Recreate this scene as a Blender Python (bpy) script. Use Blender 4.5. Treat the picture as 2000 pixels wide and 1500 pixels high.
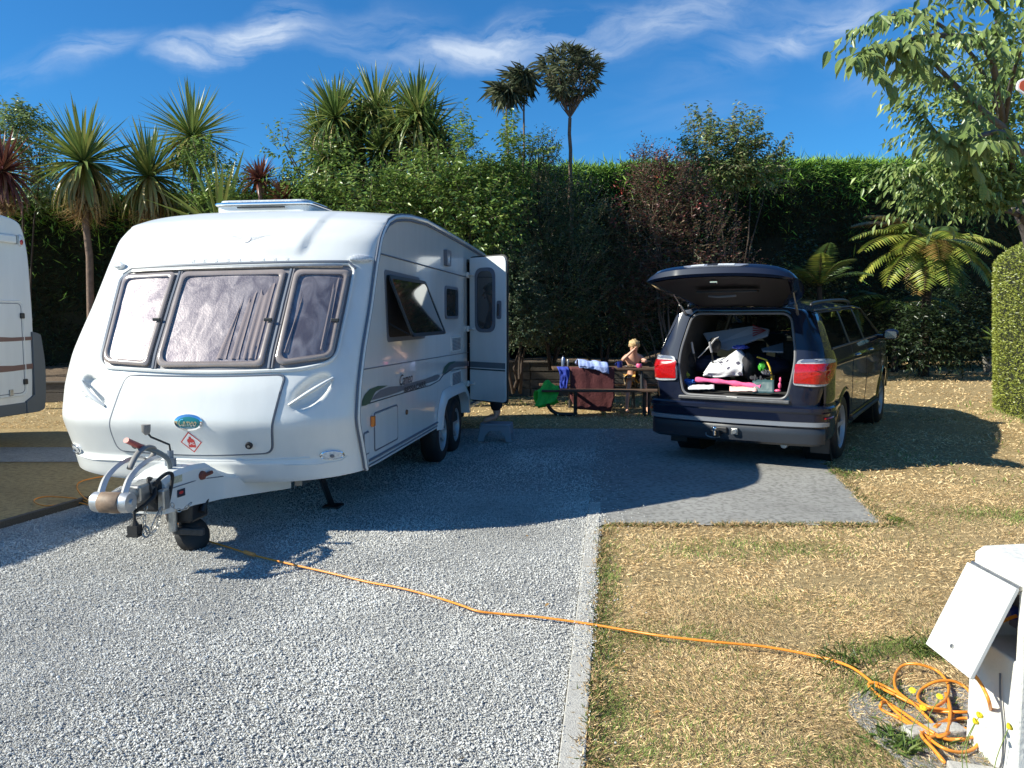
import bpy, bmesh, math, random
import numpy as np
from mathutils import Vector, Matrix, Euler, noise as mnoise

for o in list(bpy.data.objects):
    bpy.data.objects.remove(o)
SC = bpy.context.scene
COL = SC.collection
rad = math.radians
random.seed(7)
RNG = np.random.default_rng(11)

# ------------------------------------------------------------------ camera
CAM_H = 1.6
PITCH = math.atan(130 / 1560)
cam = bpy.data.cameras.new('camera')
camo = bpy.data.objects.new('camera', cam)
COL.objects.link(camo)
cam.sensor_width = 36
cam.lens = 36 * 1560 / 2000
cam.clip_start = 0.05
cam.clip_end = 600
camo.location = (0, 0, CAM_H)
camo.rotation_euler = (rad(90) - PITCH, 0, 0)
SC.camera = camo

# ------------------------------------------------------------------ light
SUN_DIR = Vector((-1.40, -0.38, 1.0)).normalized()      # towards the sun
SUN_EL = math.asin(SUN_DIR.z)
SUN_AZ = math.atan2(SUN_DIR.x, SUN_DIR.y)               # from +Y, clockwise
SUN_STRENGTH = 5.0
SKY_STRENGTH = 0.068
EXPOSURE = 0.70
sun = bpy.data.lights.new('sun', 'SUN')
sun.energy = SUN_STRENGTH
sun.angle = rad(0.53)
sun.color = (1.0, 0.965, 0.83)
suno = bpy.data.objects.new('sun', sun)
COL.objects.link(suno)
suno.rotation_euler = SUN_DIR.to_track_quat('Z', 'Y').to_euler()
suno.location = SUN_DIR * 40

world = bpy.data.worlds.new('World')
SC.world = world
world.use_nodes = True
wn = world.node_tree.nodes
wl = world.node_tree.links
for n in list(wn):
    wn.remove(n)
wout = wn.new('ShaderNodeOutputWorld')
bg = wn.new('ShaderNodeBackground')
bg.inputs['Strength'].default_value = SKY_STRENGTH
sky = wn.new('ShaderNodeTexSky')
sky.sky_type = 'NISHITA'
sky.sun_disc = False
sky.sun_elevation = SUN_EL
sky.sun_rotation = SUN_AZ
sky.air_density = 1.0
sky.dust_density = 0.3
sky.ozone_density = 3.0
tint = wn.new('ShaderNodeMix'); tint.data_type = 'RGBA'; tint.blend_type = 'MULTIPLY'
tint.inputs[0].default_value = 1.0
tint.inputs[7].default_value = (0.30, 0.90, 1.38, 1)
wl.new(sky.outputs[0], tint.inputs[6])
tc = wn.new('ShaderNodeTexCoord')
sep = wn.new('ShaderNodeSeparateXYZ')
wl.new(tc.outputs['Generated'], sep.inputs[0])
def wmath(op, a, b=None, c=None):
    n = wn.new('ShaderNodeMath'); n.operation = op
    for i, v in enumerate((a, b, c)):
        if v is None: continue
        if isinstance(v, (int, float)): n.inputs[i].default_value = v
        else: wl.new(v, n.inputs[i])
    return n.outputs[0]
ysafe = wmath('MAXIMUM', sep.outputs[1], 0.05)
gx = wmath('DIVIDE', sep.outputs[0], ysafe)
gz = wmath('DIVIDE', sep.outputs[2], ysafe)
comb = wn.new('ShaderNodeCombineXYZ')
wl.new(gx, comb.inputs[0]); wl.new(gz, comb.inputs[1])
# warp so that the cirrus edges feather
wz = wn.new('ShaderNodeTexNoise'); wz.inputs['Scale'].default_value = 5.0; wz.inputs['Detail'].default_value = 6
wl.new(comb.outputs[0], wz.inputs['Vector'])
vs = wn.new('ShaderNodeVectorMath'); vs.operation = 'SUBTRACT'; vs.inputs[1].default_value = (0.5, 0.5, 0.5)
wl.new(wz.outputs['Color'], vs.inputs[0])
vm = wn.new('ShaderNodeVectorMath'); vm.operation = 'MULTIPLY_ADD'; vm.inputs[1].default_value = (0.22, 0.13, 0)
wl.new(vs.outputs[0], vm.inputs[0]); wl.new(comb.outputs[0], vm.inputs[2])
CLOUDS = [(520, 88, 120, 48, 26, 0.95), (430, 135, 70, 36, 5, 0.8), (270, 118, 110, 32, 10, 0.6), (150, 150, 140, 40, 10, 0.22),
          (900, 112, 190, 42, 8, 0.70), (1060, 88, 230, 48, 10, 0.62), (1290, 45, 170, 45, 16, 0.45), (700, 90, 200, 60, 5, 0.28),
          (1500, 100, 280, 40, 16, 0.36), (1680, 30, 230, 45, 20, 0.42), (1450, 45, 300, 70, 10, 0.2), (1850, 150, 260, 60, 12, 0.2)]
tot = None
for (cx, cy, rx, ry, ang, st) in CLOUDS:
    mp = wn.new('ShaderNodeMapping'); mp.vector_type = 'TEXTURE'
    mp.inputs['Location'].default_value = ((cx - 1000) / 1560, (620 - cy) / 1560, 0)
    mp.inputs['Rotation'].default_value = (0, 0, rad(ang))
    mp.inputs['Scale'].default_value = (rx * 1.35 / 1560, ry * 1.35 / 1560, 1)
    wl.new(vm.outputs[0], mp.inputs['Vector'])
    ln = wn.new('ShaderNodeVectorMath'); ln.operation = 'LENGTH'
    wl.new(mp.outputs[0], ln.inputs[0])
    mr = wn.new('ShaderNodeMapRange'); mr.interpolation_type = 'SMOOTHSTEP'
    mr.inputs['From Min'].default_value = 1.0; mr.inputs['From Max'].default_value = 0.0
    mr.inputs['To Min'].default_value = 0.0; mr.inputs['To Max'].default_value = st
    wl.new(ln.outputs['Value'], mr.inputs['Value'])
    tot = mr.outputs[0] if tot is None else wmath('ADD', tot, mr.outputs[0])
front = wmath('GREATER_THAN', sep.outputs[1], 0.06)
tot = wmath('MULTIPLY', tot, front)
# thin cirrus over the rest of the sky
mpz = wn.new('ShaderNodeMapping'); mpz.inputs['Scale'].default_value = (1.2, 3.2, 3.2); mpz.inputs['Rotation'].default_value = (0, 0.2, 0.3)
wl.new(tc.outputs['Generated'], mpz.inputs['Vector'])
cz = wn.new('ShaderNodeTexNoise'); cz.inputs['Scale'].default_value = 1.6; cz.inputs['Detail'].default_value = 7; cz.inputs['Distortion'].default_value = 0.6
wl.new(mpz.outputs[0], cz.inputs['Vector'])
cr = wn.new('ShaderNodeMapRange'); cr.inputs['From Min'].default_value = 0.55; cr.inputs['From Max'].default_value = 0.8; cr.inputs['To Max'].default_value = 0.22
wl.new(cz.outputs['Fac'], cr.inputs['Value'])
# streaks inside the clouds
ms = wn.new('ShaderNodeMapping'); ms.inputs['Scale'].default_value = (6, 26, 1); ms.inputs['Rotation'].default_value = (0, 0, rad(-24))
wl.new(vm.outputs[0], ms.inputs['Vector'])
sn = wn.new('ShaderNodeTexNoise'); sn.inputs['Scale'].default_value = 1.0; sn.inputs['Detail'].default_value = 9; sn.inputs['Roughness'].default_value = 0.6; sn.inputs['Distortion'].default_value = 0.5
wl.new(ms.outputs[0], sn.inputs['Vector'])
sr = wn.new('ShaderNodeMapRange'); sr.inputs['From Min'].default_value = 0.36; sr.inputs['From Max'].default_value = 0.66
wl.new(sn.outputs['Fac'], sr.inputs['Value'])
cloud = wmath('MULTIPLY', tot, sr.outputs[0])
cloud = wmath('ADD', cloud, cr.outputs[0])
cloud = wmath('MINIMUM', cloud, 0.85)
mixc = wn.new('ShaderNodeMix'); mixc.data_type = 'RGBA'
mixc.inputs[7].default_value = (6.6, 7.6, 9.0, 1)
wl.new(cloud, mixc.inputs[0]); wl.new(tint.outputs[2], mixc.inputs[6])
wl.new(mixc.outputs[2], bg.inputs['Color'])
wl.new(bg.outputs[0], wout.inputs[0])

SC.view_settings.view_transform = 'Standard'
SC.view_settings.look = 'None'
SC.view_settings.exposure = EXPOSURE
SC.view_settings.gamma = 1
SC.view_settings.use_curve_mapping = False
SC.render.engine = 'CYCLES'

# ------------------------------------------------------------------ helpers
def ray(x, y):
    a = (x - 1000) / 1560; b = -(y - 750) / 1560
    return Vector((a, math.cos(PITCH) + b * math.sin(PITCH), -math.sin(PITCH) + b * math.cos(PITCH)))
def G(x, y, z=0.0):
    r = ray(x, y); t = (z - CAM_H) / r.z
    return Vector((r.x * t, r.y * t, z))
def AT(x, y, Y):
    r = ray(x, y); t = Y / r.y
    return Vector((r.x * t, Y, CAM_H + r.z * t))

MATS = {}
def mat(name, color, rough=0.6, metal=0.0, spec=0.5, coat=0.0, noise=0.0, nscale=20.0, bump=0.0, bscale=60.0, attr=False, transl=0.0, alpha=1.0, stretch=None, coord='Object', emis=None):
    if name in MATS: return MATS[name]
    m = bpy.data.materials.new(name); m.use_nodes = True
    nt = m.node_tree; N = nt.nodes; L = nt.links
    b = N['Principled BSDF']
    b.inputs['Roughness'].default_value = rough
    b.inputs['Metallic'].default_value = metal
    b.inputs['Specular IOR Level'].default_value = spec
    b.inputs['Coat Weight'].default_value = coat
    b.inputs['Coat Roughness'].default_value = 0.03
    col = None
    if attr:
        a = N.new('ShaderNodeAttribute'); a.attribute_name = 'Col'; col = a.outputs['Color']
    t = N.new('ShaderNodeTexCoord')
    vec = t.outputs[coord]
    if stretch:
        mpn = N.new('ShaderNodeMapping'); mpn.inputs['Scale'].default_value = stretch
        L.new(vec, mpn.inputs['Vector']); vec = mpn.outputs[0]
    if noise > 0:
        nz = N.new('ShaderNodeTexNoise'); nz.inputs['Scale'].default_value = nscale; nz.inputs['Detail'].default_value = 6; nz.inputs['Roughness'].default_value = 0.62
        L.new(vec, nz.inputs['Vector'])
        r = N.new('ShaderNodeMapRange'); r.inputs['From Min'].default_value = 0.25; r.inputs['From Max'].default_value = 0.75
        r.inputs['To Min'].default_value = 1 - noise; r.inputs['To Max'].default_value = 1 + noise
        L.new(nz.outputs['Fac'], r.inputs['Value'])
        mx = N.new('ShaderNodeVectorMath'); mx.operation = 'SCALE'
        if col is not None: L.new(col, mx.inputs[0])
        else: mx.inputs[0].default_value = color[:3]
        L.new(r.outputs[0], mx.inputs['Scale'])
        col = mx.outputs[0]
    if col is not None: L.new(col, b.inputs['Base Color'])
    else: b.inputs['Base Color'].default_value = (*color[:3], 1)
    if bump > 0:
        nb = N.new('ShaderNodeTexNoise'); nb.inputs['Scale'].default_value = bscale; nb.inputs['Detail'].default_value = 5
        L.new(vec, nb.inputs['Vector'])
        bp = N.new('ShaderNodeBump'); bp.inputs['Strength'].default_value = bump; bp.inputs['Distance'].default_value = 0.01
        L.new(nb.outputs['Fac'], bp.inputs['Height']); L.new(bp.outputs[0], b.inputs['Normal'])
    if emis:
        b.inputs['Emission Color'].default_value = (*emis[:3], 1); b.inputs['Emission Strength'].default_value = emis[3]
    if transl > 0:
        tr = N.new('ShaderNodeBsdfTranslucent')
        if col is not None: L.new(col, tr.inputs['Color'])
        else: tr.inputs['Color'].default_value = (*color[:3], 1)
        ms_ = N.new('ShaderNodeMixShader'); ms_.inputs[0].default_value = transl
        L.new(b.outputs[0], ms_.inputs[1]); L.new(tr.outputs[0], ms_.inputs[2])
        L.new(ms_.outputs[0], N['Material Output'].inputs[0])
    MATS[name] = m
    return m
def glass_mat(name, tintc, gloss=0.06, rough=0.02):
    m = bpy.data.materials.new(name); m.use_nodes = True
    N = m.node_tree.nodes; L = m.node_tree.links
    N.remove(N['Principled BSDF'])
    tr = N.new('ShaderNodeBsdfTransparent'); tr.inputs[0].default_value = (*tintc, 1)
    gl = N.new('ShaderNodeBsdfGlossy'); gl.inputs['Roughness'].default_value = rough
    lw = N.new('ShaderNodeFresnel'); ge = N.new('ShaderNodeNewGeometry'); io = N.new('ShaderNodeMapRange'); io.inputs['To Min'].default_value = 1.5; io.inputs['To Max'].default_value = 1 / 1.5
    L.new(ge.outputs['Backfacing'], io.inputs['Value']); L.new(io.outputs[0], lw.inputs['IOR'])
    ad = N.new('ShaderNodeMath'); ad.operation = 'ADD'; ad.inputs[1].default_value = gloss
    L.new(lw.outputs[0], ad.inputs[0])
    mx = N.new('ShaderNodeMixShader')
    L.new(ad.outputs[0], mx.inputs[0]); L.new(tr.outputs[0], mx.inputs[1]); L.new(gl.outputs[0], mx.inputs[2])
    L.new(mx.outputs[0], N['Material Output'].inputs[0])
    MATS[name] = m
    return m

def tag(o, label=None, cat=None, group=None, kind=None):
    if label: o['label'] = label
    if cat: o['category'] = cat
    if group: o['group'] = group
    if kind: o['kind'] = kind
    return o
def empty(name, loc=(0, 0, 0), rot=(0, 0, 0), label=None, cat=None, group=None, parent=None):
    o = bpy.data.objects.new(name, None); COL.objects.link(o)
    o.empty_display_size = 0.1
    o.location = loc; o.rotation_euler = rot
    if parent: o.parent = parent
    return tag(o, label, cat, group)
def link(name, me, m, parent=None):
    o = bpy.data.objects.new(name, me); COL.objects.link(o)
    if m is not None and len(me.materials) == 0: me.materials.append(m)
    if parent is not None: o.parent = parent
    return o
def npmesh(name, V, F, m, parent=None, col=None, smooth=False):
    """V (n,3); F (k,3 or 4) uniform; col (n,3)"""
    V = np.asarray(V, np.float32); F = np.asarray(F, np.int32)
    me = bpy.data.meshes.new(name)
    me.vertices.add(len(V)); me.vertices.foreach_set('co', V.ravel())
    k = F.shape[1]
    me.loops.add(F.size); me.loops.foreach_set('vertex_index', F.ravel())
    me.polygons.add(len(F)); me.polygons.foreach_set('loop_start', np.arange(0, F.size, k, dtype=np.int32))
    try: me.polygons.foreach_set('loop_total', np.full(len(F), k, np.int32))
    except Exception: pass
    if smooth: me.polygons.foreach_set('use_smooth', np.ones(len(F), bool))
    me.update(calc_edges=True)
    if col is not None:
        a = me.color_attributes.new('Col', 'FLOAT_COLOR', 'POINT')
        c4 = np.ones((len(V), 4), np.float32); c4[:, :3] = col
        a.data.foreach_set('color', c4.ravel())
    return link(name, me, m, parent)
def bevel(o, w=0.01, seg=2, ang=35):
    md = o.modifiers.new('bevel', 'BEVEL'); md.width = w; md.segments = seg; md.limit_method = 'ANGLE'; md.angle_limit = rad(ang)
    return o
def subsurf(o, n=2):
    md = o.modifiers.new('sub', 'SUBSURF'); md.levels = n; md.render_levels = n
    return o
def frame_for(d):
    d = Vector(d).normalized()
    up = Vector((0, 0, 1)) if abs(d.z) < 0.95 else Vector((1, 0, 0))
    s = d.cross(up).normalized(); t = s.cross(d).normalized()
    return s, t
class MB:
    def __init__(s): s.v = []; s.f = []
    def add(s, vs, fs):
        b = len(s.v); s.v += [Vector(v) for v in vs]; s.f += [tuple(i + b for i in f) for f in fs]; return s
    def box(s, x0, x1, y0, y1, z0, z1, M=None):
        vs = [Vector((x, y, z)) for z in (z0, z1) for y in (y0, y1) for x in (x0, x1)]
        if M is not None: vs = [M @ v for v in vs]
        return s.add(vs, [(0, 2, 3, 1), (4, 5, 7, 6), (0, 1, 5, 4), (2, 6, 7, 3), (0, 4, 6, 2), (1, 3, 7, 5)])
    def tube(s, pts, r, n=8, cap=True, closed=False, flat=1.0):
        pts = [Vector(p) for p in pts]; rs = r if hasattr(r, '__len__') else [r] * len(pts)
        rings = []; m_ = len(pts); S = None
        for i, p in enumerate(pts):
            if closed: d = pts[(i + 1) % m_] - pts[i - 1]
            else: d = pts[min(i + 1, m_ - 1)] - pts[max(i - 1, 0)]
            if d.length < 1e-9: d = Vector((0, 0, 1))
            d.normalize()
            if S is None: S, T = frame_for(d)
            else:
                S = (S - d * S.dot(d))
                if S.length < 1e-6: S, T = frame_for(d)
                S.normalize(); T = S.cross(d).normalized()
            rings.append([p + S * (rs[i] * math.cos(2 * math.pi * k / n)) + T * (rs[i] * flat * math.sin(2 * math.pi * k / n)) for k in range(n)])
        vs = [v for rg in rings for v in rg]; fs = []
        for i in range(m_ if closed else m_ - 1):
            j = (i + 1) % m_
            for k in range(n):
                k2 = (k + 1) % n
                fs.append((i * n + k, i * n + k2, j * n + k2, j * n + k))
        if cap and not closed:
            fs.append(tuple(reversed(range(n)))); fs.append(tuple((m_ - 1) * n + k for k in range(n)))
        return s.add(vs, fs)
    def cyl(s, p0, p1, r, n=16, r2=None):
        return s.tube([p0, p1], [r, r if r2 is None else r2], n)
    def lathe(s, prof, M=None, n=24, cap=True):
        """prof: list of (r, z) spun round local z"""
        M = M or Matrix.Identity(4); vs = []; fs = []
        for (r, z) in prof:
            for k in range(n):
                a = 2 * math.pi * k / n
                vs.append(M @ Vector((r * math.cos(a), r * math.sin(a), z)))
        for i in range(len(prof) - 1):
            for k in range(n):
                k2 = (k + 1) % n
                fs.append((i * n + k, i * n + k2, (i + 1) * n + k2, (i + 1) * n + k))
        if cap and prof[0][0] > 1e-5: fs.append(tuple(reversed(range(n))))
        if cap and prof[-1][0] > 1e-5: fs.append(tuple((len(prof) - 1) * n + k for k in range(n)))
        return s.add(vs, fs)
    def prism(s, poly, a, b, axis='y', M=None):
        """poly list of 2-tuples; extruded from a to b along axis"""
        def P(p, t):
            v = {'y': Vector((p[0], t, p[1])), 'x': Vector((t, p[0], p[1])), 'z': Vector((p[0], p[1], t))}[axis]
            return M @ v if M is not None else v
        n = len(poly)
        vs = [P(p, a) for p in poly] + [P(p, b) for p in poly]
        fs = [tuple(range(n)), tuple(reversed(range(n, 2 * n)))]
        for i in range(n):
            j = (i + 1) % n; fs.append((j, i, i + n, j + n))
        return s.add(vs, fs)
    def blob(s, c, r, n=10, M=None):
        vs = []; fs = []
        r = r if hasattr(r, '__len__') else (r, r, r)
        for i in range(n + 1):
            ph = math.pi * i / n
            for k in range(n * 2):
                a = math.pi * k / n
                v = Vector((r[0] * math.sin(ph) * math.cos(a), r[1] * math.sin(ph) * math.sin(a), r[2] * math.cos(ph)))
                if M is not None: v = M @ v
                vs.append(v + Vector(c))
        for i in range(n):
            for k in range(n * 2):
                k2 = (k + 1) % (n * 2)
                fs.append((i * n * 2 + k, i * n * 2 + k2, (i + 1) * n * 2 + k2, (i + 1) * n * 2 + k))
        return s.add(vs, fs)
    def build(s, name, m, parent=None, smooth=False, bev=0, seg=2, fix=True):
        me = bpy.data.meshes.new(name)
        me.from_pydata([tuple(v) for v in s.v], [], s.f)
        if fix:
            bm = bmesh.new(); bm.from_mesh(me)
            bmesh.ops.remove_doubles(bm, verts=bm.verts, dist=1e-5)
            bmesh.ops.recalc_face_normals(bm, faces=bm.faces)
            bm.to_mesh(me); bm.free()
        if smooth:
            me.polygons.foreach_set('use_smooth', [True] * len(me.polygons))
            try: me.set_sharp_from_angle(angle=rad(smooth if smooth is not True else 40))
            except Exception: pass
        o = link(name, me, m, parent)
        if bev: bevel(o, bev, seg)
        return o
def roundpoly(pts, r, n=5):
    out = []; m_ = len(pts)
    for i in range(m_):
        p = Vector((*pts[i], 0)); a = Vector((*pts[i - 1], 0)); b = Vector((*pts[(i + 1) % m_], 0))
        rr = r[i] if hasattr(r, '__len__') else r
        d1 = (a - p); d2 = (b - p); rr = min(rr, d1.length * 0.45, d2.length * 0.45)
        d1.normalize(); d2.normalize()
        A = p + d1 * rr; B = p + d2 * rr
        for k in range(n + 1):
            t = k / n
            q = A * (1 - t) ** 2 + p * 2 * t * (1 - t) + B * t * t
            out.append((q.x, q.y))
    return out
def ell(cx, cy, rx, ry, n=28, rot=0):
    c, s_ = math.cos(rot), math.sin(rot)
    return [(cx + rx * math.cos(a) * c - ry * math.sin(a) * s_, cy + rx * math.cos(a) * s_ + ry * math.sin(a) * c) for a in (2 * math.pi * k / n for k in range(n))]
def snormal(S, a, b, e=0.004):
    p = S(a, b); da = S(a + e, b) - S(a - e, b); db = S(a, b + e) - S(a, b - e)
    n = da.cross(db); n.normalize(); return p, n
def patch(name, poly, S, off, m, parent=None, flip=1, rings=7, skirt=None, bulge=0.0, inner=None, smooth=True, dense=0.06):
    """filled outline lying on surface S(a,b) at height off; inner: inner outline for a ring"""
    pts = []
    for i in range(len(poly)):
        p = poly[i]; q = poly[(i + 1) % len(poly)]
        k = max(1, int(math.hypot(q[0] - p[0], q[1] - p[1]) / dense))
        for j in range(k): pts.append((p[0] + (q[0] - p[0]) * j / k, p[1] + (q[1] - p[1]) * j / k))
    n = len(pts); cx = sum(p[0] for p in pts) / n; cy = sum(p[1] for p in pts) / n
    vs = []; fs = []
    def at(p, o):
        P, N_ = snormal(S, p[0], p[1]); return P + N_ * (o * flip)
    if skirt is not None:
        vs += [at(p, skirt) for p in pts]
    base = len(vs)
    rr = rings
    for k in range(rr):
        t = k / rr
        tt = 1 - (1 - t)
        for p in pts:
            s_ = 1 - tt
            q = (cx + (p[0] - cx) * s_, cy + (p[1] - cy) * s_)
            vs.append(at(q, off + bulge * (1 - s_ ** 4)))
    vs.append(at((cx, cy), off + bulge))
    ci = len(vs) - 1
    if skirt is not None:
        for i in range(n): j = (i + 1) % n; fs.append((i, j, base + j, base + i))
    for k in range(rr - 1):
        for i in range(n):
            j = (i + 1) % n; a = base + k * n; b = a + n
            fs.append((a + i, a + j, b + j, b + i))
    a = base + (rr - 1) * n
    for i in range(n): fs.append((a + i, a + (i + 1) % n, ci))
    mb = MB(); mb.add(vs, fs)
    return mb.build(name, m, parent, smooth=smooth)
def ringpatch(name, outer, inner, S, off, m, parent=None, flip=1, skirt=None, steps=3, lift=0.0, smooth=True):
    """band between two outlines of equal length"""
    n = len(outer); vs = []; fs = []
    def at(p, o):
        P, N_ = snormal(S, p[0], p[1]); return P + N_ * (o * flip)
    rows = []
    if skirt is not None: rows.append([at(p, skirt) for p in outer])
    for k in range(steps + 1):
        t = k / steps
        rows.append([at((o[0] + (i_[0] - o[0]) * t, o[1] + (i_[1] - o[1]) * t), off + lift * math.sin(math.pi * t)) for o, i_ in zip(outer, inner)])
    if skirt is not None: rows.append([at(p, skirt) for p in inner])
    for r_ in rows: vs += r_
    for k in range(len(rows) - 1):
        for i in range(n):
            j = (i + 1) % n
            fs.append((k * n + i, k * n + j, (k + 1) * n + j, (k + 1) * n + i))
    mb = MB(); mb.add(vs, fs)
    return mb.build(name, m, parent, smooth=smooth)
def inset(poly, d):
    cx = sum(p[0] for p in poly) / len(poly); cy = sum(p[1] for p in poly) / len(poly)
    w = max(p[0] for p in poly) - min(p[0] for p in poly); h = max(p[1] for p in poly) - min(p[1] for p in poly)
    return [(cx + (p[0] - cx) * (1 - 2 * d / w), cy + (p[1] - cy) * (1 - 2 * d / h)) for p in poly]
def surf_tube(name, pts, S, off, r, m, parent=None, flip=1, closed=False, n=6, dense=0.05, flat=1.0):
    out = []
    L_ = len(pts)
    for i in range(L_ if closed else L_ - 1):
        p = pts[i]; q = pts[(i + 1) % L_]
        k = max(1, int(math.hypot(q[0] - p[0], q[1] - p[1]) / dense))
        for j in range(k): out.append((p[0] + (q[0] - p[0]) * j / k, p[1] + (q[1] - p[1]) * j / k))
    if not closed: out.append(pts[-1])
    P = []
    for p in out:
        a, N_ = snormal(S, p[0], p[1]); P.append(a + N_ * off * flip)
    mb = MB(); mb.tube(P, r, n, closed=closed, flat=flat)
    return mb.build(name, m, parent, smooth=True)
def surf_text(name, txt, a0, b0, width, height, S, off, m, parent=None, flip=1, shear=0.0, da=1.0, slope=0.0, spacing=1.0, bold=0.0, dirb=1.0):
    cu = bpy.data.curves.new(name, 'FONT'); cu.body = txt; cu.size = 1; cu.shear = shear; cu.space_character = spacing
    cu.offset = bold; cu.resolution_u = 3
    o = bpy.data.objects.new(name, cu); COL.objects.link(o)
    bpy.context.view_layer.update()
    dg = bpy.context.evaluated_depsgraph_get()
    me = bpy.data.meshes.new_from_object(o.evaluated_get(dg))
    bpy.data.objects.remove(o)
    me.materials.clear()
    xs = [v.co.x for v in me.vertices]; ys = [v.co.y for v in me.vertices]
    x0, x1, y0, y1 = min(xs), max(xs), min(ys), max(ys)
    for v in me.vertices:
        u = (v.co.x - x0) / (x1 - x0); w = (v.co.y - y0) / (y1 - y0)
        a = a0 + da * u * width; b = b0 + w * height * dirb + slope * u
        P, N_ = snormal(S, a, b); v.co = P + N_ * (off * flip)
    me.update()
    return link(name, me, m, parent)
def catmull(pts, k=8, closed=False):
    P = [Vector(p) for p in pts]; out = []; n = len(P)
    for i in range(n if closed else n - 1):
        if closed: p0, p1, p2, p3 = P[i - 1], P[i], P[(i + 1) % n], P[(i + 2) % n]
        else: p0, p1, p2, p3 = P[max(i - 1, 0)], P[i], P[i + 1], P[min(i + 2, n - 1)]
        for j in range(k):
            t = j / k
            out.append(0.5 * ((2 * p1) + (p2 - p0) * t + (2 * p0 - 5 * p1 + 4 * p2 - p3) * t * t + (3 * p1 - p0 - 3 * p2 + p3) * t ** 3))
    if not closed: out.append(P[-1])
    return out
def lerp(a, b, t): return a + (b - a) * t
def sstep(a, b, x):
    t = min(1, max(0, (x - a) / (b - a))); return t * t * (3 - 2 * t)
def terrain(x, y):
    return 0.045 * max(0.0, min(y, 20) - 9.3) * sstep(2.6, 4.4, x)
# ------------------------------------------------------------------ the ground
def ground_mat(name, c1, c2, c3, scale, bump, bscale, vor=None, rough=0.9):
    m = bpy.data.materials.new(name); m.use_nodes = True
    N = m.node_tree.nodes; L = m.node_tree.links; b = N['Principled BSDF']; b.inputs['Roughness'].default_value = rough; b.inputs['Specular IOR Level'].default_value = 0.25
    t = N.new('ShaderNodeTexCoord')
    n1 = N.new('ShaderNodeTexNoise'); n1.inputs['Scale'].default_value = scale; n1.inputs['Detail'].default_value = 8; n1.inputs['Roughness'].default_value = 0.65
    n2 = N.new('ShaderNodeTexNoise'); n2.inputs['Scale'].default_value = scale * 23; n2.inputs['Detail'].default_value = 6
    L.new(t.outputs['Object'], n1.inputs['Vector']); L.new(t.outputs['Object'], n2.inputs['Vector'])
    r1 = N.new('ShaderNodeMapRange'); r1.inputs['From Min'].default_value = 0.38; r1.inputs['From Max'].default_value = 0.62
    L.new(n1.outputs['Fac'], r1.inputs['Value'])
    m1 = N.new('ShaderNodeMix'); m1.data_type = 'RGBA'; m1.inputs[6].default_value = (*c1, 1); m1.inputs[7].default_value = (*c2, 1); L.new(r1.outputs[0], m1.inputs[0])
    r2 = N.new('ShaderNodeMapRange'); r2.inputs['From Min'].default_value = 0.45; r2.inputs['From Max'].default_value = 0.72
    L.new(n2.outputs['Fac'], r2.inputs['Value'])
    m2 = N.new('ShaderNodeMix'); m2.data_type = 'RGBA'; m2.inputs[7].default_value = (*c3, 1); L.new(m1.outputs[2], m2.inputs[6]); L.new(r2.outputs[0], m2.inputs[0])
    L.new(m2.outputs[2], b.inputs['Base Color'])
    bp = N.new('ShaderNodeBump'); bp.inputs['Strength'].default_value = bump; bp.inputs['Distance'].default_value = 0.02
    if vor:
        v = N.new('ShaderNodeTexVoronoi'); v.inputs['Scale'].default_value = vor; L.new(t.outputs['Object'], v.inputs['Vector'])
        L.new(v.outputs['Distance'], bp.inputs['Height'])
        cr_ = N.new('ShaderNodeMapRange'); cr_.inputs['From Max'].default_value = 1; cr_.inputs['To Min'].default_value = 0.72; cr_.inputs['To Max'].default_value = 1.22
        sp = N.new('ShaderNodeSeparateColor'); L.new(v.outputs['Color'], sp.inputs[0]); L.new(sp.outputs[0], cr_.inputs['Value'])
        sc = N.new('ShaderNodeVectorMath'); sc.operation = 'SCALE'; L.new(m2.outputs[2], sc.inputs[0]); L.new(cr_.outputs[0], sc.inputs['Scale']); L.new(sc.outputs[0], b.inputs['Base Color'])
    else:
        n3 = N.new('ShaderNodeTexNoise'); n3.inputs['Scale'].default_value = bscale; n3.inputs['Detail'].default_value = 5; L.new(t.outputs['Object'], n3.inputs['Vector']); L.new(n3.outputs['Fac'], bp.inputs['Height'])
    L.new(bp.outputs[0], b.inputs['Normal'])
    return m
M_LAWN = ground_mat('dry_lawn', (0.50, 0.37, 0.185), (0.41, 0.30, 0.15), (0.26, 0.19, 0.095), 0.9, 1.0, 120)
M_GRAV = ground_mat('gravel_base', (0.50, 0.495, 0.475), (0.38, 0.375, 0.36), (0.33, 0.325, 0.31), 0.8, 0.8, 60, vor=150)
M_SLAB = ground_mat('worn_concrete', (0.42, 0.41, 0.385), (0.34, 0.33, 0.31), (0.20, 0.195, 0.18), 1.1, 0.8, 160)
M_KERB = ground_mat('kerb_concrete', (0.52, 0.50, 0.45), (0.44, 0.42, 0.38), (0.36, 0.34, 0.31), 3.0, 0.35, 150)
M_MULCH = ground_mat('bark_mulch', (0.16, 0.11, 0.075), (0.10, 0.07, 0.05), (0.28, 0.22, 0.16), 3.0, 1.0, 60)
M_TIMBER = mat('weathered_timber', (0.10, 0.085, 0.07), rough=0.85, noise=0.4, nscale=12, bump=0.4, bscale=70, stretch=(1, 8, 8))

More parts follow.
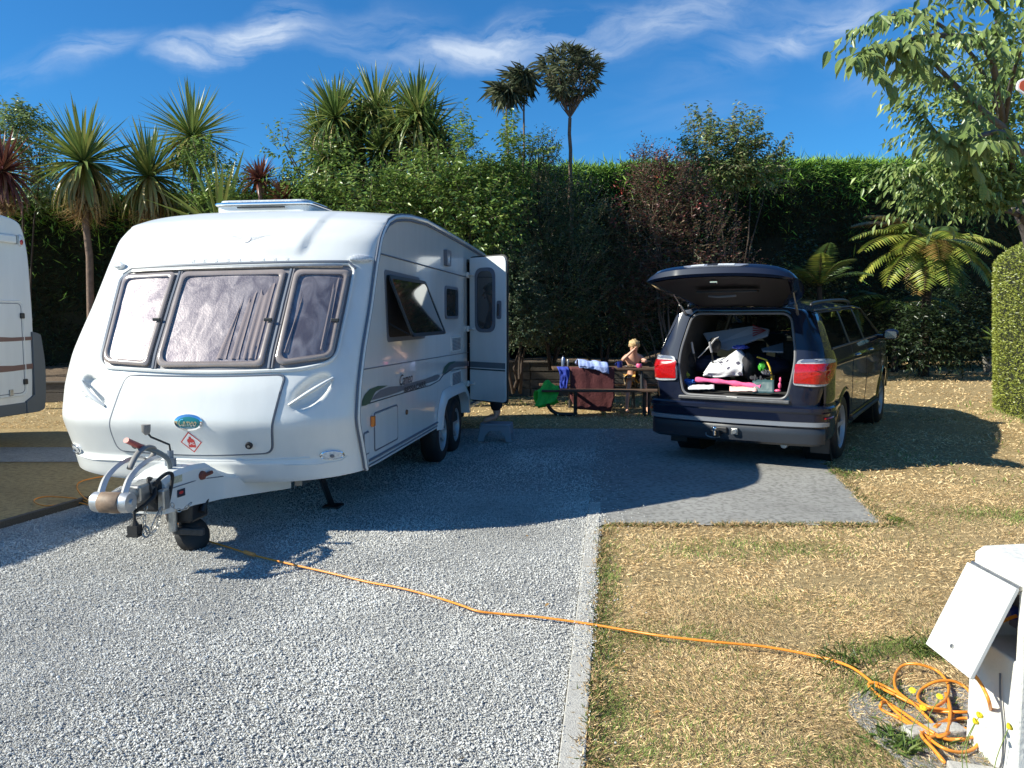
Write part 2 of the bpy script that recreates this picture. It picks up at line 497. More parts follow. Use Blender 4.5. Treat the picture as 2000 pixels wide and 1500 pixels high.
def sheet(name, xs, ys, zf, m):
    X, Y = np.meshgrid(xs, ys); Z = np.vectorize(zf)(X, Y)
    V = np.stack([X.ravel(), Y.ravel(), Z.ravel()], 1); nx = len(xs); ny = len(ys)
    i = np.arange(nx - 1)[None, :] + nx * np.arange(ny - 1)[:, None]; i = i.ravel()
    F = np.stack([i, i + 1, i + 1 + nx, i + nx], 1)
    o = npmesh(name, V, F, m, smooth=True); o['kind'] = 'structure'; return o
xs = np.unique(np.concatenate([np.linspace(-250, -20, 12), np.linspace(-20, 20, 81), np.linspace(20, 250, 12)]))
ys = np.unique(np.concatenate([np.linspace(-120, -4, 8), np.linspace(-4, 30, 69), np.linspace(30, 300, 12)]))
sheet('lawn', xs, ys, lambda x, y: terrain(x, y), M_LAWN)
def kerb_x(y): return 0.16 + (y - 2.72) * 0.1245
def board_x(y): return -3.87 + (y - 5.92) * 0.265
def strip(name, rows, z, m, n=14):
    """rows: list of (y, x0, x1)"""
    V = []; F = []
    for (y, a, b) in rows:
        for k in range(n + 1):
            x = lerp(a, b, k / n); V.append((x, y, z + terrain(x, y)))
    for r in range(len(rows) - 1):
        for k in range(n):
            i = r * (n + 1) + k; F.append((i, i + 1, i + n + 2, i + n + 1))
    o = npmesh(name, V, F, m, smooth=True); o['kind'] = 'structure'; return o
strip('gravel_drive', [(y, board_x(y) if y < 6.8 else board_x(6.8) + (y - 6.8) * 0.2, kerb_x(y)) for y in list(np.linspace(-4, 11.4, 40))], 0.006, M_GRAV)
slab_rows = []
for y in np.linspace(6.02, 11.35, 16):
    xr = 2.88 + (y - 6.02) * 0.222
    slab_rows.append((y + 0.0, kerb_x(y) + 0.003, xr))
strip('concrete_pad', slab_rows, 0.012, M_SLAB)
strip('gravel_path', [(8.75, -30, -3.35), (9.2, -30, -3.2), (9.75, -30, -3.1)], 0.006, M_GRAV, 30)

# planting beds behind the lawn
def wall_y(x): return 16.1 + 0.125 * x if x < 2 else 16.35 + (x - 2) * 0.55
def hedge_y(x): return 17.9 + (0.22 * x if x > -8 else -1.76 + (x + 8) * 0.10)
V = []; F = []; XS = np.linspace(-30, 22, 105); NR = 9
for x in XS:
    h0 = 0.34 if x < -5 else (0.64 if x < 3.2 else lerp(0.64, 0.02, sstep(3.2, 5.0, x)))
    for r in range(NR):
        t = r / (NR - 1); y = wall_y(x) + 0.04 + t * 9
        V.append((x, y, terrain(x, y) * (x > 3) + h0 + 0.5 * sstep(0, 0.35, t) * (x < 0) + 0.07 * mnoise.noise(Vector((x * 1.7, y * 1.7, 0)))))
for i in range(len(XS) - 1):
    for r in range(NR - 1):
        a = i * NR + r; F.append((a, a + NR, a + NR + 1, a + 1))
o = npmesh('planting_bed', V, F, M_MULCH, smooth=True); o['kind'] = 'structure'
def timber_wall(name, x0, x1, z1, nb, label):
    t = empty(name, ((x0 + x1) / 2, wall_y((x0 + x1) / 2), 0), (0, 0, math.atan(0.125)), label, 'retaining wall')
    L_ = (x1 - x0) * math.hypot(1, 0.125); n = max(1, round(L_ / 2.4)); h = z1 / nb
    for r in range(nb):
        for k in range(n):
            a = -L_ / 2 + L_ * k / n + 0.006; b = -L_ / 2 + L_ * (k + 1) / n - 0.006
            mb = MB(); mb.box(a, b, -0.025 - 0.006 * ((k + r) % 2), 0.025, r * h + 0.005, (r + 1) * h - 0.005)
            mb.build('plank', M_TIMBER, t, bev=0.006)
    for k in range(n + 1):
        a = -L_ / 2 + L_ * k / n
        mb = MB(); mb.box(a - 0.05, a + 0.05, 0.028, 0.13, 0, z1 - 0.03); mb.build('post', M_TIMBER, t, bev=0.006)
    mb = MB(); mb.box(-L_ / 2, L_ / 2, -0.05, 0.12, z1 + 0.001, z1 + 0.035); mb.build('capping', M_TIMBER, t, bev=0.006)
timber_wall('timber_retaining_wall', -16, -5.0, 0.36, 2, 'low timber retaining wall behind the white motorhome at the left')
timber_wall('timber_retaining_wall', -4.9, 3.0, 0.68, 4, 'taller dark timber retaining wall behind the picnic table')

# concrete kerb strip between gravel and lawn, cast in lengths
kerb = empty('concrete_kerb', (kerb_x(2), 2, 0), (0, 0, -math.atan(0.1245)), 'pale flush concrete kerb strip between the gravel and the dry lawn', 'kerb')
for k in range(7):
    a = -1.2 + k * 0.86
    mb = MB(); mb.box(0.004, 0.100, a + 0.003, a + 0.857, -0.05, 0.018 + 0.003 * (k % 2)); mb.build('kerb_stone', M_KERB, kerb, bev=0.006)
board = empty('timber_edging', (board_x(5.92), 5.92, 0), (0, 0, -math.atan(0.265)), 'thin grey timber edging board between the shaded grass and the gravel at the left', 'edging')
for k in range(3):
    mb = MB(); a = -4.5 + k * 1.8
    mb.box(-0.045, -0.003, a, a + 1.79, -0.03, 0.062); mb.build('board', M_TIMBER, board, bev=0.005)

# ---- loose gravel (instanced chips)
def gn_scatter(name, P, size, m, sub=1, flat=(0.3, 0.7)):
    me = bpy.data.meshes.new(name)
    P = np.asarray(P, np.float32)
    me.vertices.add(len(P)); me.vertices.foreach_set('co', P.ravel())
    at = me.attributes.new('size', 'FLOAT', 'POINT'); at.data.foreach_set('value', np.asarray(size, np.float32))
    me.materials.append(m)
    o = bpy.data.objects.new(name, me); COL.objects.link(o)
    ng = bpy.data.node_groups.new(name + '_nodes', 'GeometryNodeTree')
    ng.interface.new_socket('Geometry', in_out='INPUT', socket_type='NodeSocketGeometry')
    ng.interface.new_socket('Geometry', in_out='OUTPUT', socket_type='NodeSocketGeometry')
    N = ng.nodes; L = ng.links
    gi = N.new('NodeGroupInput'); go = N.new('NodeGroupOutput')
    ico = N.new('GeometryNodeMeshIcoSphere'); ico.inputs['Radius'].default_value = 0.5; ico.inputs['Subdivisions'].default_value = sub
    sm = N.new('GeometryNodeSetMaterial'); sm.inputs['Material'].default_value = m
    L.new(ico.outputs['Mesh'], sm.inputs[0])
    iop = N.new('GeometryNodeInstanceOnPoints')
    L.new(gi.outputs[0], iop.inputs['Points']); L.new(sm.outputs[0], iop.inputs['Instance'])
    rv = N.new('FunctionNodeRandomValue'); rv.data_type = 'FLOAT_VECTOR'; rv.inputs[0].default_value = (-0.6, -0.6, 0); rv.inputs[1].default_value = (0.6, 0.6, 6.28)
    L.new(rv.outputs[0], iop.inputs['Rotation'])
    rs = N.new('FunctionNodeRandomValue'); rs.data_type = 'FLOAT_VECTOR'; rs.inputs[0].default_value = (0.7, 0.5, flat[0]); rs.inputs[1].default_value = (1.3, 1.0, flat[1]); rs.inputs['Seed'].default_value = 5
    na = N.new('GeometryNodeInputNamedAttribute'); na.data_type = 'FLOAT'; na.inputs['Name'].default_value = 'size'
    vm_ = N.new('ShaderNodeVectorMath'); vm_.operation = 'SCALE'
    L.new(rs.outputs[0], vm_.inputs[0]); L.new(na.outputs[0], vm_.inputs['Scale'])
    L.new(vm_.outputs[0], iop.inputs['Scale'])
    L.new(iop.outputs[0], go.inputs[0])
    md = o.modifiers.new('scatter', 'NODES'); md.node_group = ng
    o['kind'] = 'stuff'
    return o
M_CHIP = bpy.data.materials.new('gravel_chip'); M_CHIP.use_nodes = True
_N = M_CHIP.node_tree.nodes; _L = M_CHIP.node_tree.links; _b = _N['Principled BSDF']; _b.inputs['Roughness'].default_value = 0.85; _b.inputs['Specular IOR Level'].default_value = 0.3
_oi = _N.new('ShaderNodeObjectInfo'); _cr = _N.new('ShaderNodeValToRGB')
_cr.color_ramp.elements[0].color = (0.30, 0.30, 0.29, 1); _cr.color_ramp.elements[1].color = (0.64, 0.625, 0.585, 1)
_e = _cr.color_ramp.elements.new(0.08); _e.color = (0.46, 0.45, 0.42, 1)
_L.new(_oi.outputs['Random'], _cr.inputs[0])
_ln = _N.new('ShaderNodeTexNoise'); _ln.inputs['Scale'].default_value = 0.9; _ln.inputs['Detail'].default_value = 7; _ln.inputs['Roughness'].default_value = 0.7; _ln.inputs['Distortion'].default_value = 0.8; _L.new(_oi.outputs['Location'], _ln.inputs['Vector'])
_lr = _N.new('ShaderNodeMapRange'); _lr.inputs['From Min'].default_value = 0.3; _lr.inputs['From Max'].default_value = 0.7; _lr.inputs['To Min'].default_value = 0.80; _lr.inputs['To Max'].default_value = 1.42; _L.new(_ln.outputs['Fac'], _lr.inputs['Value'])
_ls = _N.new('ShaderNodeVectorMath'); _ls.operation = 'SCALE'; _L.new(_cr.outputs[0], _ls.inputs[0]); _L.new(_lr.outputs[0], _ls.inputs['Scale']); _L.new(_ls.outputs[0], _b.inputs['Base Color'])
def vnoise(X, Y, s, seed):
    r = np.random.default_rng(seed); g = r.random((64, 64))
    x = (X * s) % 64; y = (Y * s) % 64; i = np.floor(x).astype(int) % 64; j = np.floor(y).astype(int) % 64; fx = x - np.floor(x); fy = y - np.floor(y)
    fx = fx * fx * (3 - 2 * fx); fy = fy * fy * (3 - 2 * fy); i1 = (i + 1) % 64; j1 = (j + 1) % 64
    return (g[i, j] * (1 - fx) + g[i1, j] * fx) * (1 - fy) + (g[i, j1] * (1 - fx) + g[i1, j1] * fx) * fy
def scatter_pts(n, x0, x1, y0, y1, keep):
    X = RNG.uniform(x0, x1, n); Y = RNG.uniform(y0, y1, n)
    k = keep(X, Y); return X[k], Y[k]
def infr(X, Y, mrg=0.25): return (np.abs(X) < 0.66 * Y + mrg)
def kx(Y): return 0.16 + (Y - 2.72) * 0.1245
px, py = [], []
for (n, y0, y1) in ((170000, 2.4, 4.2), (150000, 4.2, 7.2), (60000, 7.2, 11.3)):
    X, Y = scatter_pts(int(n), -5.0, 1.6, y0, y1, lambda X, Y: infr(X, Y) & (X > -3.87 + (np.minimum(Y, 6.8) - 5.92) * 0.265 + (np.maximum(Y, 6.8) - 6.8) * 0.2 + 0.02) & (X < kx(Y) + 0.0) )
    px.append(X); py.append(Y)
# chips strayed over the kerb and the lawn edge
X, Y = scatter_pts(26000, -0.3, 1.3, 2.5, 6.3, lambda X, Y: (X - kx(Y) > -0.01) & (X - kx(Y) < 0.125 - .02 * RNG.random(len(X))) & (RNG.random(len(X)) < np.where((Y > 3.55) & (Y < 4.95), np.clip(1.3 - 3.0 * np.abs(X - kx(Y) - 0.02) * (Y < 3.9), 0, 1), np.where(Y > 5.15, 1.0, 0.012 + 0.5 * np.exp(-(X - kx(Y)) / 0.012)))))
px.append(X); py.append(Y)
X, Y = scatter_pts(3200, -0.3, 2.0, 2.5, 6.3, lambda X, Y: (X - kx(Y) > 0.1) & (X - kx(Y) < 0.1 + RNG.exponential(0.12, len(X))))
px.append(X); py.append(Y)
X, Y = scatter_pts(9000, 0.4, 2.2, 5.9, 11.3, lambda X, Y: (X - kx(Y) > -.02) & (X - kx(Y) < RNG.exponential(0.14, len(X))))
px.append(X); py.append(Y)
X = np.concatenate(px); Y = np.concatenate(py)
_k = (RNG.random(len(X)) < .30 + 1.15 * vnoise(X, Y, 1.1, 41) * .6 + .35 * vnoise(X, Y, 4.5, 42)) | (X > kx(Y)); X = X[_k]; Y = Y[_k]
bigj = RNG.random(len(X)) < 0.03
S_ = RNG.uniform(0.0052, 0.0108, len(X)) * (0.75 + .5 * vnoise(X, Y, .9, 31)) + bigj * RNG.uniform(0.003, 0.010, len(X)) + (Y > 4.2) * 0.0015 + (Y > 7.2) * 0.004
onk = (X > kx(Y)) & (X < kx(Y) + 0.12) | (X > kx(Y)) & (Y > 6.0)
_unused = (X > kx(Y)) & (X < kx(Y) + 0.12)
Zc = 0.007 + S_ * 0.12 + onk * (0.012 + 0.008 * ((Y > 3.6) & (Y < 4.9))) + RNG.uniform(0, 0.006, len(X))
gn_scatter('gravel', np.stack([X, Y, Zc], 1), S_, M_CHIP)

# ---- grass blades
def leaves(P, D, Nn, L, Wd, col, fold=0.12, curl=0.0, mid=0.45):
    n = len(P); D = D / np.linalg.norm(D, axis=1, keepdims=True)
    S = np.cross(D, Nn); S /= (np.linalg.norm(S, axis=1, keepdims=True) + 1e-9); Nn = np.cross(S, D)
    L = np.broadcast_to(L, (n,))[:, None]; Wd = np.broadcast_to(Wd, (n,))[:, None]
    mp = P + D * L * mid
    V = np.empty((n, 4, 3)); V[:, 0] = P; V[:, 1] = mp + S * Wd / 2 + Nn * fold * Wd; V[:, 2] = P + D * L - Nn * curl * L; V[:, 3] = mp - S * Wd / 2 + Nn * fold * Wd
    i = np.arange(n)[:, None] * 4
    F = np.concatenate([i + [0, 1, 2], i + [0, 2, 3]], 1).reshape(-1, 3)
    C = np.repeat(np.broadcast_to(col, (n, 3)), 4, axis=0)
    return V.reshape(-1, 3), F, C
def merge(parts):
    V = []; F = []; C = []; b = 0
    for v, f, c in parts:
        V.append(v); F.append(f + b); C.append(c); b += len(v)
    return np.concatenate(V), np.concatenate(F), np.concatenate(C)
M_BLADE = mat('grass_blade', (0.3, 0.2, 0.1), rough=0.75, spec=0.2, attr=True, transl=0.15)
def in_slab(X, Y):
    e = .10 * vnoise(X, Y, 3.3, 21) + .03 * vnoise(X, Y, 14, 22)
    return (Y > 5.98 + e) & (Y < 11.4) & (X < 2.92 - e + (Y - 6.02) * 0.222)
def in_grav(X, Y): return (Y < 11.4) & (X < kx(Y) + 0.10) & (X > -3.92 + (np.minimum(Y, 6.8) - 5.92) * 0.265 + (np.maximum(Y, 6.8) - 6.8) * 0.2)
def in_path(X, Y): return (X < -3.1) & (Y > 8.7) & (Y < 9.8)
GREENS = [(G(60, 950), 1.2, 1.0, 0.55), (G(1430, 1075), 0.55, 0.22, 0.6), (G(1560, 1075), 0.35, 0.2, 0.6), (G(1850, 1270), 0.34, 0.10, 1.6), (G(1700, 1275), 0.16, 0.10, 1.6), (G(1180, 1400), 0.25, 0.2, 0.45), (G(1170, 1100), 0.10, 0.45, 0.9),
          (G(1160, 1250), 0.07, 0.4, 0.8), (G(1700, 1345), 0.12, 0.1, 1.0), (G(1760, 1450), 0.16, 0.07, 1.2), (G(1640, 930), 0.2, 0.2, 0.8), (G(1760, 1030), 0.2, 0.1, 0.7), (G(1990, 830), 0.35, 1.0, 1.0),
          (G(1300, 1250), 0.5, 0.12, 0.35), (G(1250, 1480), 0.35, 0.1, 0.5), (G(1040, 790), 2.5, 0.25, 1.0), (G(1980, 1010), 0.5, 0.3, 0.6), (G(1640, 1480), 0.3, 0.1, 0.5), (G(1550, 1180), 0.5, 0.2, 0.3)]
parts = []
for (n, y0, y1, bl, bw) in ((150000, 2.45, 4.6, 0.027, 0.0026), (105000, 4.6, 7.5, 0.034, 0.0042), (46000, 7.5, 12.5, 0.05, 0.010), (26000, 12.5, 20.0, 0.06, 0.018)):
    X = RNG.uniform(-0.70, 0.70, n); Y = y0 + (y1 - y0) * RNG.random(n) ** 0.9; X = X * (Y + 0.3)
    k = ~in_slab(X, Y) & ~in_grav(X, Y) & ~in_path(X, Y) & (Y < np.where(X < 2, 16.0 + 0.125 * X, 16.3 + (X - 2) * 0.55))
    k |= in_slab(X, Y) & (X > 3.6 + 0 * Y) & False
    X = X[k]; Y = Y[k]; n = len(X)
    g = np.zeros(n)
    for (c, rx, ry, st) in GREENS: g = np.maximum(g, st * np.exp(-(((X - c.x) / rx) ** 2 + ((Y - c.y) / ry) ** 2)))
    g *= 0.35 + 1.1 * vnoise(X, Y, 5, 3)
    g += 0.12 * (vnoise(X, Y, 1.3, 4) > 0.72)
    kerbd = X - kx(Y); g += np.where((kerbd > 0.08) & (kerbd < 0.25) & (Y < 6), 0.25, 0)
    bare = vnoise(X, Y, 2.1, 8) * 0.6 + vnoise(X, Y, 7, 9) * 0.4
    keep = RNG.random(n) < np.clip(1.5 - 1.5 * bare + g, 0.3, 1)
    X, Y, g, bare = X[keep], Y[keep], g[keep], bare[keep]; n = len(X)
    isg = RNG.random(n) < g
    swirl = vnoise(X, Y, 3.1, 5) * 9 + RNG.normal(0, 1.1, n)
    tilt = np.where(isg, RNG.uniform(0.5, 1.3, n), RNG.uniform(0.05, 0.75, n))
    D = np.stack([np.cos(swirl) * np.cos(tilt), np.sin(swirl) * np.cos(tilt), np.sin(tilt)], 1)
    tz = 0.045 * np.maximum(0, np.minimum(Y, 20) - 9.3) * np.clip((X - 2.6) / 1.8, 0, 1)
    P = np.stack([X, Y, tz + RNG.uniform(0, 0.010, n)], 1)
    v = RNG.random(n)[:, None]; br = (0.72 + 0.5 * vnoise(X, Y, 1.7, 6) + 0.25 * RNG.random(n))[:, None]
    dry = (np.array([0.84, 0.66, 0.39]) * (1 - v) + np.array([0.60, 0.42, 0.21]) * v) * br
    gr = (np.array([0.12, 0.19, 0.045]) * (1 - v) + np.array([0.24, 0.29, 0.08]) * v) * br
    colr = np.where(isg[:, None], gr, dry)
    up = np.tile([0.0, 0.0, 1.0], (n, 1)) + RNG.normal(0, 0.5, (n, 3))
    parts.append(leaves(P, D, up, bl * RNG.uniform(0.5, 1.35, n) * np.where(isg, 1.15, 1), bw * RNG.uniform(0.7, 1.4, n), colr, curl=0.15, mid=0.35))
ex, ey = [], []
for (xa, ya, xb, yb, n) in ((0.72, 6.02, 2.9, 6.02, 3000), (2.89, 6.02, 4.0, 11.2, 5200), (kx(2.6) + .12, 2.6, kx(5.9) + .12, 5.9, 2600)):
    t = RNG.random(n); o_ = RNG.normal(0, .028, n); ex.append(xa + (xb - xa) * t + (o_ if abs(yb - ya) > 1 else 0)); ey.append(ya + (yb - ya) * t + (o_ if abs(yb - ya) < 1 else 0))
X = np.concatenate(ex); Y = np.concatenate(ey); n = len(X); a = RNG.uniform(0, 6.28, n); t_ = RNG.uniform(.2, 1.1, n)
kk = vnoise(X, Y, 6, 51) > .25; X, Y, a, t_ = X[kk], Y[kk], a[kk], t_[kk]; n = len(X)
D = np.stack([np.cos(a) * np.cos(t_), np.sin(a) * np.cos(t_), np.sin(t_)], 1); tz = 0.045 * np.maximum(0, Y - 9.3) * np.clip((X - 2.6) / 1.8, 0, 1)
cg = np.where(RNG.random(n)[:, None] < .3, [[.14, .21, .05]], [[.72, .52, .28]]) * RNG.uniform(.6, 1.2, (n, 1))
parts.append(leaves(np.stack([X, Y, tz + .008], 1), D, RNG.normal(0, .5, (n, 3)) + [0, 0, 1], RNG.uniform(.02, .05, n), .0045 * np.ones(n), cg, curl=.2))
v, f, c = merge(parts)
o = npmesh('dry_grass', v, f, M_BLADE, col=c); o['kind'] = 'stuff'
# ------------------------------------------------------------------ caravan
M_GEL = mat('white_gelcoat', (0.72, 0.73, 0.715), rough=0.28, coat=0.3, noise=0.05, nscale=2.4, stretch=(2.5, 2.5, 0.6))
M_GEL2 = mat('white_side_sheet', (0.70, 0.72, 0.715), rough=0.16, coat=0.5, noise=0.05, nscale=2.4, stretch=(3, 3, 0.5))
M_TRIM = mat('grey_blue_rubber', (0.13, 0.15, 0.19), rough=0.5)
M_BLACK = mat('black_rubber', (0.015, 0.015, 0.016), rough=0.6)
M_PLAS = mat('black_plastic', (0.02, 0.02, 0.022), rough=0.4, noise=0.2, nscale=30)
M_CHROME = mat('chrome', (0.85, 0.85, 0.86), rough=0.08, metal=1)
M_STEEL = mat('dull_steel', (0.42, 0.42, 0.41), rough=0.38, metal=0.9, noise=0.25, nscale=25)
M_ALLOY = mat('alloy_wheel', (0.46, 0.46, 0.47), rough=0.42, metal=0.35, noise=0.08, nscale=20)
M_ACRYL = mat('smoked_acrylic_edge', (0.30, 0.25, 0.225), rough=0.2, coat=0.8, noise=0.15, nscale=9)
M_PANE = glass_mat('tinted_acrylic_pane', (0.86, 0.84, 0.84), 0.03, 0.06)
M_DARKPANE = glass_mat('dark_tinted_pane', (0.16, 0.14, 0.14), 0.06, 0.01)
M_DARK = mat('dark_interior', (0.03, 0.028, 0.026), rough=0.9)
M_WHITE = mat('white_paint', (0.8, 0.8, 0.8), rough=0.5)
M_RED = mat('red_print', (0.55, 0.03, 0.03), rough=0.4)
M_TEAL = mat('teal_badge', (0.015, 0.16, 0.17), rough=0.2, coat=0.6)
M_GREEN = mat('dark_green_vinyl', (0.02, 0.10, 0.07), rough=0.35)
M_GREYV = mat('slate_vinyl', (0.13, 0.16, 0.19), rough=0.35)
M_NAVY = mat('dark_grey_lettering', (0.03, 0.04, 0.05), rough=0.4)
M_LENS = mat('clear_lens', (0.62, 0.64, 0.66), rough=0.12, coat=1.0, noise=0.35, nscale=60)
M_AMBER = mat('amber_lens', (0.75, 0.20, 0.02), rough=0.2, coat=0.8)
M_REDLENS = mat('red_lens', (0.38, 0.006, 0.006), rough=0.12, coat=1.0, noise=0.45, nscale=55)

# crumpled silver thermal blind behind the acrylic
M_BLIND = bpy.data.materials.new('silver_thermal_blind'); M_BLIND.use_nodes = True
_N = M_BLIND.node_tree.nodes; _L = M_BLIND.node_tree.links; _b = _N['Principled BSDF']
_b.inputs['Metallic'].default_value = 0.55; _b.inputs['Roughness'].default_value = 0.46
_t = _N.new('ShaderNodeTexCoord'); _m = _N.new('ShaderNodeMapping'); _m.inputs['Scale'].default_value = (9, 9, 2.0); _L.new(_t.outputs['Object'], _m.inputs[0])
_n = _N.new('ShaderNodeTexNoise'); _n.inputs['Scale'].default_value = 1.0; _n.inputs['Detail'].default_value = 8; _n.inputs['Distortion'].default_value = 1.2; _L.new(_m.outputs[0], _n.inputs[0])
_n2 = _N.new('ShaderNodeTexNoise'); _n2.inputs['Scale'].default_value = 70; _n2.inputs['Detail'].default_value = 4; _L.new(_t.outputs['Object'], _n2.inputs[0])
_c = _N.new('ShaderNodeValToRGB'); _c.color_ramp.elements[0].position = 0.36; _c.color_ramp.elements[0].color = (0.20, 0.185, 0.215, 1); _c.color_ramp.elements[1].position = 0.68; _c.color_ramp.elements[1].color = (0.48, 0.45, 0.46, 1)
_L.new(_n.outputs['Fac'], _c.inputs[0]); _L.new(_c.outputs[0], _b.inputs['Base Color'])
_bp = _N.new('ShaderNodeBump'); _bp.inputs['Strength'].default_value = 0.10; _bp.inputs['Distance'].default_value = 0.02; _L.new(_n.outputs['Fac'], _bp.inputs['Height'])
_bp2 = _N.new('ShaderNodeBump'); _bp2.inputs['Strength'].default_value = 0.3; _bp2.inputs['Distance'].default_value = 0.004; _L.new(_n2.outputs['Fac'], _bp2.inputs['Height']); _L.new(_bp.outputs[0], _bp2.inputs['Normal'])
_L.new(_bp2.outputs[0], _b.inputs['Normal'])

YAW = rad(8)
P0 = Vector((-0.68, 9.1, 0))
CR = Vector((math.cos(YAW), -math.sin(YAW), 0)); CD = Vector((math.sin(YAW), math.cos(YAW), 0))
caravan = empty('caravan', P0, (0, 0, -YAW), 'white twin-axle caravan with three silver-screened front windows and its side door open', 'caravan')
def planehit(px, py, p, n):
    r = ray(px, py); C = Vector((0, 0, CAM_H)); t = (Vector(p) - C).dot(Vector(n)) / r.dot(Vector(n)); return C + r * t
def CS(px, py, xl=0.0):
    """photo point on the caravan's long side -> (u, z)"""
    q = planehit(px, py, P0 + CR * xl, CR) - P0; return (q.dot(CD), q.z)
ZJ = [.30, .36, .46, .53, .85, 1.09, 1.33, 1.68, 2.02, 2.24, 2.38, 2.46, 2.53]
UJ = [-3.0, -3.10, -3.15, -3.17, -3.32, -3.27, -3.17, -2.97, -2.81, -2.68, -2.49, -2.21, -1.53]
# smooth monotone profile
_pz = np.array(ZJ); _pu = np.array(UJ)
def uj(z):
    acc = 0; w = 0
    for d, k in ((-0.05, 1), (-0.025, 2), (0, 3), (0.025, 2), (0.05, 1)):
        if z > 2.36: d *= 0.4
        acc += k * float(np.interp(z + d, _pz, _pu)); w += k
    return acc / w
def XW(z): return 2.25 + 0.09 * (1 - sstep(1.2, 2.3, z))
def lensmask(x, z, cx, cz, a, b, rot, soft=0.3):
    c, s = math.cos(rot), math.sin(rot); dx, dz = x - cx, z - cz
    u, v = (dx * c + dz * s) / a, (-dx * s + dz * c) / b
    r = math.hypot(u, v); return 1 - sstep(1 - soft, 1.0, r)
def ufr(x, z):
    w = XW(z); h = min(1, abs((x + w / 2) / (w / 2)))
    b = 0.40 * float(np.interp(z, [.3, 1.3, 1.7, 2.2, 2.5], [1, 1, .9, .6, .35]))
    u = uj(z) - b * (1 - h ** 2.6) ** 0.62
    # raised roof cap with curved shoulders
    cap = 1 - sstep(0.60, 0.66, abs(x + 1.10) + 0.18 * max(0, 2.4 - z))
    u -= 0.035 * cap * sstep(2.04, 2.16, z) * (1 - sstep(2.42, 2.52, z))
    # bumper lip
    u -= 0.028 * (1 - sstep(0.565, 0.60, z + 0.02 * h)) * (1 - h ** 8)
    # tuck under
    u += 0.25 * max(0, (0.44 - z) / 0.1) ** 2 * 0.3
    # recess for the window band
    # scooped grab handles
    u += 0.060 * lensmask(x, z, -0.262, 1.072, 0.165, 0.085, rad(48), 0.35)
    u += 0.060 * lensmask(x, z, -1.90, 1.06, 0.165, 0.085, rad(138), 0.35)
    return u
def SF(x, z): return Vector((x, ufr(x, z), z + 0.045 * (1 - min(1, abs((x + 1.125) / 1.125)) ** 4) * sstep(2.3, 2.5, z)))
def SS(u, z): return Vector((0, u, z))

NH = 96; hs = [math.sin(math.pi * (k / NH - 0.5)) * 0.75 + (2 * k / NH - 1) * 0.25 for k in range(NH + 1)]
zs = list(np.linspace(0.355, 2.30, 104)) + list(np.linspace(2.315, 2.525, 22))
grid = []
for h in hs:
    row = []
    for z in zs:
        w = XW(z); x = (h - 1) * w / 2
        zz = z if z > 0.5 else max(z, 0.40 + 0.05 * abs(h) ** 3)
        p = SF(x, zz); row.append(p)
    grid.append(row)
V = [p for r in grid for p in r]; nz_ = len(zs); F = []
for i in range(NH):
    for j in range(nz_ - 1):
        a = i * nz_ + j; F.append((a, a + nz_, a + nz_ + 1, a + 1))
mb = MB(); mb.add(V, F); mb.build('front_panel', M_GEL, caravan, smooth=180)
# roof and rear as a loft behind the front panel
ARCH = [(0.86, 0.44), (0.80, 0.60), (0.68, 0.70), (0.45, 0.74), (-0.35, 0.74), (-0.52, 0.70), (-0.63, 0.60), (-0.68, 0.44)]
rp = [(-1.2, 2.535), (-0.5, 2.525), (0.2, 2.51), (1.0, 2.49), (2.0, 2.46), (2.6, 2.42), (2.85, 2.33), (2.98, 2.1), (3.02, 1.6), (3.03, 1.1), (3.0, 0.7), (2.96, 0.44)]
V = []; F = []
full = rp + ARCH + [(-1.5, 0.44), (-2.8, 0.44), (-3.06, 0.45)]
nr = len(full) + 1
for h in hs:
    x = (h - 1) * 2.25 / 2; cam_ = 0.045 * (1 - abs(h) ** 4)
    p0 = SF((h - 1) * XW(2.525) / 2, 2.525); V.append(p0)
    for (u, z) in full: V.append(Vector((x, u + (0.12 * (1 - h * h) if u > 2.7 else 0), z + (cam_ if z > 2.3 else 0))))
for i in range(NH):
    for j in range(nr - 1):
        a = i * nr + j; F.append((a, a + 1, a + nr + 1, a + nr))
mb = MB(); mb.add(V, F); mb.build('roof_and_rear', M_GEL, caravan, smooth=35)
# side walls (with doorway on the near side)
side = [(uj(z), max(z, 0.45)) for z in zs[2:]] + rp + ARCH + [(-1.5, 0.44), (-2.8, 0.44)]
DU0, DU1, DZ0, DZ1 = 0.86, 1.48, 0.60, 2.32
def wall(name, x, hole):
    bm = bmesh.new()
    vs = [bm.verts.new((x, u, z)) for u, z in side]
    es = [bm.edges.new((vs[i], vs[(i + 1) % len(vs)])) for i in range(len(vs))]
    if hole:
        hv = [bm.verts.new((x, u, z)) for u, z in roundpoly([(DU0, DZ0), (DU1, DZ0), (DU1, DZ1), (DU0, DZ1)], 0.06)]
        es += [bm.edges.new((hv[i], hv[(i + 1) % len(hv)])) for i in range(len(hv))]
    bmesh.ops.triangle_fill(bm, use_beauty=True, edges=es)
    me = bpy.data.meshes.new(name); bm.to_mesh(me); bm.free()
    o = link(name, me, M_GEL2, caravan); return o
wall('side_wall', 0.0, True); wall('side_wall', -2.25, False)
# doorway: dark interior box with jamb
mb = MB(); mb.box(-1.3, -0.012, DU0 - 0.02, DU1 + 0.02, DZ0 - 0.02, DZ1 + 0.02)
mb.f = [f for i, f in enumerate(mb.f) if i != 5]
mb.build('doorway', M_DARK, caravan)
jp = roundpoly([(DU0, DZ0), (DU1, DZ0), (DU1, DZ1), (DU0, DZ1)], 0.06)
ringpatch('door_frame', [(a, b) for a, b in jp], inset(jp, 0.025), SS, 0.004, M_BLACK, caravan, skirt=-0.03, smooth=False)
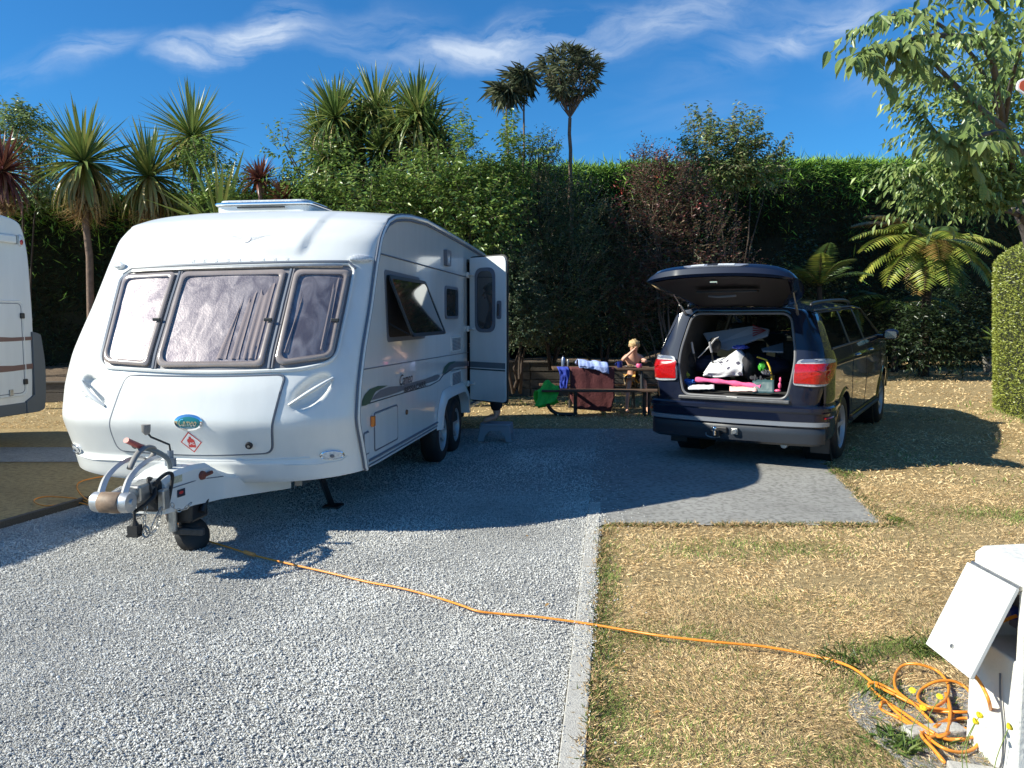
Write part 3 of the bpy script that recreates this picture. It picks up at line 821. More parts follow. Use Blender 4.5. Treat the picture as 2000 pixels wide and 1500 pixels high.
# awning rail / edge trim
edge = [(uj(z), max(z, 0.45)) for z in zs[3::3]] + rp[:7]
surf_tube('awning_rail', edge, SS, 0.010, 0.016, M_GEL, caravan)
surf_tube('rail_insert', [(u + 0.035 * (1 if z < 2.3 else 0.2), z - (0.03 if z > 2.3 else 0)) for u, z in edge], SS, 0.007, 0.011, M_TRIM, caravan)
surf_tube('edge_seal', [(u - 0.022 * (1 if z < 2.38 else 0.3), z + (0.018 if z > 2.38 else 0)) for u, z in edge], SS, 0.006, 0.009, M_TRIM, caravan)
# side rails and lower skirt
surf_tube('side_moulding', [CS(741, 495), CS(918, 543)], SS, 0.003, 0.007, M_TRIM, caravan)
surf_tube('side_moulding', [CS(706, 722), CS(914, 688)], SS, 0.003, 0.004, M_TRIM, caravan)
surf_tube('skirt_rail', [(-3.05, 0.50), (-0.70, 0.50)], SS, 0.004, 0.011, M_TRIM, caravan)
surf_tube('skirt_rail', [(-3.05, 0.465), (-0.70, 0.465)], SS, 0.004, 0.006, M_TRIM, caravan)
surf_tube('skirt_rail', [(0.9, 0.50), (2.9, 0.50)], SS, 0.004, 0.011, M_TRIM, caravan)
# wheel arch moulding
ao = [(-0.80, 0.42), (-0.74, 0.62), (-0.60, 0.76), (-0.38, 0.82), (0.42, 0.82), (0.66, 0.78), (0.86, 0.66), (0.95, 0.42)]
ai = [(-0.68, 0.42), (-0.63, 0.58), (-0.50, 0.68), (-0.33, 0.715), (0.38, 0.715), (0.56, 0.68), (0.70, 0.58), (0.76, 0.42)]
ao = [(p.x, p.y) for p in catmull([(a, b, 0) for a, b in ao], 4)]; ai = [(p.x, p.y) for p in catmull([(a, b, 0) for a, b in ai], 4)]
mb = MB(); n_ = len(ao)
vs = [Vector((0.004, a, b)) for a, b in ao] + [Vector((0.045, lerp(a, c, .45), lerp(b, d, .45))) for (a, b), (c, d) in zip(ao, ai)] + [Vector((0.05, a, b)) for a, b in ai] + [Vector((-0.10, a, b)) for a, b in ai]
fs = [(r * n_ + i, r * n_ + i + 1, (r + 1) * n_ + i + 1, (r + 1) * n_ + i) for r in range(3) for i in range(n_ - 1)]
mb.add(vs, fs); mb.build('wheel_arch', M_GEL, caravan, smooth=50)

def wheel(parent, loc, R, rr, width, spokes, side_, tyre=M_BLACK, alloy=M_ALLOY, rot=0.2):
    """wheel whose axle runs along x; side_ = +1 when its face looks along +x"""
    Mx = Matrix.Rotation(rad(90) * side_, 4, 'Y')
    h = width / 2
    prof = [(rr * 0.97, -h * 0.8), (rr * 1.02, -h), (R * 0.90, -h), (R * 0.98, -h * 0.72), (R, -h * 0.4), (R, h * 0.4), (R * 0.98, h * 0.72), (R * 0.90, h), (rr * 1.02, h), (rr * 0.97, h * 0.8)]
    mb = MB(); mb.lathe(prof, Mx, 44, False)
    t = mb.build('wheel', tyre, parent, smooth=50); t.location = loc
    mb = MB(); mb.lathe([(rr * 0.985, -h * 0.8), (rr * 0.90, -h * 0.6), (rr * 0.90, h * 0.45), (rr * 0.985, h * 0.86), (rr * 1.0, h * 0.92), (rr * 0.96, h * 0.94), (rr * 0.93, h * 0.86), (rr * 0.86, h * 0.35), (rr * 0.86, -h * 0.3)], Mx, 40, False)
    for k in range(spokes):
        a = rot + 2 * math.pi * k / spokes
        d = Vector((math.cos(a), math.sin(a), 0)); s = Vector((-math.sin(a), math.cos(a), 0))
        pts = [(0.16, 0.20, 0.55), (0.45, 0.115, 0.62), (0.93, 0.15, 0.78)]
        vs = []
        for (q, w, z) in pts:
            for sg in (-1, 1):
                for zz in (z * h, z * h - 0.03): vs.append(Mx @ (d * q * rr + s * sg * w * rr * 0.72 + Vector((0, 0, zz))))
        fs = []
        for i in range(2):
            b = i * 4; c = b + 4
            fs += [(b, b + 2, c + 2, c), (b + 1, b + 3, c + 3, c + 1), (b, b + 1, c + 1, c), (b + 2, b + 3, c + 3, c + 2)]
        mb.add(vs, fs)
    mb.lathe([(0.0001, h * 0.62), (rr * 0.13, h * 0.62), (rr * 0.2, h * 0.55), (rr * 0.24, h * 0.3)], Mx, 20)
    mb.build('rim', alloy, t, smooth=35)
    mb = MB(); mb.lathe([(0.0001, -h * 0.1), (rr * 0.86, -h * 0.1)], Mx, 24); mb.build('brake_drum', M_PLAS, t)
    return t
for u in (-0.34, 0.37):
    wheel(caravan, (-0.13, u, 0.325), 0.325, 0.20, 0.19, 6, 1, rot=0.3 + u)
    wheel(caravan, (-2.12, u, 0.325), 0.325, 0.20, 0.19, 6, -1)
mb = MB(); mb.box(-2.2, -0.06, -0.75, 0.95, 0.36, 0.735); mb.f = mb.f[1:2] + mb.f[2:]; mb.build('wheel_box', M_DARK, caravan)
mb = MB(); mb.box(-2.1, -0.15, -3.0, 2.8, 0.40, 0.435); mb.build('floor_pan', M_PLAS, caravan)
for x in (-0.55, -1.7): 
    mb = MB(); mb.box(x - 0.03, x + 0.03, -3.1, 2.6, 0.30, 0.40); mb.build('chassis_rail', M_STEEL, caravan)

# --- front windows
winO = roundpoly([(-1.862, 1.235), (-1.0, 1.205), (-0.34, 1.228), (-0.13, 1.285), (-0.118, 1.96), (-0.16, 2.005), (-1.1, 1.985), (-1.90, 1.965), (-1.985, 1.90)], [0.10, 0.3, 0.2, 0.09, 0.07, 0.06, 0.3, 0.07, 0.06], 6)
M_SURR = mat('grey_window_surround', (0.22, 0.21, 0.22), rough=0.35)
patch('window_surround', winO, SF, 0.004, M_SURR, caravan, skirt=-0.002, rings=9)
surf_tube('window_rim', winO, SF, 0.008, 0.014, M_GEL, caravan, closed=True)
surf_tube('shade_line_lip', [(-1.96, 1.93), (-1.89, 1.975), (-1.1, 1.998), (-0.17, 2.017), (-0.115, 1.965)], SF, 0.016, 0.014, M_TRIM, caravan)  # grey-blue lip draws the shadow line along the top of the window recess
surf_tube('window_hinge_rail', [(-1.86, 1.945), (-1.1, 1.962), (-0.20, 1.982)], SF, 0.022, 0.012, M_STEEL, caravan)
panes = [[(-1.825, 1.262), (-1.432, 1.242), (-1.468, 1.932), (-1.935, 1.918)], [(-1.372, 1.238), (-0.588, 1.246), (-0.592, 1.945), (-1.412, 1.932)], [(-0.512, 1.252), (-0.155, 1.30), (-0.145, 1.948), (-0.528, 1.945)]]
M_BLINDS = M_BLIND
for i, q in enumerate(panes):
    po = roundpoly(q, [0.07, 0.05, 0.04, 0.05], 6); pi_ = inset(po, 0.036)
    w = ringpatch('window', po, pi_, SF, 0.030, M_ACRYL, caravan, skirt=0.004, steps=4, lift=0.007)
    patch('blind', inset(po, 0.028), SF, 0.014, M_BLINDS, w, rings=7)
    patch('pane', inset(po, 0.034), SF, 0.034, M_PANE, w, rings=7, bulge=0.006)
    for s in ((0.5, 0) if i < 2 else (0.5,)): pass
    mb = MB()
    cx = q[1][0] - 0.035 if i < 2 else q[1][0] - 0.03; cz = 1.56
    P, N_ = snormal(SF, cx, cz); mb.box(-0.03, 0.03, -0.008, 0.008, -0.012, 0.012, Matrix.Translation(P + N_ * 0.045)); mb.build('catch', M_PLAS, w, bev=0.004)
for a, b in (((-1.402, 1.228), (-1.440, 1.94)), ((-0.552, 1.236), (-0.560, 1.955))):
    surf_tube('window_mullion', [a, b], SF, 0.012, 0.014, M_TRIM, caravan)
    surf_tube('mullion_strip', [(a[0] + 0.022, a[1]), (b[0] + 0.022, b[1])], SF, 0.016, 0.008, M_SURR, caravan)
# cream curtain bunched low behind the middle and right windows
M_CURT = mat('cream_curtain', (0.40, 0.34, 0.33), rough=0.8)
def curtain(x0, x1, zt, zb, n, lean):
    vs = []; fs = []
    for i in range(n * 4 + 1):
        t = i / (n * 4); w = 0.006 * math.sin(t * n * 2 * math.pi)
        for j in range(7):
            s = j / 6; x = lerp(lerp(x0 + lean, x1, t), lerp(x0, x1, t), s) ; z = lerp(zt - 0.05 * math.sin(5 * t), zb, s)
            P, N_ = snormal(SF, x, z); vs.append(P + N_ * (0.020 + w * (0.3 + s)))
    for i in range(n * 4):
        for j in range(6): a = i * 7 + j; fs.append((a, a + 7, a + 8, a + 1))
    mb = MB(); mb.add(vs, fs); return mb.build('curtain', M_CURT, caravan, smooth=180)
curtain(-0.93, -0.86, 1.72, 1.30, 1, 0.07); curtain(-0.83, -0.77, 1.74, 1.30, 1, 0.02); curtain(-0.74, -0.65, 1.80, 1.30, 2, 0.0)
curtain(-0.47, -0.44, 1.74, 1.34, 1, 0.04)
curtain(-0.24, -0.21, 1.85, 1.36, 1, 0.0)

# --- gas locker hatch
hp = roundpoly([(-1.605, 1.185), (-1.725, 0.80), (-1.715, 0.632), (-1.05, 0.612), (-0.535, 0.640), (-0.505, 0.80), (-0.432, 1.195), (-1.0, 1.178)], [0.05, 0.2, 0.06, 0.3, 0.06, 0.2, 0.05, 0.3], 5)
surf_tube('hatch_seam', hp, SF, 0.002, 0.009, M_TRIM, caravan, closed=True)
ht = patch('locker_hatch', inset(hp, 0.008), SF, 0.012, M_GEL, caravan, skirt=-0.004, rings=12)
for (x, z) in ((-1.542, 0.690), (-0.680, 0.706)):
    P, N_ = snormal(SF, x, z); q = N_.to_track_quat('Z', 'Y').to_matrix().to_4x4()
    mb = MB(); mb.lathe([(0.0001, 0.022), (0.012, 0.022), (0.024, 0.020), (0.026, 0.010), (0.026, 0)], Matrix.Translation(P + N_ * 0.01) @ q, 20); lk = mb.build('hatch_lock', M_PLAS, caravan, smooth=40)
    mb = MB(); mb.lathe([(0.0001, 0.026), (0.010, 0.025), (0.010, 0.018)], Matrix.Translation(P + N_ * 0.01) @ q, 14); mb.build('lock_barrel', M_STEEL, lk, smooth=40)
surf_tube('panel_crease', [(-1.95, 0.545), (-1.4, 0.575), (-0.75, 0.580), (-0.30, 0.592)], SF, 0.0, 0.007, M_GEL, caravan)
# badge
bx, bz = -1.073, 0.868
br_ = patch('badge', ell(bx - 0.006, bz, 0.105, 0.052, 36), SF, 0.022, M_CHROME, caravan, skirt=0.008, rings=4, bulge=0.006)
patch('badge_face', ell(bx, bz - 0.003, 0.083, 0.037, 32), SF, 0.033, M_TEAL, br_, skirt=0.02, rings=4, bulge=0.004)
surf_text('badge_lettering', 'Cameo', bx - 0.068, bz - 0.020, 0.132, 0.040, SF, 0.041, M_CHROME, br_, shear=0.45)
surf_tube('badge_underline', [(bx - 0.07, bz - 0.030), (bx + 0.05, bz - 0.028)], SF, 0.039, 0.0018, M_CHROME, br_)
# LPG diamond
lx, lz = -1.095, 0.724
dm = patch('gas_sticker', [(lx - 0.083, lz), (lx, lz - 0.083), (lx + 0.083, lz), (lx, lz + 0.083)], SF, 0.0145, M_WHITE, caravan, rings=3)
ringpatch('sticker_border', [(lx - 0.080, lz), (lx, lz - 0.080), (lx + 0.080, lz), (lx, lz + 0.080)], [(lx - 0.070, lz), (lx, lz - 0.070), (lx + 0.070, lz), (lx, lz + 0.070)], SF, 0.0160, M_RED, dm, steps=1)
patch('bottle_symbol', roundpoly([(lx - 0.027, lz - 0.040), (lx + 0.027, lz - 0.040), (lx + 0.027, lz + 0.018), (lx + 0.010, lz + 0.030), (lx + 0.008, lz + 0.042), (lx - 0.008, lz + 0.042), (lx - 0.010, lz + 0.030), (lx - 0.027, lz + 0.018)], 0.006, 3), SF, 0.0165, M_RED, dm, rings=2)
surf_text('sticker_lettering', 'LPG', lx - 0.022, lz - 0.018, 0.044, 0.018, SF, 0.0185, M_WHITE, dm, bold=0.02)
# spaced name above the windows and faint wing emblem
M_EMB = mat('pale_raised_letter', (0.62, 0.60, 0.58), rough=0.3)
for k, ch in enumerate('BESSACARR'):
    x = -1.375 + k * (0.755 / 8) - 0.012
    surf_text('letter', ch, x, 2.022 + 0.0012 * k, 0.026, 0.024, SF, 0.006, M_EMB, caravan)
M_EMB2 = mat('faded_pink_emblem', (0.70, 0.66, 0.66), rough=0.3)
ex, ez = -0.98, 2.215
em = patch('emblem', ell(ex, ez - 0.012, 0.032, 0.026, 18), SF, 0.004, M_EMB2, caravan, rings=2)
for s in (-1, 1):
    for k in range(3): surf_tube('emblem_wing', [(ex + s * 0.03, ez + 0.004 - 0.012 * k), (ex + s * (0.17 - 0.04 * k), ez + 0.024 - 0.012 * k)], SF, 0.0030, 0.0016, M_EMB2, em, flat=0.6)
# grab handles
SF_N = [snormal(SF, -0.42, 1.10, 0.02)[1].lerp(snormal(SF, -0.08, 1.05, 0.02)[1], 0.5).normalized(), snormal(SF, -1.68, 1.10, 0.02)[1].lerp(snormal(SF, -2.10, 1.05, 0.02)[1], 0.5).normalized()]
for (p, q) in (((-0.395, 0.985), (-0.135, 1.165)), ((-2.035, 1.135), (-1.765, 0.965))):
    pts = []
    for k in range(13):
        t = k / 12; x = lerp(p[0], q[0], t); z = lerp(p[1], q[1], t)
        A_, NA = snormal(SF, p[0], p[1], 0.02); B_, NB = snormal(SF, q[0], q[1], 0.02); NM = (SF_N[0 if p[0] > -1 else 1])
        pts.append(A_.lerp(B_, t) + NM * (0.004 + 0.040 * math.sin(math.pi * t) ** 0.8))
    mb = MB(); mb.tube(pts, [0.012 + 0.010 * math.sin(math.pi * k / 12) for k in range(13)], 10, flat=0.7); mb.build('grab_handle', M_GEL, caravan, smooth=60)
# marker lamps
for (x, z, rx, rz, ro) in ((-2.035, 2.00, 0.055, 0.022, 0.05), (-0.095, 2.045, 0.075, 0.026, 0.02)):
    lp = patch('marker_lamp', ell(x, z, rx, rz, 20, ro), SF, 0.030, M_LENS, caravan, skirt=-0.004, rings=4, bulge=0.012)
    patch('lamp_base', ell(x, z, rx * 1.12, rz * 1.15, 20, ro), SF, 0.006, M_GEL, lp, skirt=-0.004, rings=3)
for (x, z) in ((-0.162, 0.605), (-2.20, 0.600)):
    lp = patch('front_lamp', ell(x, z, 0.066, 0.034, 22), SF, 0.014, M_LENS, caravan, skirt=-0.004, rings=4, bulge=0.004)
    ringpatch('lamp_bezel', ell(x, z, 0.074, 0.041, 26), ell(x, z, 0.062, 0.031, 26), SF, 0.014, M_CHROME, lp, skirt=0.0, steps=2, lift=0.005)
    patch('bulb', ell(x, z, 0.014, 0.014, 14), SF, 0.022, M_TRIM, lp, rings=2, bulge=0.004)
    surf_tube('lamp_crease', [(x - 0.30, z - 0.060), (x - 0.1, z - 0.066), (x + 0.06, z - 0.050), (x + 0.09, z - 0.02)] if x > -1 else [(x + 0.02, z - 0.05), (x + 0.2, z - 0.06), (x + 0.4, z - 0.055)], SF, 0.0, 0.005, M_GEL, caravan)
# roof light (heki)
def SR(x, u): return Vector((x, u, 2.535 + 0.045 * (1 - min(1, abs((x + 1.125) / 1.125)) ** 4)))
hk = MB(); hk.prism(roundpoly([(-1.78, -1.95), (-0.88, -1.95), (-0.88, -1.35), (-1.78, -1.35)], 0.09), 2.52, 2.615, 'z')
rl = hk.build('roof_light', M_GEL, caravan, bev=0.01)
hk = MB(); hk.prism(roundpoly([(-1.80, -1.98), (-0.86, -1.98), (-0.86, -1.33), (-1.80, -1.33)], 0.10), 2.615, 2.640, 'z'); hk.build('roof_light_frame', M_CHROME, rl, bev=0.01)
hk = MB(); hk.prism(roundpoly([(-1.76, -1.94), (-0.90, -1.94), (-0.90, -1.37), (-1.76, -1.37)], 0.10), 2.640, 2.665, 'z'); hk.build('roof_light_dome', M_LENS, rl, bev=0.012, seg=3)
hk = MB(); hk.box(-1.55, -1.1, -1.99, -1.975, 2.585, 2.60); hk.build('vent_slot', M_PLAS, rl)
mb = MB(); mb.lathe([(0.06, 0), (0.06, 0.05), (0.045, 0.075), (0.0001, 0.08)], Matrix.Translation((-0.35, 0.3, 2.52)), 20); mb.build('roof_vent', M_GEL, caravan, smooth=40)

# --- near side fittings
def rect(u0, u1, z0, z1, r=0.03): return roundpoly([(u0, z0), (u1, z0), (u1, z1), (u0, z1)], r)
# open window
wq = roundpoly([CS(757, 664), CS(829, 657), CS(818, 546), CS(751, 531)], 0.05)
ringpatch('window_frame', inset(wq, -0.02), inset(wq, 0.02), SS, 0.006, M_TRIM, caravan, skirt=-0.004, smooth=False)
patch('window_opening', inset(wq, 0.01), SS, 0.003, M_DARK, caravan, rings=2, smooth=False)
u0, u1 = min(p[0] for p in wq) + 0.02, max(p[0] for p in wq) - 0.03; zt = 1.945; zb = 1.40
tilt_ = 0.20
def SO(u, z):
    t = (zt - z) / (zt - zb); return Vector((0.02 + tilt_ * t, u, z + 0.04 * t * t))
wo = roundpoly([(u0, zb), (u1, zb), (u1, zt), (u0, zt)], 0.05)
ow = ringpatch('open_window', wo, inset(wo, 0.03), SO, 0.012, M_PLAS, caravan, skirt=-0.004)
patch('pane', inset(wo, 0.028), SO, 0.008, mat('smoked_window', (0.02, 0.017, 0.015), rough=0.06, coat=1.0), ow, rings=3)
for u in (u0 + 0.04, u1 - 0.04):
    mb = MB(); mb.tube([Vector((0.01, u, zb + 0.15)), SO(u, zb + 0.02) + Vector((-0.02, 0, 0))], 0.007, 6); mb.build('window_stay', M_BLACK, ow)
# small window
w2 = rect(-0.385, 0.285, 1.585, 1.945, 0.06)
ringpatch('window_frame', w2, inset(w2, 0.03), SS, 0.016, M_TRIM, caravan, skirt=-0.002, smooth=False)
patch('small_window', inset(w2, 0.028), SS, 0.014, mat('smoked_window', (0.02, 0.017, 0.015), rough=0.06, coat=1.0), caravan, rings=3, smooth=False)
# fridge vents with louvres
for (z0, z1) in ((1.205, 1.385), (0.81, 0.985)):
    vv = patch('fridge_vent', rect(-0.07, 0.44, z0, z1, 0.02), SS, 0.012, M_GEL, caravan, skirt=-0.002, rings=2, smooth=False)
    nl = 9
    for c in range(3):
        for k in range(nl):
            z = z0 + 0.02 + (z1 - z0 - 0.04) * (k + 0.5) / nl; ua = -0.04 + c * 0.15
            mb = MB(); mb.box(0.0125, 0.018, ua, ua + 0.13, z - 0.004, z + 0.004); mb.build('louvre', M_TRIM, vv)
# lockers
lkp = [CS(730, 806), CS(775, 793), CS(775, 868), CS(730, 884)]; lkq = roundpoly([(lkp[0][0], 0.55), (lkp[1][0], 0.55), (lkp[1][0], 0.85), (lkp[0][0], 0.85)], 0.03)
surf_tube('locker_seam', lkq, SS, 0.003, 0.006, M_TRIM, caravan, closed=True)
patch('side_locker', inset(lkq, 0.01), SS, 0.008, M_GEL2, caravan, skirt=-0.002, rings=2, smooth=False)
lb = rect(-3.16, -3.05, 0.56, 0.73, 0.015)
surf_tube('battery_box_seam', lb, SS, 0.003, 0.005, M_TRIM, caravan, closed=True); patch('battery_box', inset(lb, 0.008), SS, 0.010, M_GEL2, caravan, skirt=-0.002, rings=2, smooth=False)
mb = MB(); mb.box(0.002, 0.028, -3.0, -2.94, 0.755, 0.84); mb.build('side_marker', M_AMBER, caravan, bev=0.008)
mb = MB(); mb.lathe([(0.0001, 0.014), (0.020, 0.013), (0.024, 0)], Matrix.Translation((0.002, -1.97, 0.75)) @ Matrix.Rotation(rad(90), 4, 'Y'), 18); mb.build('filler_cap', mat('brown_cap', (0.16, 0.09, 0.05), rough=0.5), caravan, smooth=40)
al = patch('awning_light', roundpoly([(-0.37, 2.18), (-0.23, 2.18), (-0.21, 2.31), (-0.39, 2.31)], 0.02), SS, 0.035, M_LENS, caravan, skirt=0.0, rings=3, smooth=False)
ringpatch('light_bezel', roundpoly([(-0.40, 2.16), (-0.20, 2.16), (-0.18, 2.33), (-0.42, 2.33)], 0.02), roundpoly([(-0.36, 2.19), (-0.24, 2.19), (-0.22, 2.30), (-0.38, 2.30)], 0.02), SS, 0.038, M_TRIM, al, skirt=0.0, steps=1, smooth=False)
# graphics
def crop3(*p): return [CS(680 + a * 0.32, 420 + b * 0.32) for a, b in p]
sw = crop3((80, 1165), (84, 1130), (100, 1095), (130, 1062), (180, 1043), (240, 1040), (200, 1056), (168, 1076), (148, 1105), (130, 1148), (105, 1163))
patch('green_swoosh', sw, SS, 0.0035, M_GREEN, caravan, rings=3, smooth=False, dense=0.03)
gb = crop3((140, 1132), (160, 1098), (195, 1068), (250, 1048), (340, 1040), (345, 1066), (250, 1100))
patch('grey_band', gb, SS, 0.0035, M_GREYV, caravan, rings=3, smooth=False, dense=0.03)
gb = crop3((335, 1050), (345, 1066), (470, 1030), (540, 1008), (562, 980), (545, 972), (470, 1000), (340, 1034))
patch('grey_band', gb, SS, 0.003, M_GREYV, caravan, rings=3, smooth=False, dense=0.03)
gb = crop3((572, 972), (590, 975), (610, 945), (650, 930), (735, 922), (735, 892), (655, 896), (610, 905), (585, 930))
patch('grey_band', gb, SS, 0.0035, M_GREYV, caravan, rings=3, smooth=False, dense=0.03)
gb = crop3((575, 965), (583, 930), (610, 900), (655, 890), (640, 905), (612, 918), (598, 940), (590, 965))
patch('green_swoosh', gb, SS, 0.005, M_GREEN, caravan, rings=3, smooth=False, dense=0.03)
surf_tube('pinstripe', crop3((125, 1150), (340, 1085), (500, 1040), (555, 1010), (580, 975), (615, 950), (735, 932)), SS, 0.003, 0.004, M_NAVY, caravan)
ta = CS(789, 763); tb = CS(831, 750)
surf_text('lettering', 'BESSACARR', ta[0], 0.925, tb[0] - ta[0], 0.052, SS, 0.006, M_NAVY, caravan, bold=0.02)
tcn = CS(780, 752)
surf_text('script_lettering', 'Cameo', tcn[0], 1.005, 0.42, 0.095, SS, 0.006, M_NAVY, caravan, shear=0.4)
# the open door
dh = Vector((0.03, DU0, 0)); dang = rad(125)      # swung forward past square
dirv = Vector((math.sin(dang), math.cos(dang), 0)); nrmv = Vector((-math.cos(dang) * -1, -math.sin(dang), 0))
nrmv = Vector((math.cos(dang), -math.sin(dang), 0))   # outer face looks to the front
if nrmv.y > 0: nrmv = -nrmv
DW = DU1 - DU0
def SD(s, z): return dh + dirv * s + nrmv * 0.0 + Vector((0, 0, z))
dp = roundpoly([(0.01, DZ0 - 0.02), (DW, DZ0 - 0.02), (DW, DZ1 + 0.01), (0.01, DZ1 + 0.01)], [0.03, 0.05, 0.09, 0.03])
mb = MB(); n_ = len(dp)
holeq = roundpoly([(0.13, 1.44), (0.43, 1.44), (0.43, 2.18), (0.13, 2.18)], 0.11, 6)
bm = bmesh.new(); allv = []
for off in (0.0, -0.04):
    a = [bm.verts.new(SD(s, z) + nrmv * off) for s, z in dp]; b = [bm.verts.new(SD(s, z) + nrmv * off) for s, z in holeq]
    es = [bm.edges.new((a[i], a[(i + 1) % len(a)])) for i in range(len(a))] + [bm.edges.new((b[i], b[(i + 1) % len(b)])) for i in range(len(b))]
    bmesh.ops.triangle_fill(bm, use_beauty=True, edges=es); allv.append((a, b))
for q in (0, 1):
    A, B = allv[0][q], allv[1][q]
    for i in range(len(A)): j = (i + 1) % len(A); bm.faces.new((A[i], A[j], B[j], B[i]))
bmesh.ops.recalc_face_normals(bm, faces=bm.faces)
me = bpy.data.meshes.new('door'); bm.to_mesh(me); bm.free(); door = link('door', me, M_GEL2, caravan)
fl = 1 if snormal(SD, 0.3, 1.0)[1].dot(nrmv) > 0 else -1
ringpatch('door_window_frame', inset(holeq, -0.022), inset(holeq, 0.02), SD, 0.010, M_TRIM, door, flip=fl, skirt=-0.01)
patch('door_window', inset(holeq, 0.015), SD, 0.006, M_DARKPANE, door, flip=fl, rings=3)
patch('door_handle', roundpoly([(0.485, 1.58), (0.55, 1.58), (0.555, 1.80), (0.49, 1.80)], 0.03), SD, 0.018, M_TRIM, door, flip=fl, skirt=-0.001, rings=3)
surf_tube('handle_grip', [(0.518, 1.62), (0.522, 1.76)], SD, 0.026, 0.010, M_PLAS, door, flip=fl)
patch('grey_band', [(0.012, 0.985), (DW - 0.003, 0.985), (DW - 0.003, 1.055), (0.012, 1.055)], SD, 0.002, M_GREYV, door, flip=fl, rings=2)
patch('grey_band', [(0.012, 0.955), (DW - 0.003, 0.955), (DW - 0.003, 0.972), (0.012, 0.972)], SD, 0.002, M_NAVY, door, flip=fl, rings=2)
surf_tube('door_seal', inset(dp, -0.006), SD, -0.03, 0.014, M_BLACK, door, flip=fl, closed=True)
for z in (2.12, 1.46, 0.78):
    mb = MB(); mb.box(0.0, 0.035, DU0 - 0.05, DU0 + 0.01, z - 0.035, z + 0.035); hg = mb.build('door_hinge', M_GEL, caravan, bev=0.01)
    mb = MB(); a = SD(0.0, z) + nrmv * 0.012; b = SD(0.10, z) + nrmv * 0.014; mb.tube([a, b], 0.034, 8, flat=0.35); mb.build('hinge_leaf', M_GEL, hg, smooth=50)

# corner steady
for (x, y) in ((-0.42, -2.75), (-1.85, -2.75)):
    mb = MB(); a = Vector((x, y - 0.25, 0.40)); b = Vector((x - 0.06, y + 0.16, 0.03))
    mb.tube([a, b], 0.028, 4); mb.box(x - 0.12, x + 0.02, y + 0.10, y + 0.24, 0.012, 0.03); mb.build('corner_steady', M_PLAS, caravan)

# --- drawbar, fairing and hitch
_before = set(caravan.children)
CXM = -1.125
def fr(x, y, z): return Vector((CXM + x, y, z))
FY0, FY1 = -4.36, -3.35
sec = [(FY0, 0.115, 0.375, 0.595), (-4.22, 0.125, 0.37, 0.630), (-4.05, 0.145, 0.365, 0.640), (-3.92, 0.17, 0.355, 0.630), (-3.80, 0.20, 0.35, 0.555), (-3.72, 0.235, 0.345, 0.515), (-3.50, 0.36, 0.335, 0.480), (-3.30, 0.50, 0.33, 0.46)]
vs = []; fs = []
for (y, w, z0, z1) in sec:
    vs += [fr(-w, y, z0), fr(-w - 0.004, y, z1 - 0.03), fr(-w + 0.02, y, z1), fr(0, y, z1 + 0.012), fr(w - 0.02, y, z1), fr(w + 0.004, y, z1 - 0.03), fr(w, y, z0)]
for i in range(len(sec) - 1):
    for k in range(6): a = i * 7 + k; fs.append((a, a + 1, a + 8, a + 7))
fs.append((0, 6, 5, 4, 3, 2, 1))
mb = MB(); mb.add(vs, fs); fair = mb.build('drawbar_fairing', M_GEL, caravan, smooth=32)
mb = MB(); mb.tube([fr(0.120, FY0 + 0.01, 0.53), fr(0.150, -4.0, 0.53), fr(0.21, -3.78, 0.51)], 0.004, 5); mb.build('fairing_crease', M_TRIM, fair)
# stickers on the fairing's near face
def SFa(y, z):
    w = float(np.interp(y, [s[0] for s in sec], [s[1] for s in sec])); return fr(w + 0.003, y, z)
patch('faded_label', [(-4.28, 0.555), (-4.18, 0.555), (-4.18, 0.600), (-4.28, 0.600)], SFa, 0.002, mat('faded_label', (0.50, 0.47, 0.33), rough=0.6, noise=0.3, nscale=60), fair, rings=2)
dk = patch('dark_label', [(-4.235, 0.455), (-4.155, 0.455), (-4.155, 0.505), (-4.235, 0.505)], SFa, 0.002, mat('navy_label', (0.02, 0.02, 0.04), rough=0.4), fair, rings=2)
patch('label_emblem', ell(-4.195, 0.482, 0.022, 0.010, 12), SFa, 0.003, M_RED, dk, rings=1)
mb = MB(); mb.lathe([(0.0001, 0.03), (0.028, 0.026), (0.034, 0.0)], Matrix.Translation((CXM + 0.152, -3.98, 0.555)) @ Matrix.Rotation(rad(90), 4, 'Y'), 16)
mb.tube([fr(0.18, -3.98, 0.555), fr(0.19, -3.90, 0.562)], 0.013, 6); mb.build('clamp_knob', mat('rusty_red', (0.20, 0.06, 0.04), rough=0.7, noise=0.4, nscale=40), fair, smooth=40)
mb = MB(); mb.tube([fr(0.05, -4.40, 0.45), fr(0.09, -3.8, 0.42), fr(0.36, -3.0, 0.37)], 0.03, 4); mb.build('drawbar', M_STEEL, caravan)
mb = MB(); mb.tube([fr(-0.05, -4.40, 0.45), fr(-0.09, -3.8, 0.42), fr(-0.36, -3.0, 0.37)], 0.03, 4); mb.build('drawbar', M_STEEL, caravan)
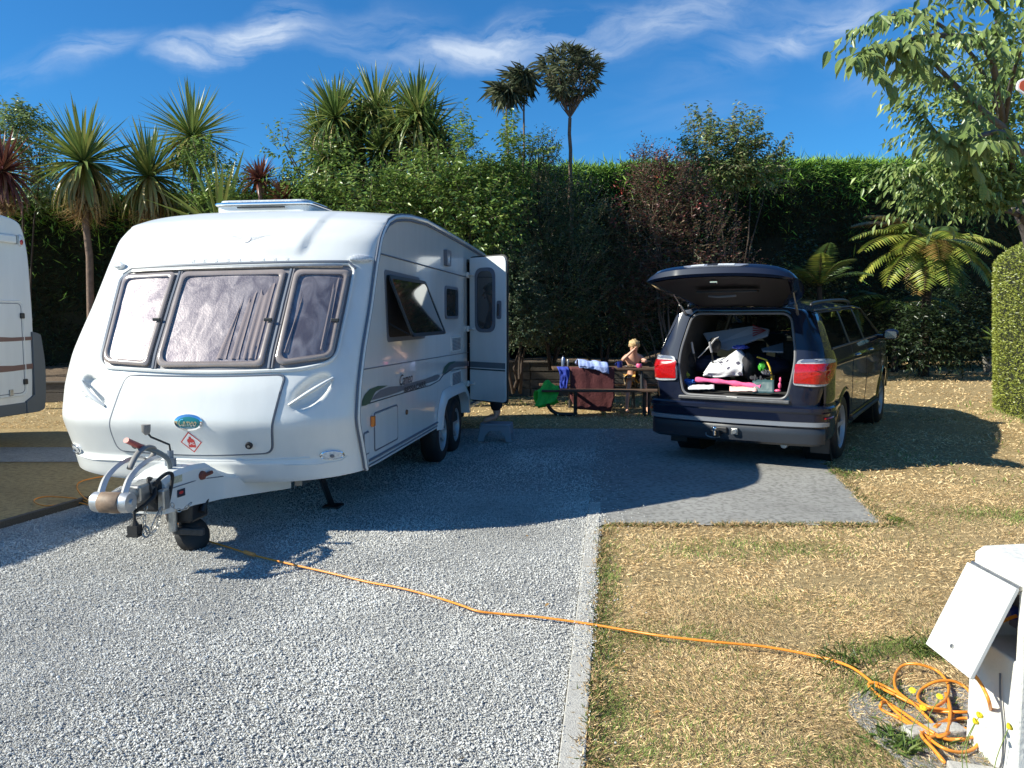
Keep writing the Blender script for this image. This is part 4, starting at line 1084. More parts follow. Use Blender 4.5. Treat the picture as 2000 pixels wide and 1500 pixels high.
# coupling head and stabiliser
mb = MB(); mb.box(CXM - 0.055, CXM + 0.055, -4.62, -4.36, 0.45, 0.56); ch = mb.build('coupling_body', M_STEEL, caravan, bev=0.015)
mb = MB(); mb.tube([fr(0, -4.62, 0.50), fr(0, -4.70, 0.51), fr(0, -4.78, 0.50)], [0.05, 0.066, 0.06], 14)
mb.blob(fr(0, -4.79, 0.49), (0.068, 0.07, 0.062), 8); mb.build('coupling_head', M_STEEL, ch, smooth=50)
for s in (-1, 1):
    mb = MB()
    pts = catmull([fr(s * 0.075, -4.80, 0.555), fr(s * 0.075, -4.74, 0.635), fr(s * 0.072, -4.62, 0.69), fr(s * 0.065, -4.48, 0.705), fr(s * 0.05, -4.40, 0.69)], 5)
    mb.tube(pts, 0.024, 4, flat=0.6); mb.build('stabiliser_arm', mat('cast_alloy', (0.55, 0.55, 0.54), rough=0.4, metal=0.7, noise=0.15, nscale=30), ch, smooth=30)
    mb = MB(); mb.lathe([(0.0001, 0.045), (0.018, 0.045), (0.022, 0.032), (0.058, 0.030), (0.062, 0.0), (0.062, -0.02)], Matrix.Translation(fr(s * 0.085, -4.80, 0.50)) @ Matrix.Rotation(rad(90) * s, 4, 'Y'), 22)
    mb.build('friction_pad_housing', mat('cast_alloy', (0.5, 0.5, 0.5), rough=0.4), ch, smooth=40)
mb = MB(); mb.lathe([(0.058, -0.065), (0.062, -0.06), (0.062, 0.06), (0.058, 0.065)], Matrix.Translation(fr(0, -4.81, 0.50)) @ Matrix.Rotation(rad(90), 4, 'Y'), 20); mb.build('brown_drum', mat('tan_casing', (0.22, 0.15, 0.10), rough=0.6, noise=0.3, nscale=30), ch, smooth=40)
mb = MB(); mb.tube(catmull([fr(-0.02, -4.60, 0.66), fr(-0.02, -4.52, 0.735), fr(-0.02, -4.42, 0.765), fr(-0.02, -4.34, 0.745), fr(-0.02, -4.35, 0.70), fr(-0.02, -4.43, 0.67), fr(-0.02, -4.52, 0.65)], 6), 0.020, 8, flat=0.7); mb.build('lever_handle', mat('grey_grip', (0.22, 0.21, 0.20), rough=0.6), ch, smooth=60)
mb = MB(); mb.box(CXM - 0.05, CXM + 0.10, -4.42, -4.30, 0.40, 0.60); mb.build('overrun_bellows', M_PLAS, caravan, bev=0.02)
mb = MB(); mb.tube(catmull([fr(0.09, -4.44, 0.58), fr(0.14, -4.38, 0.64), fr(0.15, -4.32, 0.62), fr(0.14, -4.34, 0.50), fr(0.13, -4.35, 0.44)], 6), 0.012, 7); mb.build('black_hose', M_BLACK, caravan, smooth=60)
mb = MB(); mb.tube(catmull([fr(0.05, -4.18, 0.60), fr(0.05, -4.20, 0.70), fr(0.02, -4.30, 0.775), fr(-0.02, -4.42, 0.825)], 5), [0.020] * 16, 8, flat=0.7); hb = mb.build('handbrake_lever', mat('grey_lever', (0.17, 0.19, 0.19), rough=0.45), caravan, smooth=60)
mb = MB(); mb.tube([fr(-0.01, -4.39, 0.812), fr(-0.04, -4.50, 0.872)], [0.025, 0.024], 8, flat=0.75); mb.build('red_grip', mat('faded_red_grip', (0.42, 0.09, 0.08), rough=0.5), hb, smooth=60)
mb = MB(); mb.cyl(fr(0.02, -4.12, 0.60), fr(0.02, -4.12, 0.695), 0.036, 14); mb.cyl(fr(0.02, -4.12, 0.695), fr(0.02, -4.12, 0.745), 0.02, 12); jt = mb.build('jockey_tube', mat('blue_grey_tube', (0.20, 0.24, 0.30), rough=0.4, metal=0.6), caravan, smooth=40)
mb = MB(); mb.tube([fr(0.02, -4.12, 0.745), fr(0.015, -4.12, 0.785), fr(-0.07, -4.19, 0.845), fr(-0.085, -4.205, 0.875)], 0.007, 7); mb.build('winder_crank', M_BLACK, jt, smooth=60)
mb = MB(); mb.tube([fr(-0.085, -4.205, 0.865), fr(-0.09, -4.21, 0.885), fr(-0.09, -4.21, 0.93)], [0.015, 0.028, 0.030], 9); mb.build('winder_knob', mat('grey_grip', (0.22, 0.21, 0.20)), jt, smooth=50)
mb = MB(); mb.cyl(fr(0.02, -4.12, 0.20), fr(0.02, -4.12, 0.60), 0.03, 12); mb.build('jockey_leg', M_STEEL, jt, smooth=40)
# jockey wheel in its black clamp
mb = MB(); mb.lathe([(0.03, -0.045), (0.10, -0.045), (0.118, -0.03), (0.12, 0), (0.118, 0.03), (0.10, 0.045), (0.03, 0.045)], Matrix.Translation((CXM + 0.06, -3.95, 0.13)) @ Matrix.Rotation(rad(65), 4, 'Y') @ Matrix.Rotation(rad(20), 4, 'X'), 28)
jw = mb.build('jockey_wheel', M_BLACK, caravan, smooth=45)
mb = MB(); mb.box(CXM - 0.06, CXM + 0.13, -4.08, -3.85, 0.24, 0.40, None); mb.build('wheel_clamp', M_PLAS, jw, bev=0.02)
mb = MB(); mb.box(CXM + 0.0, CXM + 0.22, -4.10, -4.06, 0.165, 0.215, None); mb.build('clamp_arm', mat('worn_black_paint', (0.04, 0.04, 0.042), rough=0.45, noise=0.5, nscale=30), jw, bev=0.01)
mb = MB(); mb.cyl(fr(0.15, -3.98, 0.30), fr(0.15, -3.86, 0.44), 0.022, 10); mb.build('clamp_bolt', M_PLAS, jw)
# cables, plug and safety chain
mb = MB(); mb.tube([fr(0.02, -4.60, 0.50), fr(0.02, -4.63, 0.42), fr(0.02, -4.63, 0.33)], 0.009, 7)
mb.cyl(fr(0.02, -4.63, 0.345), fr(0.02, -4.63, 0.315), 0.014, 8, 0.026); mb.box(CXM - 0.012, CXM + 0.052, -4.66, -4.60, 0.255, 0.318); mb.box(CXM - 0.018, CXM + 0.058, -4.666, -4.594, 0.25, 0.262); mb.build('electric_plug', M_BLACK, caravan, smooth=35)
def chain(parent, pts, r=0.010, ln=0.034, m=M_STEEL, name='chain_link'):
    P = catmull(pts, 12); d = 0; last = None; k = 0
    for i in range(1, len(P)):
        d += (P[i] - P[i - 1]).length
        if d >= ln * 0.78:
            d = 0; t = (P[i] - P[max(i - 3, 0)]).normalized(); s_, q = frame_for(t); ax = s_ if k % 2 else q; k += 1
            lk = [P[i] + t * (ln / 2) * math.cos(a) + ax * r * math.sin(a) for a in (2 * math.pi * j / 10 for j in range(10))]
            mb = MB(); mb.tube(lk, 0.0035, 5, closed=True); mb.build(name, m, parent, smooth=60)
sch = MB(); sch.tube(catmull([fr(0.10, -4.40, 0.46), fr(0.10, -4.52, 0.36), fr(0.09, -4.56, 0.30), fr(0.08, -4.55, 0.27)], 6), 0.004, 5); scab = sch.build('breakaway_cable', M_STEEL, caravan)
chain(scab, [fr(0.06, -4.56, 0.44), fr(0.055, -4.58, 0.36), fr(0.06, -4.585, 0.28), fr(0.08, -4.57, 0.25), fr(0.10, -4.53, 0.28), fr(0.11, -4.50, 0.36), fr(0.11, -4.47, 0.41)])
chain(scab, [fr(0.12, -4.40, 0.42), fr(0.14, -4.38, 0.36), fr(0.17, -4.33, 0.35), fr(0.19, -4.28, 0.38)])
mb = MB(); mb.tube(catmull([fr(0.065, -4.60, 0.30), fr(0.055, -4.61, 0.26), fr(0.075, -4.60, 0.235), fr(0.095, -4.59, 0.26), fr(0.085, -4.60, 0.30)], 5, True), 0.006, 6, closed=True); mb.build('snap_hook', M_STEEL, scab, smooth=60)
mb = MB(); mb.tube(catmull([fr(0.09, -4.42, 0.55), fr(0.12, -4.48, 0.52), fr(0.09, -4.56, 0.47), fr(0.04, -4.58, 0.44)], 6), 0.013, 7); mb.tube(catmull([fr(0.02, -4.34, 0.60), fr(0.07, -4.46, 0.62), fr(0.10, -4.46, 0.52), fr(0.10, -4.42, 0.46)], 6), 0.010, 7); mb.build('coiled_cable', M_BLACK, caravan, smooth=60)
mb = MB(); mb.box(CXM + 0.115, CXM + 0.16, -4.44, -4.37, 0.42, 0.55); mb.build('cable_bracket', M_STEEL, caravan, bev=0.008)

for _o in caravan.children:
    if _o not in _before: _o.location = _o.location + Vector((0.055, 0.105, -0.030))
    if _o.name.split('.')[0] in ('coupling_body', 'electric_plug', 'breakaway_cable'): _o.location = _o.location + Vector((0.035, 0.04, 0.045))

# ------------------------------------------------------------------ motorhome at the left
MY = rad(10); MP = Vector((-6.05, 10.3, 0))
moto = empty('motorhome', MP, (0, 0, -MY), 'white motorhome with brown stripes and dark grey rear bumper at the left edge', 'motorhome')
M_BROWN = mat('brown_stripe', (0.16, 0.085, 0.075), rough=0.35)
M_DGREY = mat('dark_grey_bumper', (0.09, 0.11, 0.13), rough=0.45)
def SM(u, z): return Vector((0, u, z))
outl = [(-7.8, 0.42), (-7.8, 1.2), (-7.4, 1.6), (-7.0, 2.3), (-6.7, 2.78), (-6.4, 2.86), (-0.62, 2.84), (-0.36, 2.80), (-0.24, 2.70), (-0.17, 2.40), (-0.15, 2.0), (-0.14, 1.41), (-0.20, 0.60), (-0.3, 0.42)]
ol = [(-7.8, 0.42), (-7.8, 1.2), (-7.4, 1.6), (-7.0, 2.3), (-6.7, 2.78), (-6.4, 2.86)] + [(p.x, p.y) for p in catmull([(a, b, 0) for a, b in outl[6:]], 4)]
mb = MB(); mb.prism(ol, -2.3, 0, 'x'); mb.build('body', M_GEL2, moto, bev=0.03)
bo = [(p.x, p.y) for p in catmull([(-0.34, 0.40, 0), (-0.10, 0.41, 0), (-0.03, 0.50, 0), (0.0, 0.94, 0), (-0.045, 1.33, 0), (-0.075, 1.39, 0), (-0.19, 1.42, 0)], 5)]
mb = MB(); mb.prism(bo + [(-0.20, 0.62), (-0.34, 0.55)], -2.32, 0.03, 'x'); mb.build('rear_bumper', M_DGREY, moto, bev=0.02)
mb = MB(); mb.prism([(-7.7, 0.36), (-0.18, 0.40), (-0.18, 0.54), (-7.7, 0.54)], -2.31, 0.018, 'x'); mb.build('side_skirt', M_DGREY, moto, bev=0.01)
lq = rect(-1.62, -0.315, 0.635, 1.80, 0.07)
ld = patch('locker_door', lq, SM, 0.012, M_GEL2, moto, skirt=-0.001, rings=2, smooth=False)
surf_tube('door_trim', lq, SM, 0.010, 0.010, M_GEL, ld, closed=True); surf_tube('door_gap', inset(lq, 0.028), SM, 0.012, 0.005, M_TRIM, ld, closed=True)
for z in (1.62, 0.80):
    mb = MB(); mb.box(0.012, 0.04, -0.37, -0.31, z - 0.035, z + 0.035); mb.build('latch', M_PLAS, ld, bev=0.01)
mb = MB(); mb.box(0.012, 0.03, -0.60, -0.54, 0.64, 0.72); mb.build('keeper', M_STEEL, ld, bev=0.008)
for (zl, zr, w) in ((1.345, 1.335, 0.055), (0.915, 0.985, 0.075)):
    st = []
    for k in range(17):
        u = -5.6 + k * (5.6 - 0.17) / 16; t = k / 16; st.append((u, lerp(zl + 0.03, zr, t) + 0.012 * math.sin(t * 40)))
    top = [(u, z + w / 2 + 0.015 * math.sin(u * 5)) for u, z in st]; bot = [(u, z - w / 2) for u, z in st]
    vs = [Vector((0.0155 if -1.64 < u < -0.29 else 0.0155, u, z)) for u, z in top + bot]; n_ = len(st)
    mb = MB(); mb.add(vs, [(i, i + 1, n_ + i + 1, n_ + i) for i in range(n_ - 1)]); mb.build('brown_stripe', M_BROWN, moto)
mb = MB(); mb.box(0.0, 0.06, -4.6, -0.40, 2.50, 2.60); aw = mb.build('awning_case', M_GEL, moto, bev=0.02)
mb = MB(); mb.box(0.0, 0.068, -0.40, -0.375, 2.495, 2.605); mb.build('awning_end_cap', M_STEEL, aw, bev=0.01)
def SAw(u, z): return Vector((0.061, u, z))
surf_text('awning_lettering', 'FIAMMA', -0.98, 2.585, 0.4, 0.05, SM, 0.004, M_NAVY, moto)
mb = MB(); mb.blob((0.004, -0.29, 2.55), (0.02, 0.05, 0.075), 8); ml_ = mb.build('clearance_lamp', M_LENS, moto, smooth=60)
mb = MB(); mb.blob((0.018, -0.29, 2.53), (0.012, 0.028, 0.035), 6); mb.build('red_lens', M_REDLENS, ml_, smooth=60)
pq = rect(-1.05, -0.66, 1.85, 2.15, 0.12)
ringpatch('vent_moulding', pq, inset(pq, 0.03), SM, 0.004, M_GEL, moto, steps=2, lift=0.01)
wheel(moto, (-0.14, -2.0, 0.34), 0.34, 0.20, 0.22, 8, 1, alloy=M_STEEL); wheel(moto, (-0.14, -6.5, 0.34), 0.34, 0.20, 0.22, 8, 1, alloy=M_STEEL)
wheel(moto, (-2.16, -2.0, 0.34), 0.34, 0.20, 0.22, 8, -1, alloy=M_STEEL); wheel(moto, (-2.16, -6.5, 0.34), 0.34, 0.20, 0.22, 8, -1, alloy=M_STEEL)
mb = MB(); mb.prism(roundpoly([(-3.6, 1.55), (-2.3, 1.55), (-2.3, 2.2), (-3.6, 2.2)], 0.08), 0.002, 0.03, 'x'); mb.build('side_window', mat('smoked_window', (0.02, 0.02, 0.02)), moto)
# ------------------------------------------------------------------ dark SUV
M_PAINT = mat('midnight_blue_paint', (0.003, 0.006, 0.020), rough=0.5, coat=1.0, spec=0.12)
M_PAINT2 = mat('lower_bumper_plastic', (0.022, 0.026, 0.034), rough=0.35, noise=0.1, nscale=40)
M_SILV = mat('silver_valance', (0.30, 0.32, 0.36), rough=0.38, metal=0.5)
M_SGLASS = glass_mat('tinted_car_glass', (0.22, 0.26, 0.22), 0.05, 0.01)
M_TRIMG = mat('dark_grey_lining', (0.035, 0.034, 0.034), rough=0.85, noise=0.2, nscale=60)
M_SEAL = mat('grey_seal', (0.16, 0.16, 0.17), rough=0.45)
M_SEAT = mat('charcoal_seat', (0.05, 0.048, 0.046), rough=0.9, noise=0.2, nscale=30)
SY = rad(32.5); SRv = Vector((math.cos(SY), -math.sin(SY), 0)); SDv = Vector((math.sin(SY), math.cos(SY), 0))
SP = Vector((3.72, 8.94, 0)) - SRv * 0.93
suv = empty('suv', SP, (math.atan(0.085 / 2.95), 0, -SY), 'dark blue SUV with its tailgate raised over a boot full of luggage', 'car')
SMAT = Matrix.Translation(SP) @ Euler((math.atan(0.085 / 2.95), 0, -SY), 'XYZ').to_matrix().to_4x4()
SINV = SMAT.inverted()
def VL(px, py, yl):
    """photo point -> SUV-local point on the plane y = yl"""
    a = SMAT @ Vector((0, yl, 0)); n = (SMAT.to_3x3() @ Vector((0, 1, 0)))
    return SINV @ planehit(px, py, a, n)
def interp(x, xs_, ys_): return float(np.interp(x, xs_, ys_))
def sx(y, z):
    x = interp(z, [.30, .38, .48, .75, 1.0, 1.12, 1.25, 1.30, 1.66, 1.73, 1.79], [.885, .925, .935, .955, .952, .955, .925, .905, .765, .70, .58])
    if y < -0.55: x -= 0.075 * ((-0.55 - y) / 0.45) ** 2
    if y > 2.9: x -= 0.16 * ((y - 2.9) / 1.0) ** 2
    return x
def yr(x, z):
    return -0.965 - 0.09 * (1 - min(1, abs(x / .95)) ** 2.2) + 0.36 * max(0, z - 1.08) + 0.05 * max(0, z - 1.5)
def y0f(z): return yr(0.93, z) + 0.07
def ztop(y): return 1.285 if y < 2.6 else lerp(1.285, 0.98, sstep(2.5, 4.1, y))
ARC = [(0.0, 0.37, 0.415), (2.95, 0.40, 0.415)]
def side_panel(sgn):
    ny, nz = 118, 26; P = {}; V = []; F = []
    for i in range(ny + 1):
        for j in range(nz + 1):
            t = j / nz; s = i / ny
            yn = lerp(-0.9, 3.88, s); z = lerp(0.30, ztop(yn), t); y = lerp(y0f(z), 3.88, s)
            for (cy, cz, R) in ARC:
                d = math.hypot(y - cy, z - cz)
                if abs(d - R) < 0.028 and d > 1e-6: k = R / d; y = cy + (y - cy) * k; z = cz + (z - cz) * k
            V.append(Vector((sgn * sx(y, z), y, z)))
    for i in range(ny):
        for j in range(nz):
            a = i * (nz + 1) + j; q = (a, a + nz + 1, a + nz + 2, a + 1)
            c = sum((V[k] for k in q), Vector()) / 4
            if any(math.hypot(c.y - cy, c.z - cz) < R - 0.004 for cy, cz, R in ARC): continue
            F.append(q)
    mb = MB(); mb.add(V, F); return mb.build('body_side', M_PAINT, suv, smooth=60)
for s in (1, -1):
    side_panel(s)
    def S1(y, z, s=s): return Vector((s * sx(y, z), y, z))
    fl = 1 if s > 0 else -1
    for (cy, cz, R) in ARC:
        a = [(cy + (R + .045) * math.cos(t), cz + (R + .045) * math.sin(t)) for t in np.linspace(math.pi + .15, -.15, 30)]
        b = [(cy + (R - .012) * math.cos(t), cz + (R - .012) * math.sin(t)) for t in np.linspace(math.pi + .15, -.15, 30)]
        vs = [S1(p[0], max(p[1], .3)) + Vector((s * .002, 0, 0)) for p in a] + [S1(lerp(p[0], q[0], .5), max(.3, lerp(p[1], q[1], .5))) + Vector((s * .016, 0, 0)) for p, q in zip(a, b)] + [S1(p[0], max(p[1], .3)) + Vector((s * .008, 0, 0)) for p in b] + [S1(p[0], max(p[1], .3)) + Vector((-s * .22, 0, 0)) for p in b]
        n_ = 30; fs = [(r * n_ + i, r * n_ + i + 1, (r + 1) * n_ + i + 1, (r + 1) * n_ + i) for r in range(3) for i in range(n_ - 1)]
        mb = MB(); mb.add(vs, fs); mb.build('wheel_arch', M_PAINT, suv, smooth=60)
    # greenhouse pillars and glass on this side
    YT = lambda z: (z - 1.285) / (1.665 - 1.285)
    def pil(name, b0, b1, t0, t1, m=M_PAINT):
        q = [(b0, 1.28), (b1, 1.28), (t1, 1.672), (t0, 1.672)]
        vs = []; fs = []; K = 8
        for k in range(K + 1):
            t = k / K; z = lerp(1.28, 1.672, t)
            for y in (lerp(b0, t0, t), lerp((b0 + b1) / 2, (t0 + t1) / 2, t), lerp(b1, t1, t)): vs.append(S1(y, z))
            for y in (lerp(b1, t1, t), lerp(b0, t0, t)): vs.append(S1(y, z) - Vector((s * .03, 0, 0)))
        for k in range(K):
            for i in range(5): a = k * 5 + i; b = k * 5 + (i + 1) % 5; fs.append((a, b, b + 5, a + 5))
        mb = MB(); mb.add(vs, fs); mb.build(name, m, suv, smooth=50)
    pil('rear_pillar', y0f(1.28), -0.58, y0f(1.67), -0.48)
    pil('centre_pillar', 0.44, 0.53, 0.44, 0.51, M_PLAS); pil('centre_pillar', 1.42, 1.52, 1.36, 1.44, M_PLAS)
    pil('windscreen_pillar', 2.62, 2.76, 1.93, 2.02)
    for (b0, b1, t0, t1) in ((-0.585, 0.445, -0.485, 0.445), (0.525, 1.425, 0.505, 1.365), (1.515, 2.64, 1.435, 1.94)):
        w_ = patch('side_window', roundpoly([(b0, 1.288), (b1, 1.288), (t1, 1.665), (t0, 1.665)], 0.03), S1, -0.006, M_SGLASS, suv, flip=fl, rings=3)
    surf_tube('belt_moulding', [(-0.56, 1.285), (2.66, 1.285)], S1, 0.004, 0.011, M_PLAS, suv, flip=fl)
    surf_tube('roof_gutter', [(-0.60, 1.695), (0.5, 1.70), (1.6, 1.70), (2.0, 1.66), (2.72, 1.30)], S1, 0.002, 0.009, M_PLAS, suv, flip=fl)
    # doors
    for yy in (0.50, 1.46): surf_tube('door_gap', [(yy, 1.27), (yy - 0.02, 0.9), (yy, 0.46)], S1, 0.0, 0.004, M_BLACK, suv, flip=fl)
    surf_tube('door_gap', [(2.60, 1.24), (2.62, 0.9), (2.58, 0.46)], S1, 0.0, 0.004, M_BLACK, suv, flip=fl)
    surf_tube('door_gap', [(-0.42, 0.70), (-0.33, 0.84), (-0.1, 0.93), (0.25, 1.0), (0.46, 1.26)] if False else [(0.5, 0.45), (2.58, 0.45)], S1, 0.0, 0.004, M_BLACK, suv, flip=fl)
    for yy in (0.66, 1.62):
        pts = [S1(yy + t * 0.2, 1.14 + 0.008 * t) + Vector((s * (0.004 + 0.032 * math.sin(math.pi * t)), 0, 0)) for t in np.linspace(0, 1, 9)]
        mb = MB(); mb.tube(pts, 0.012, 8, flat=0.8); mb.build('door_handle', M_CHROME if s > 0 else M_PAINT, suv, smooth=60)
    mb = MB(); mb.tube([S1(0.48, 0.40) + Vector((s * .015, 0, 0)), S1(2.46, 0.40) + Vector((s * .015, 0, 0))], 0.035, 8, flat=0.7); mb.build('sill', M_PAINT2, suv, smooth=50)
    surf_tube('chrome_sill_strip', [(0.50, 0.445), (2.48, 0.445)], S1, 0.012, 0.010, M_CHROME, suv, flip=fl)
    # roof rail
    mb = MB(); pts = catmull([(s * .68, -0.52, 1.735), (s * .685, -0.42, 1.768), (s * .69, 0.4, 1.785), (s * .69, 1.2, 1.782), (s * .67, 1.68, 1.755), (s * .66, 1.80, 1.72)], 5); mb.tube(pts, 0.018, 8); mb.build('roof_rail', M_PLAS if s < 0 else M_PLAS, suv, smooth=60)
    # mirror
    mb = MB(); mb.blob((s * 1.10, 2.46, 1.30), (0.105, 0.06, 0.075), 10); mb.tube([(s * .90, 2.5, 1.27), (s * 1.04, 2.47, 1.27)], 0.03, 8); mi = mb.build('wing_mirror', M_PAINT, suv, smooth=60)
    mb = MB(); mb.prism(roundpoly([(s * 1.10 - .075, 1.25), (s * 1.10 + .075, 1.25), (s * 1.10 + .07, 1.345), (s * 1.10 - .07, 1.345)], 0.03), 2.385, 2.396, 'y'); mb.build('mirror_glass', mat('dark_mirror', (.22, .24, .27), rough=.12, metal=.8), mi)
    # mud flap
    mb = MB(); mb.box(min(s * .70, s * .90), max(s * .70, s * .90), -0.50, -0.475, 0.14, 0.42); mb.build('mud_flap', M_PAINT2, suv, bev=0.006)
    for (cy, cz) in ((0, 0.375), (2.95, 0.375)):
        mb = MB(); mb.lathe([(0.43, -0.02), (0.43, -0.30), (0.0001, -0.30)], Matrix.Translation((s * .90, cy, cz)) @ Matrix.Rotation(rad(90) * s, 4, 'Y'), 28); mb.build('wheel_well', M_BLACK, suv)
        wheel(suv, (s * .815, cy, cz), 0.372, 0.247, 0.235, 5, s, rot=0.4 + cy)
# roof, windscreen, bonnet, nose
def SRf(x, y):
    zc = interp(y, [-0.72, -0.3, 0.4, 1.2, 1.7, 1.95], [1.755, 1.79, 1.80, 1.80, 1.775, 1.745]); e = min(1, abs(x) / 0.765)
    return Vector((x, y + 0.05 * e * e * (1 if y > 1.5 else -0.0), zc - (zc - 1.665) * e ** 3.2))
V = []; F = []; nx = 26; ny = 24
for i in range(ny + 1):
    for j in range(nx + 1): V.append(SRf(-0.765 + 1.53 * j / nx, lerp(y0f(1.70) - 0.03, 1.97, i / ny)))
for i in range(ny):
    for j in range(nx): a = i * (nx + 1) + j; F.append((a, a + 1, a + nx + 2, a + nx + 1))
mb = MB(); mb.add(V, F); mb.build('roof', M_PAINT, suv, smooth=60)
def loftx(name, rows, m):
    V = []; F = []; n = 20
    for (y, z, hw, crown) in rows:
        for k in range(n + 1): x = hw * (2 * k / n - 1); V.append(Vector((x, y - 0.10 * (k / n * 2 - 1) ** 2 * (1 if y > 1.5 else 0), z + crown * (1 - (2 * k / n - 1) ** 2))))
    for i in range(len(rows) - 1):
        for k in range(n): a = i * (n + 1) + k; F.append((a, a + 1, a + n + 2, a + n + 1))
    mb = MB(); mb.add(V, F); return mb.build(name, m, suv, smooth=60)
loftx('windscreen', [(2.03, 1.68, .74, .07), (2.35, 1.50, .80, .05), (2.86, 1.27, .88, .02)], M_SGLASS)
loftx('bonnet', [(2.82, 1.25, .89, .03), (3.3, 1.19, .86, .05), (3.75, 1.08, .80, .06), (3.98, 0.95, .74, .03)], M_PAINT)
loftx('nose', [(3.98, 0.95, .74, .03), (4.03, 0.8, .78, 0), (4.02, 0.5, .80, 0), (3.95, 0.30, .78, 0)], M_PAINT)
mb = MB(); mb.box(-.5, .5, 4.0, 4.05, 0.62, 0.86); mb.build('grille', M_PLAS, suv, bev=0.02)
for s in (-1, 1):
    mb = MB(); mb.blob((s * .66, 3.82, 0.84), (0.15, 0.12, 0.09), 8); mb.build('headlight', M_LENS, suv, smooth=60)
    # bumper corner joining side to nose
    mb = MB(); mb.tube([(s * .80, 3.84, 0.45), (s * .80, 3.84, 0.9)], 0.09, 10); mb.build('bumper_corner', M_PAINT, suv, smooth=60)
# rear ring round the opening
def ringpts(K=64):
    inn = roundpoly([(-.575, .765), (.575, .765), (.66, 1.18), (.55, 1.69), (-.55, 1.69), (-.66, 1.18)], [.09, .09, .25, .11, .11, .25], 8)
    return inn
inn = ringpts()
def outer_for(p):
    x, z = p; a = math.atan2(z - 1.2, x)
    # march out along the direction until beyond the silhouette
    for r in np.arange(0.3, 1.5, 0.004):
        X = r * math.cos(a); Z = 1.2 + r * math.sin(a)
        lim = sx(-0.9, max(Z, .3)) - 0.03 if Z < 1.70 else 0.70
        ztop_ = 1.665 + (1.75 - 1.665) * (1 - min(1, abs(X) / .765) ** 3.2)
        if abs(X) >= lim or Z <= 0.70 or Z >= ztop_: return (X, Z)
    return p
out_ = [outer_for(p) for p in inn]
def SRr(x, z): return Vector((x, yr(x, z), z))
mids = [(lerp(a[0], b[0], .93), lerp(a[1], b[1], .93)) for a, b in zip(inn, out_)]
def edgept(o):
    if .705 < o[1] < 1.66 and abs(o[0]) > .6: return Vector((math.copysign(sx(y0f(o[1]) + .01, o[1]) + .001, o[0]), y0f(o[1]) + .012, o[1]))
    return Vector((o[0] + (0.012 if o[0] > 0 else -0.012), yr(o[0], o[1]) + 0.085, o[1]))
def cornpt(o):
    if .705 < o[1] < 1.66 and abs(o[0]) > .6: return Vector((math.copysign(sx(-.9, o[1]) - .004, o[0]), yr(o[0], o[1]) + 0.045, o[1]))
    return SRr(*o) + Vector((0, .04, 0))
rows = [[edgept(o) for o in out_], [cornpt(o) for o in out_],
        [SRr(*o) + Vector((0, 0.018, 0)) for o in out_], [SRr(*m_) for m_ in mids],
        [SRr(lerp(a[0], b[0], .4), lerp(a[1], b[1], .4)) for a, b in zip(inn, out_)], [SRr(*p) + Vector((0, .008, 0)) for p in inn], [SRr(p[0] * .99, p[1]) + Vector((0, .05, 0)) for p in inn]]
n_ = len(inn); vs = [v for r in rows for v in r]
fs = [(r * n_ + i, r * n_ + (i + 1) % n_, (r + 1) * n_ + (i + 1) % n_, (r + 1) * n_ + i) for r in range(len(rows) - 1) for i in range(n_)]
mb = MB(); mb.add(vs, fs); mb.build('rear_body_frame', M_PAINT, suv, smooth=45)
surf_tube('boot_seal', inset(inn, 0.012), SRr, -0.03, 0.014, M_SEAL, suv, flip=-1 if snormal(SRr, 0, 1)[1].y > 0 else 1, closed=True)
# load space lining
mb = MB(); lin = inset(inn, 0.02); n_ = len(lin)
L0 = [SRr(x, z) + Vector((0, .045, 0)) for x, z in lin]; L1 = [Vector((x * 1.02, 0.2, z)) for x, z in lin]; L2 = [Vector((x * 1.05, 2.0, z)) for x, z in lin]
mb.add(L0 + L1, [(r * n_ + i, r * n_ + (i + 1) % n_, (r + 1) * n_ + (i + 1) % n_, (r + 1) * n_ + i) for r in range(1) for i in range(n_)])
lining = mb.build('load_space_lining', M_TRIMG, suv, smooth=50)
mb = MB(); mb.box(-.66, .66, -.93, 2.4, .735, .762); mb.build('boot_floor', M_TRIMG, suv)
mb = MB(); mb.box(-.60, .60, -1.055, -.92, .735, .772); mb.build('loading_sill', mat('scuffed_sill', (0.10, 0.10, 0.105), rough=0.3, noise=0.3, nscale=20), suv, bev=0.01)
mb = MB(); mb.box(-.06, .06, -1.05, -1.0, .772, .782); mb.build('latch_striker', M_STEEL, suv, bev=0.004)
for s in (-.36, .36):
    mb = MB(); mb.box(s - .30, s + .30, 0.42, 0.58, .80, 1.30); st_ = mb.build('rear_seat', M_SEAT, suv, bev=0.05, seg=3)
    mb = MB(); mb.box(s - .13, s + .13, 0.46, 0.56, 1.33, 1.52); mb.build('headrest', M_SEAT, st_, bev=0.04, seg=3)
    mb = MB(); mb.box(s - .26, s + .26, 1.55, 1.75, .70, 1.34); st_ = mb.build('front_seat', M_SEAT, suv, bev=0.05, seg=3)
    mb = MB(); mb.box(s - .13, s + .13, 1.60, 1.72, 1.38, 1.56); mb.build('headrest', M_SEAT, st_, bev=0.04, seg=3)
mb = MB(); mb.box(-.84, .84, -.4, 3.5, .30, .36); mb.build('underbody', M_BLACK, suv)
mb = MB(); mb.box(-.84, .84, 2.55, 2.8, .75, 1.26); mb.build('dashboard', M_PLAS, suv, bev=0.03)
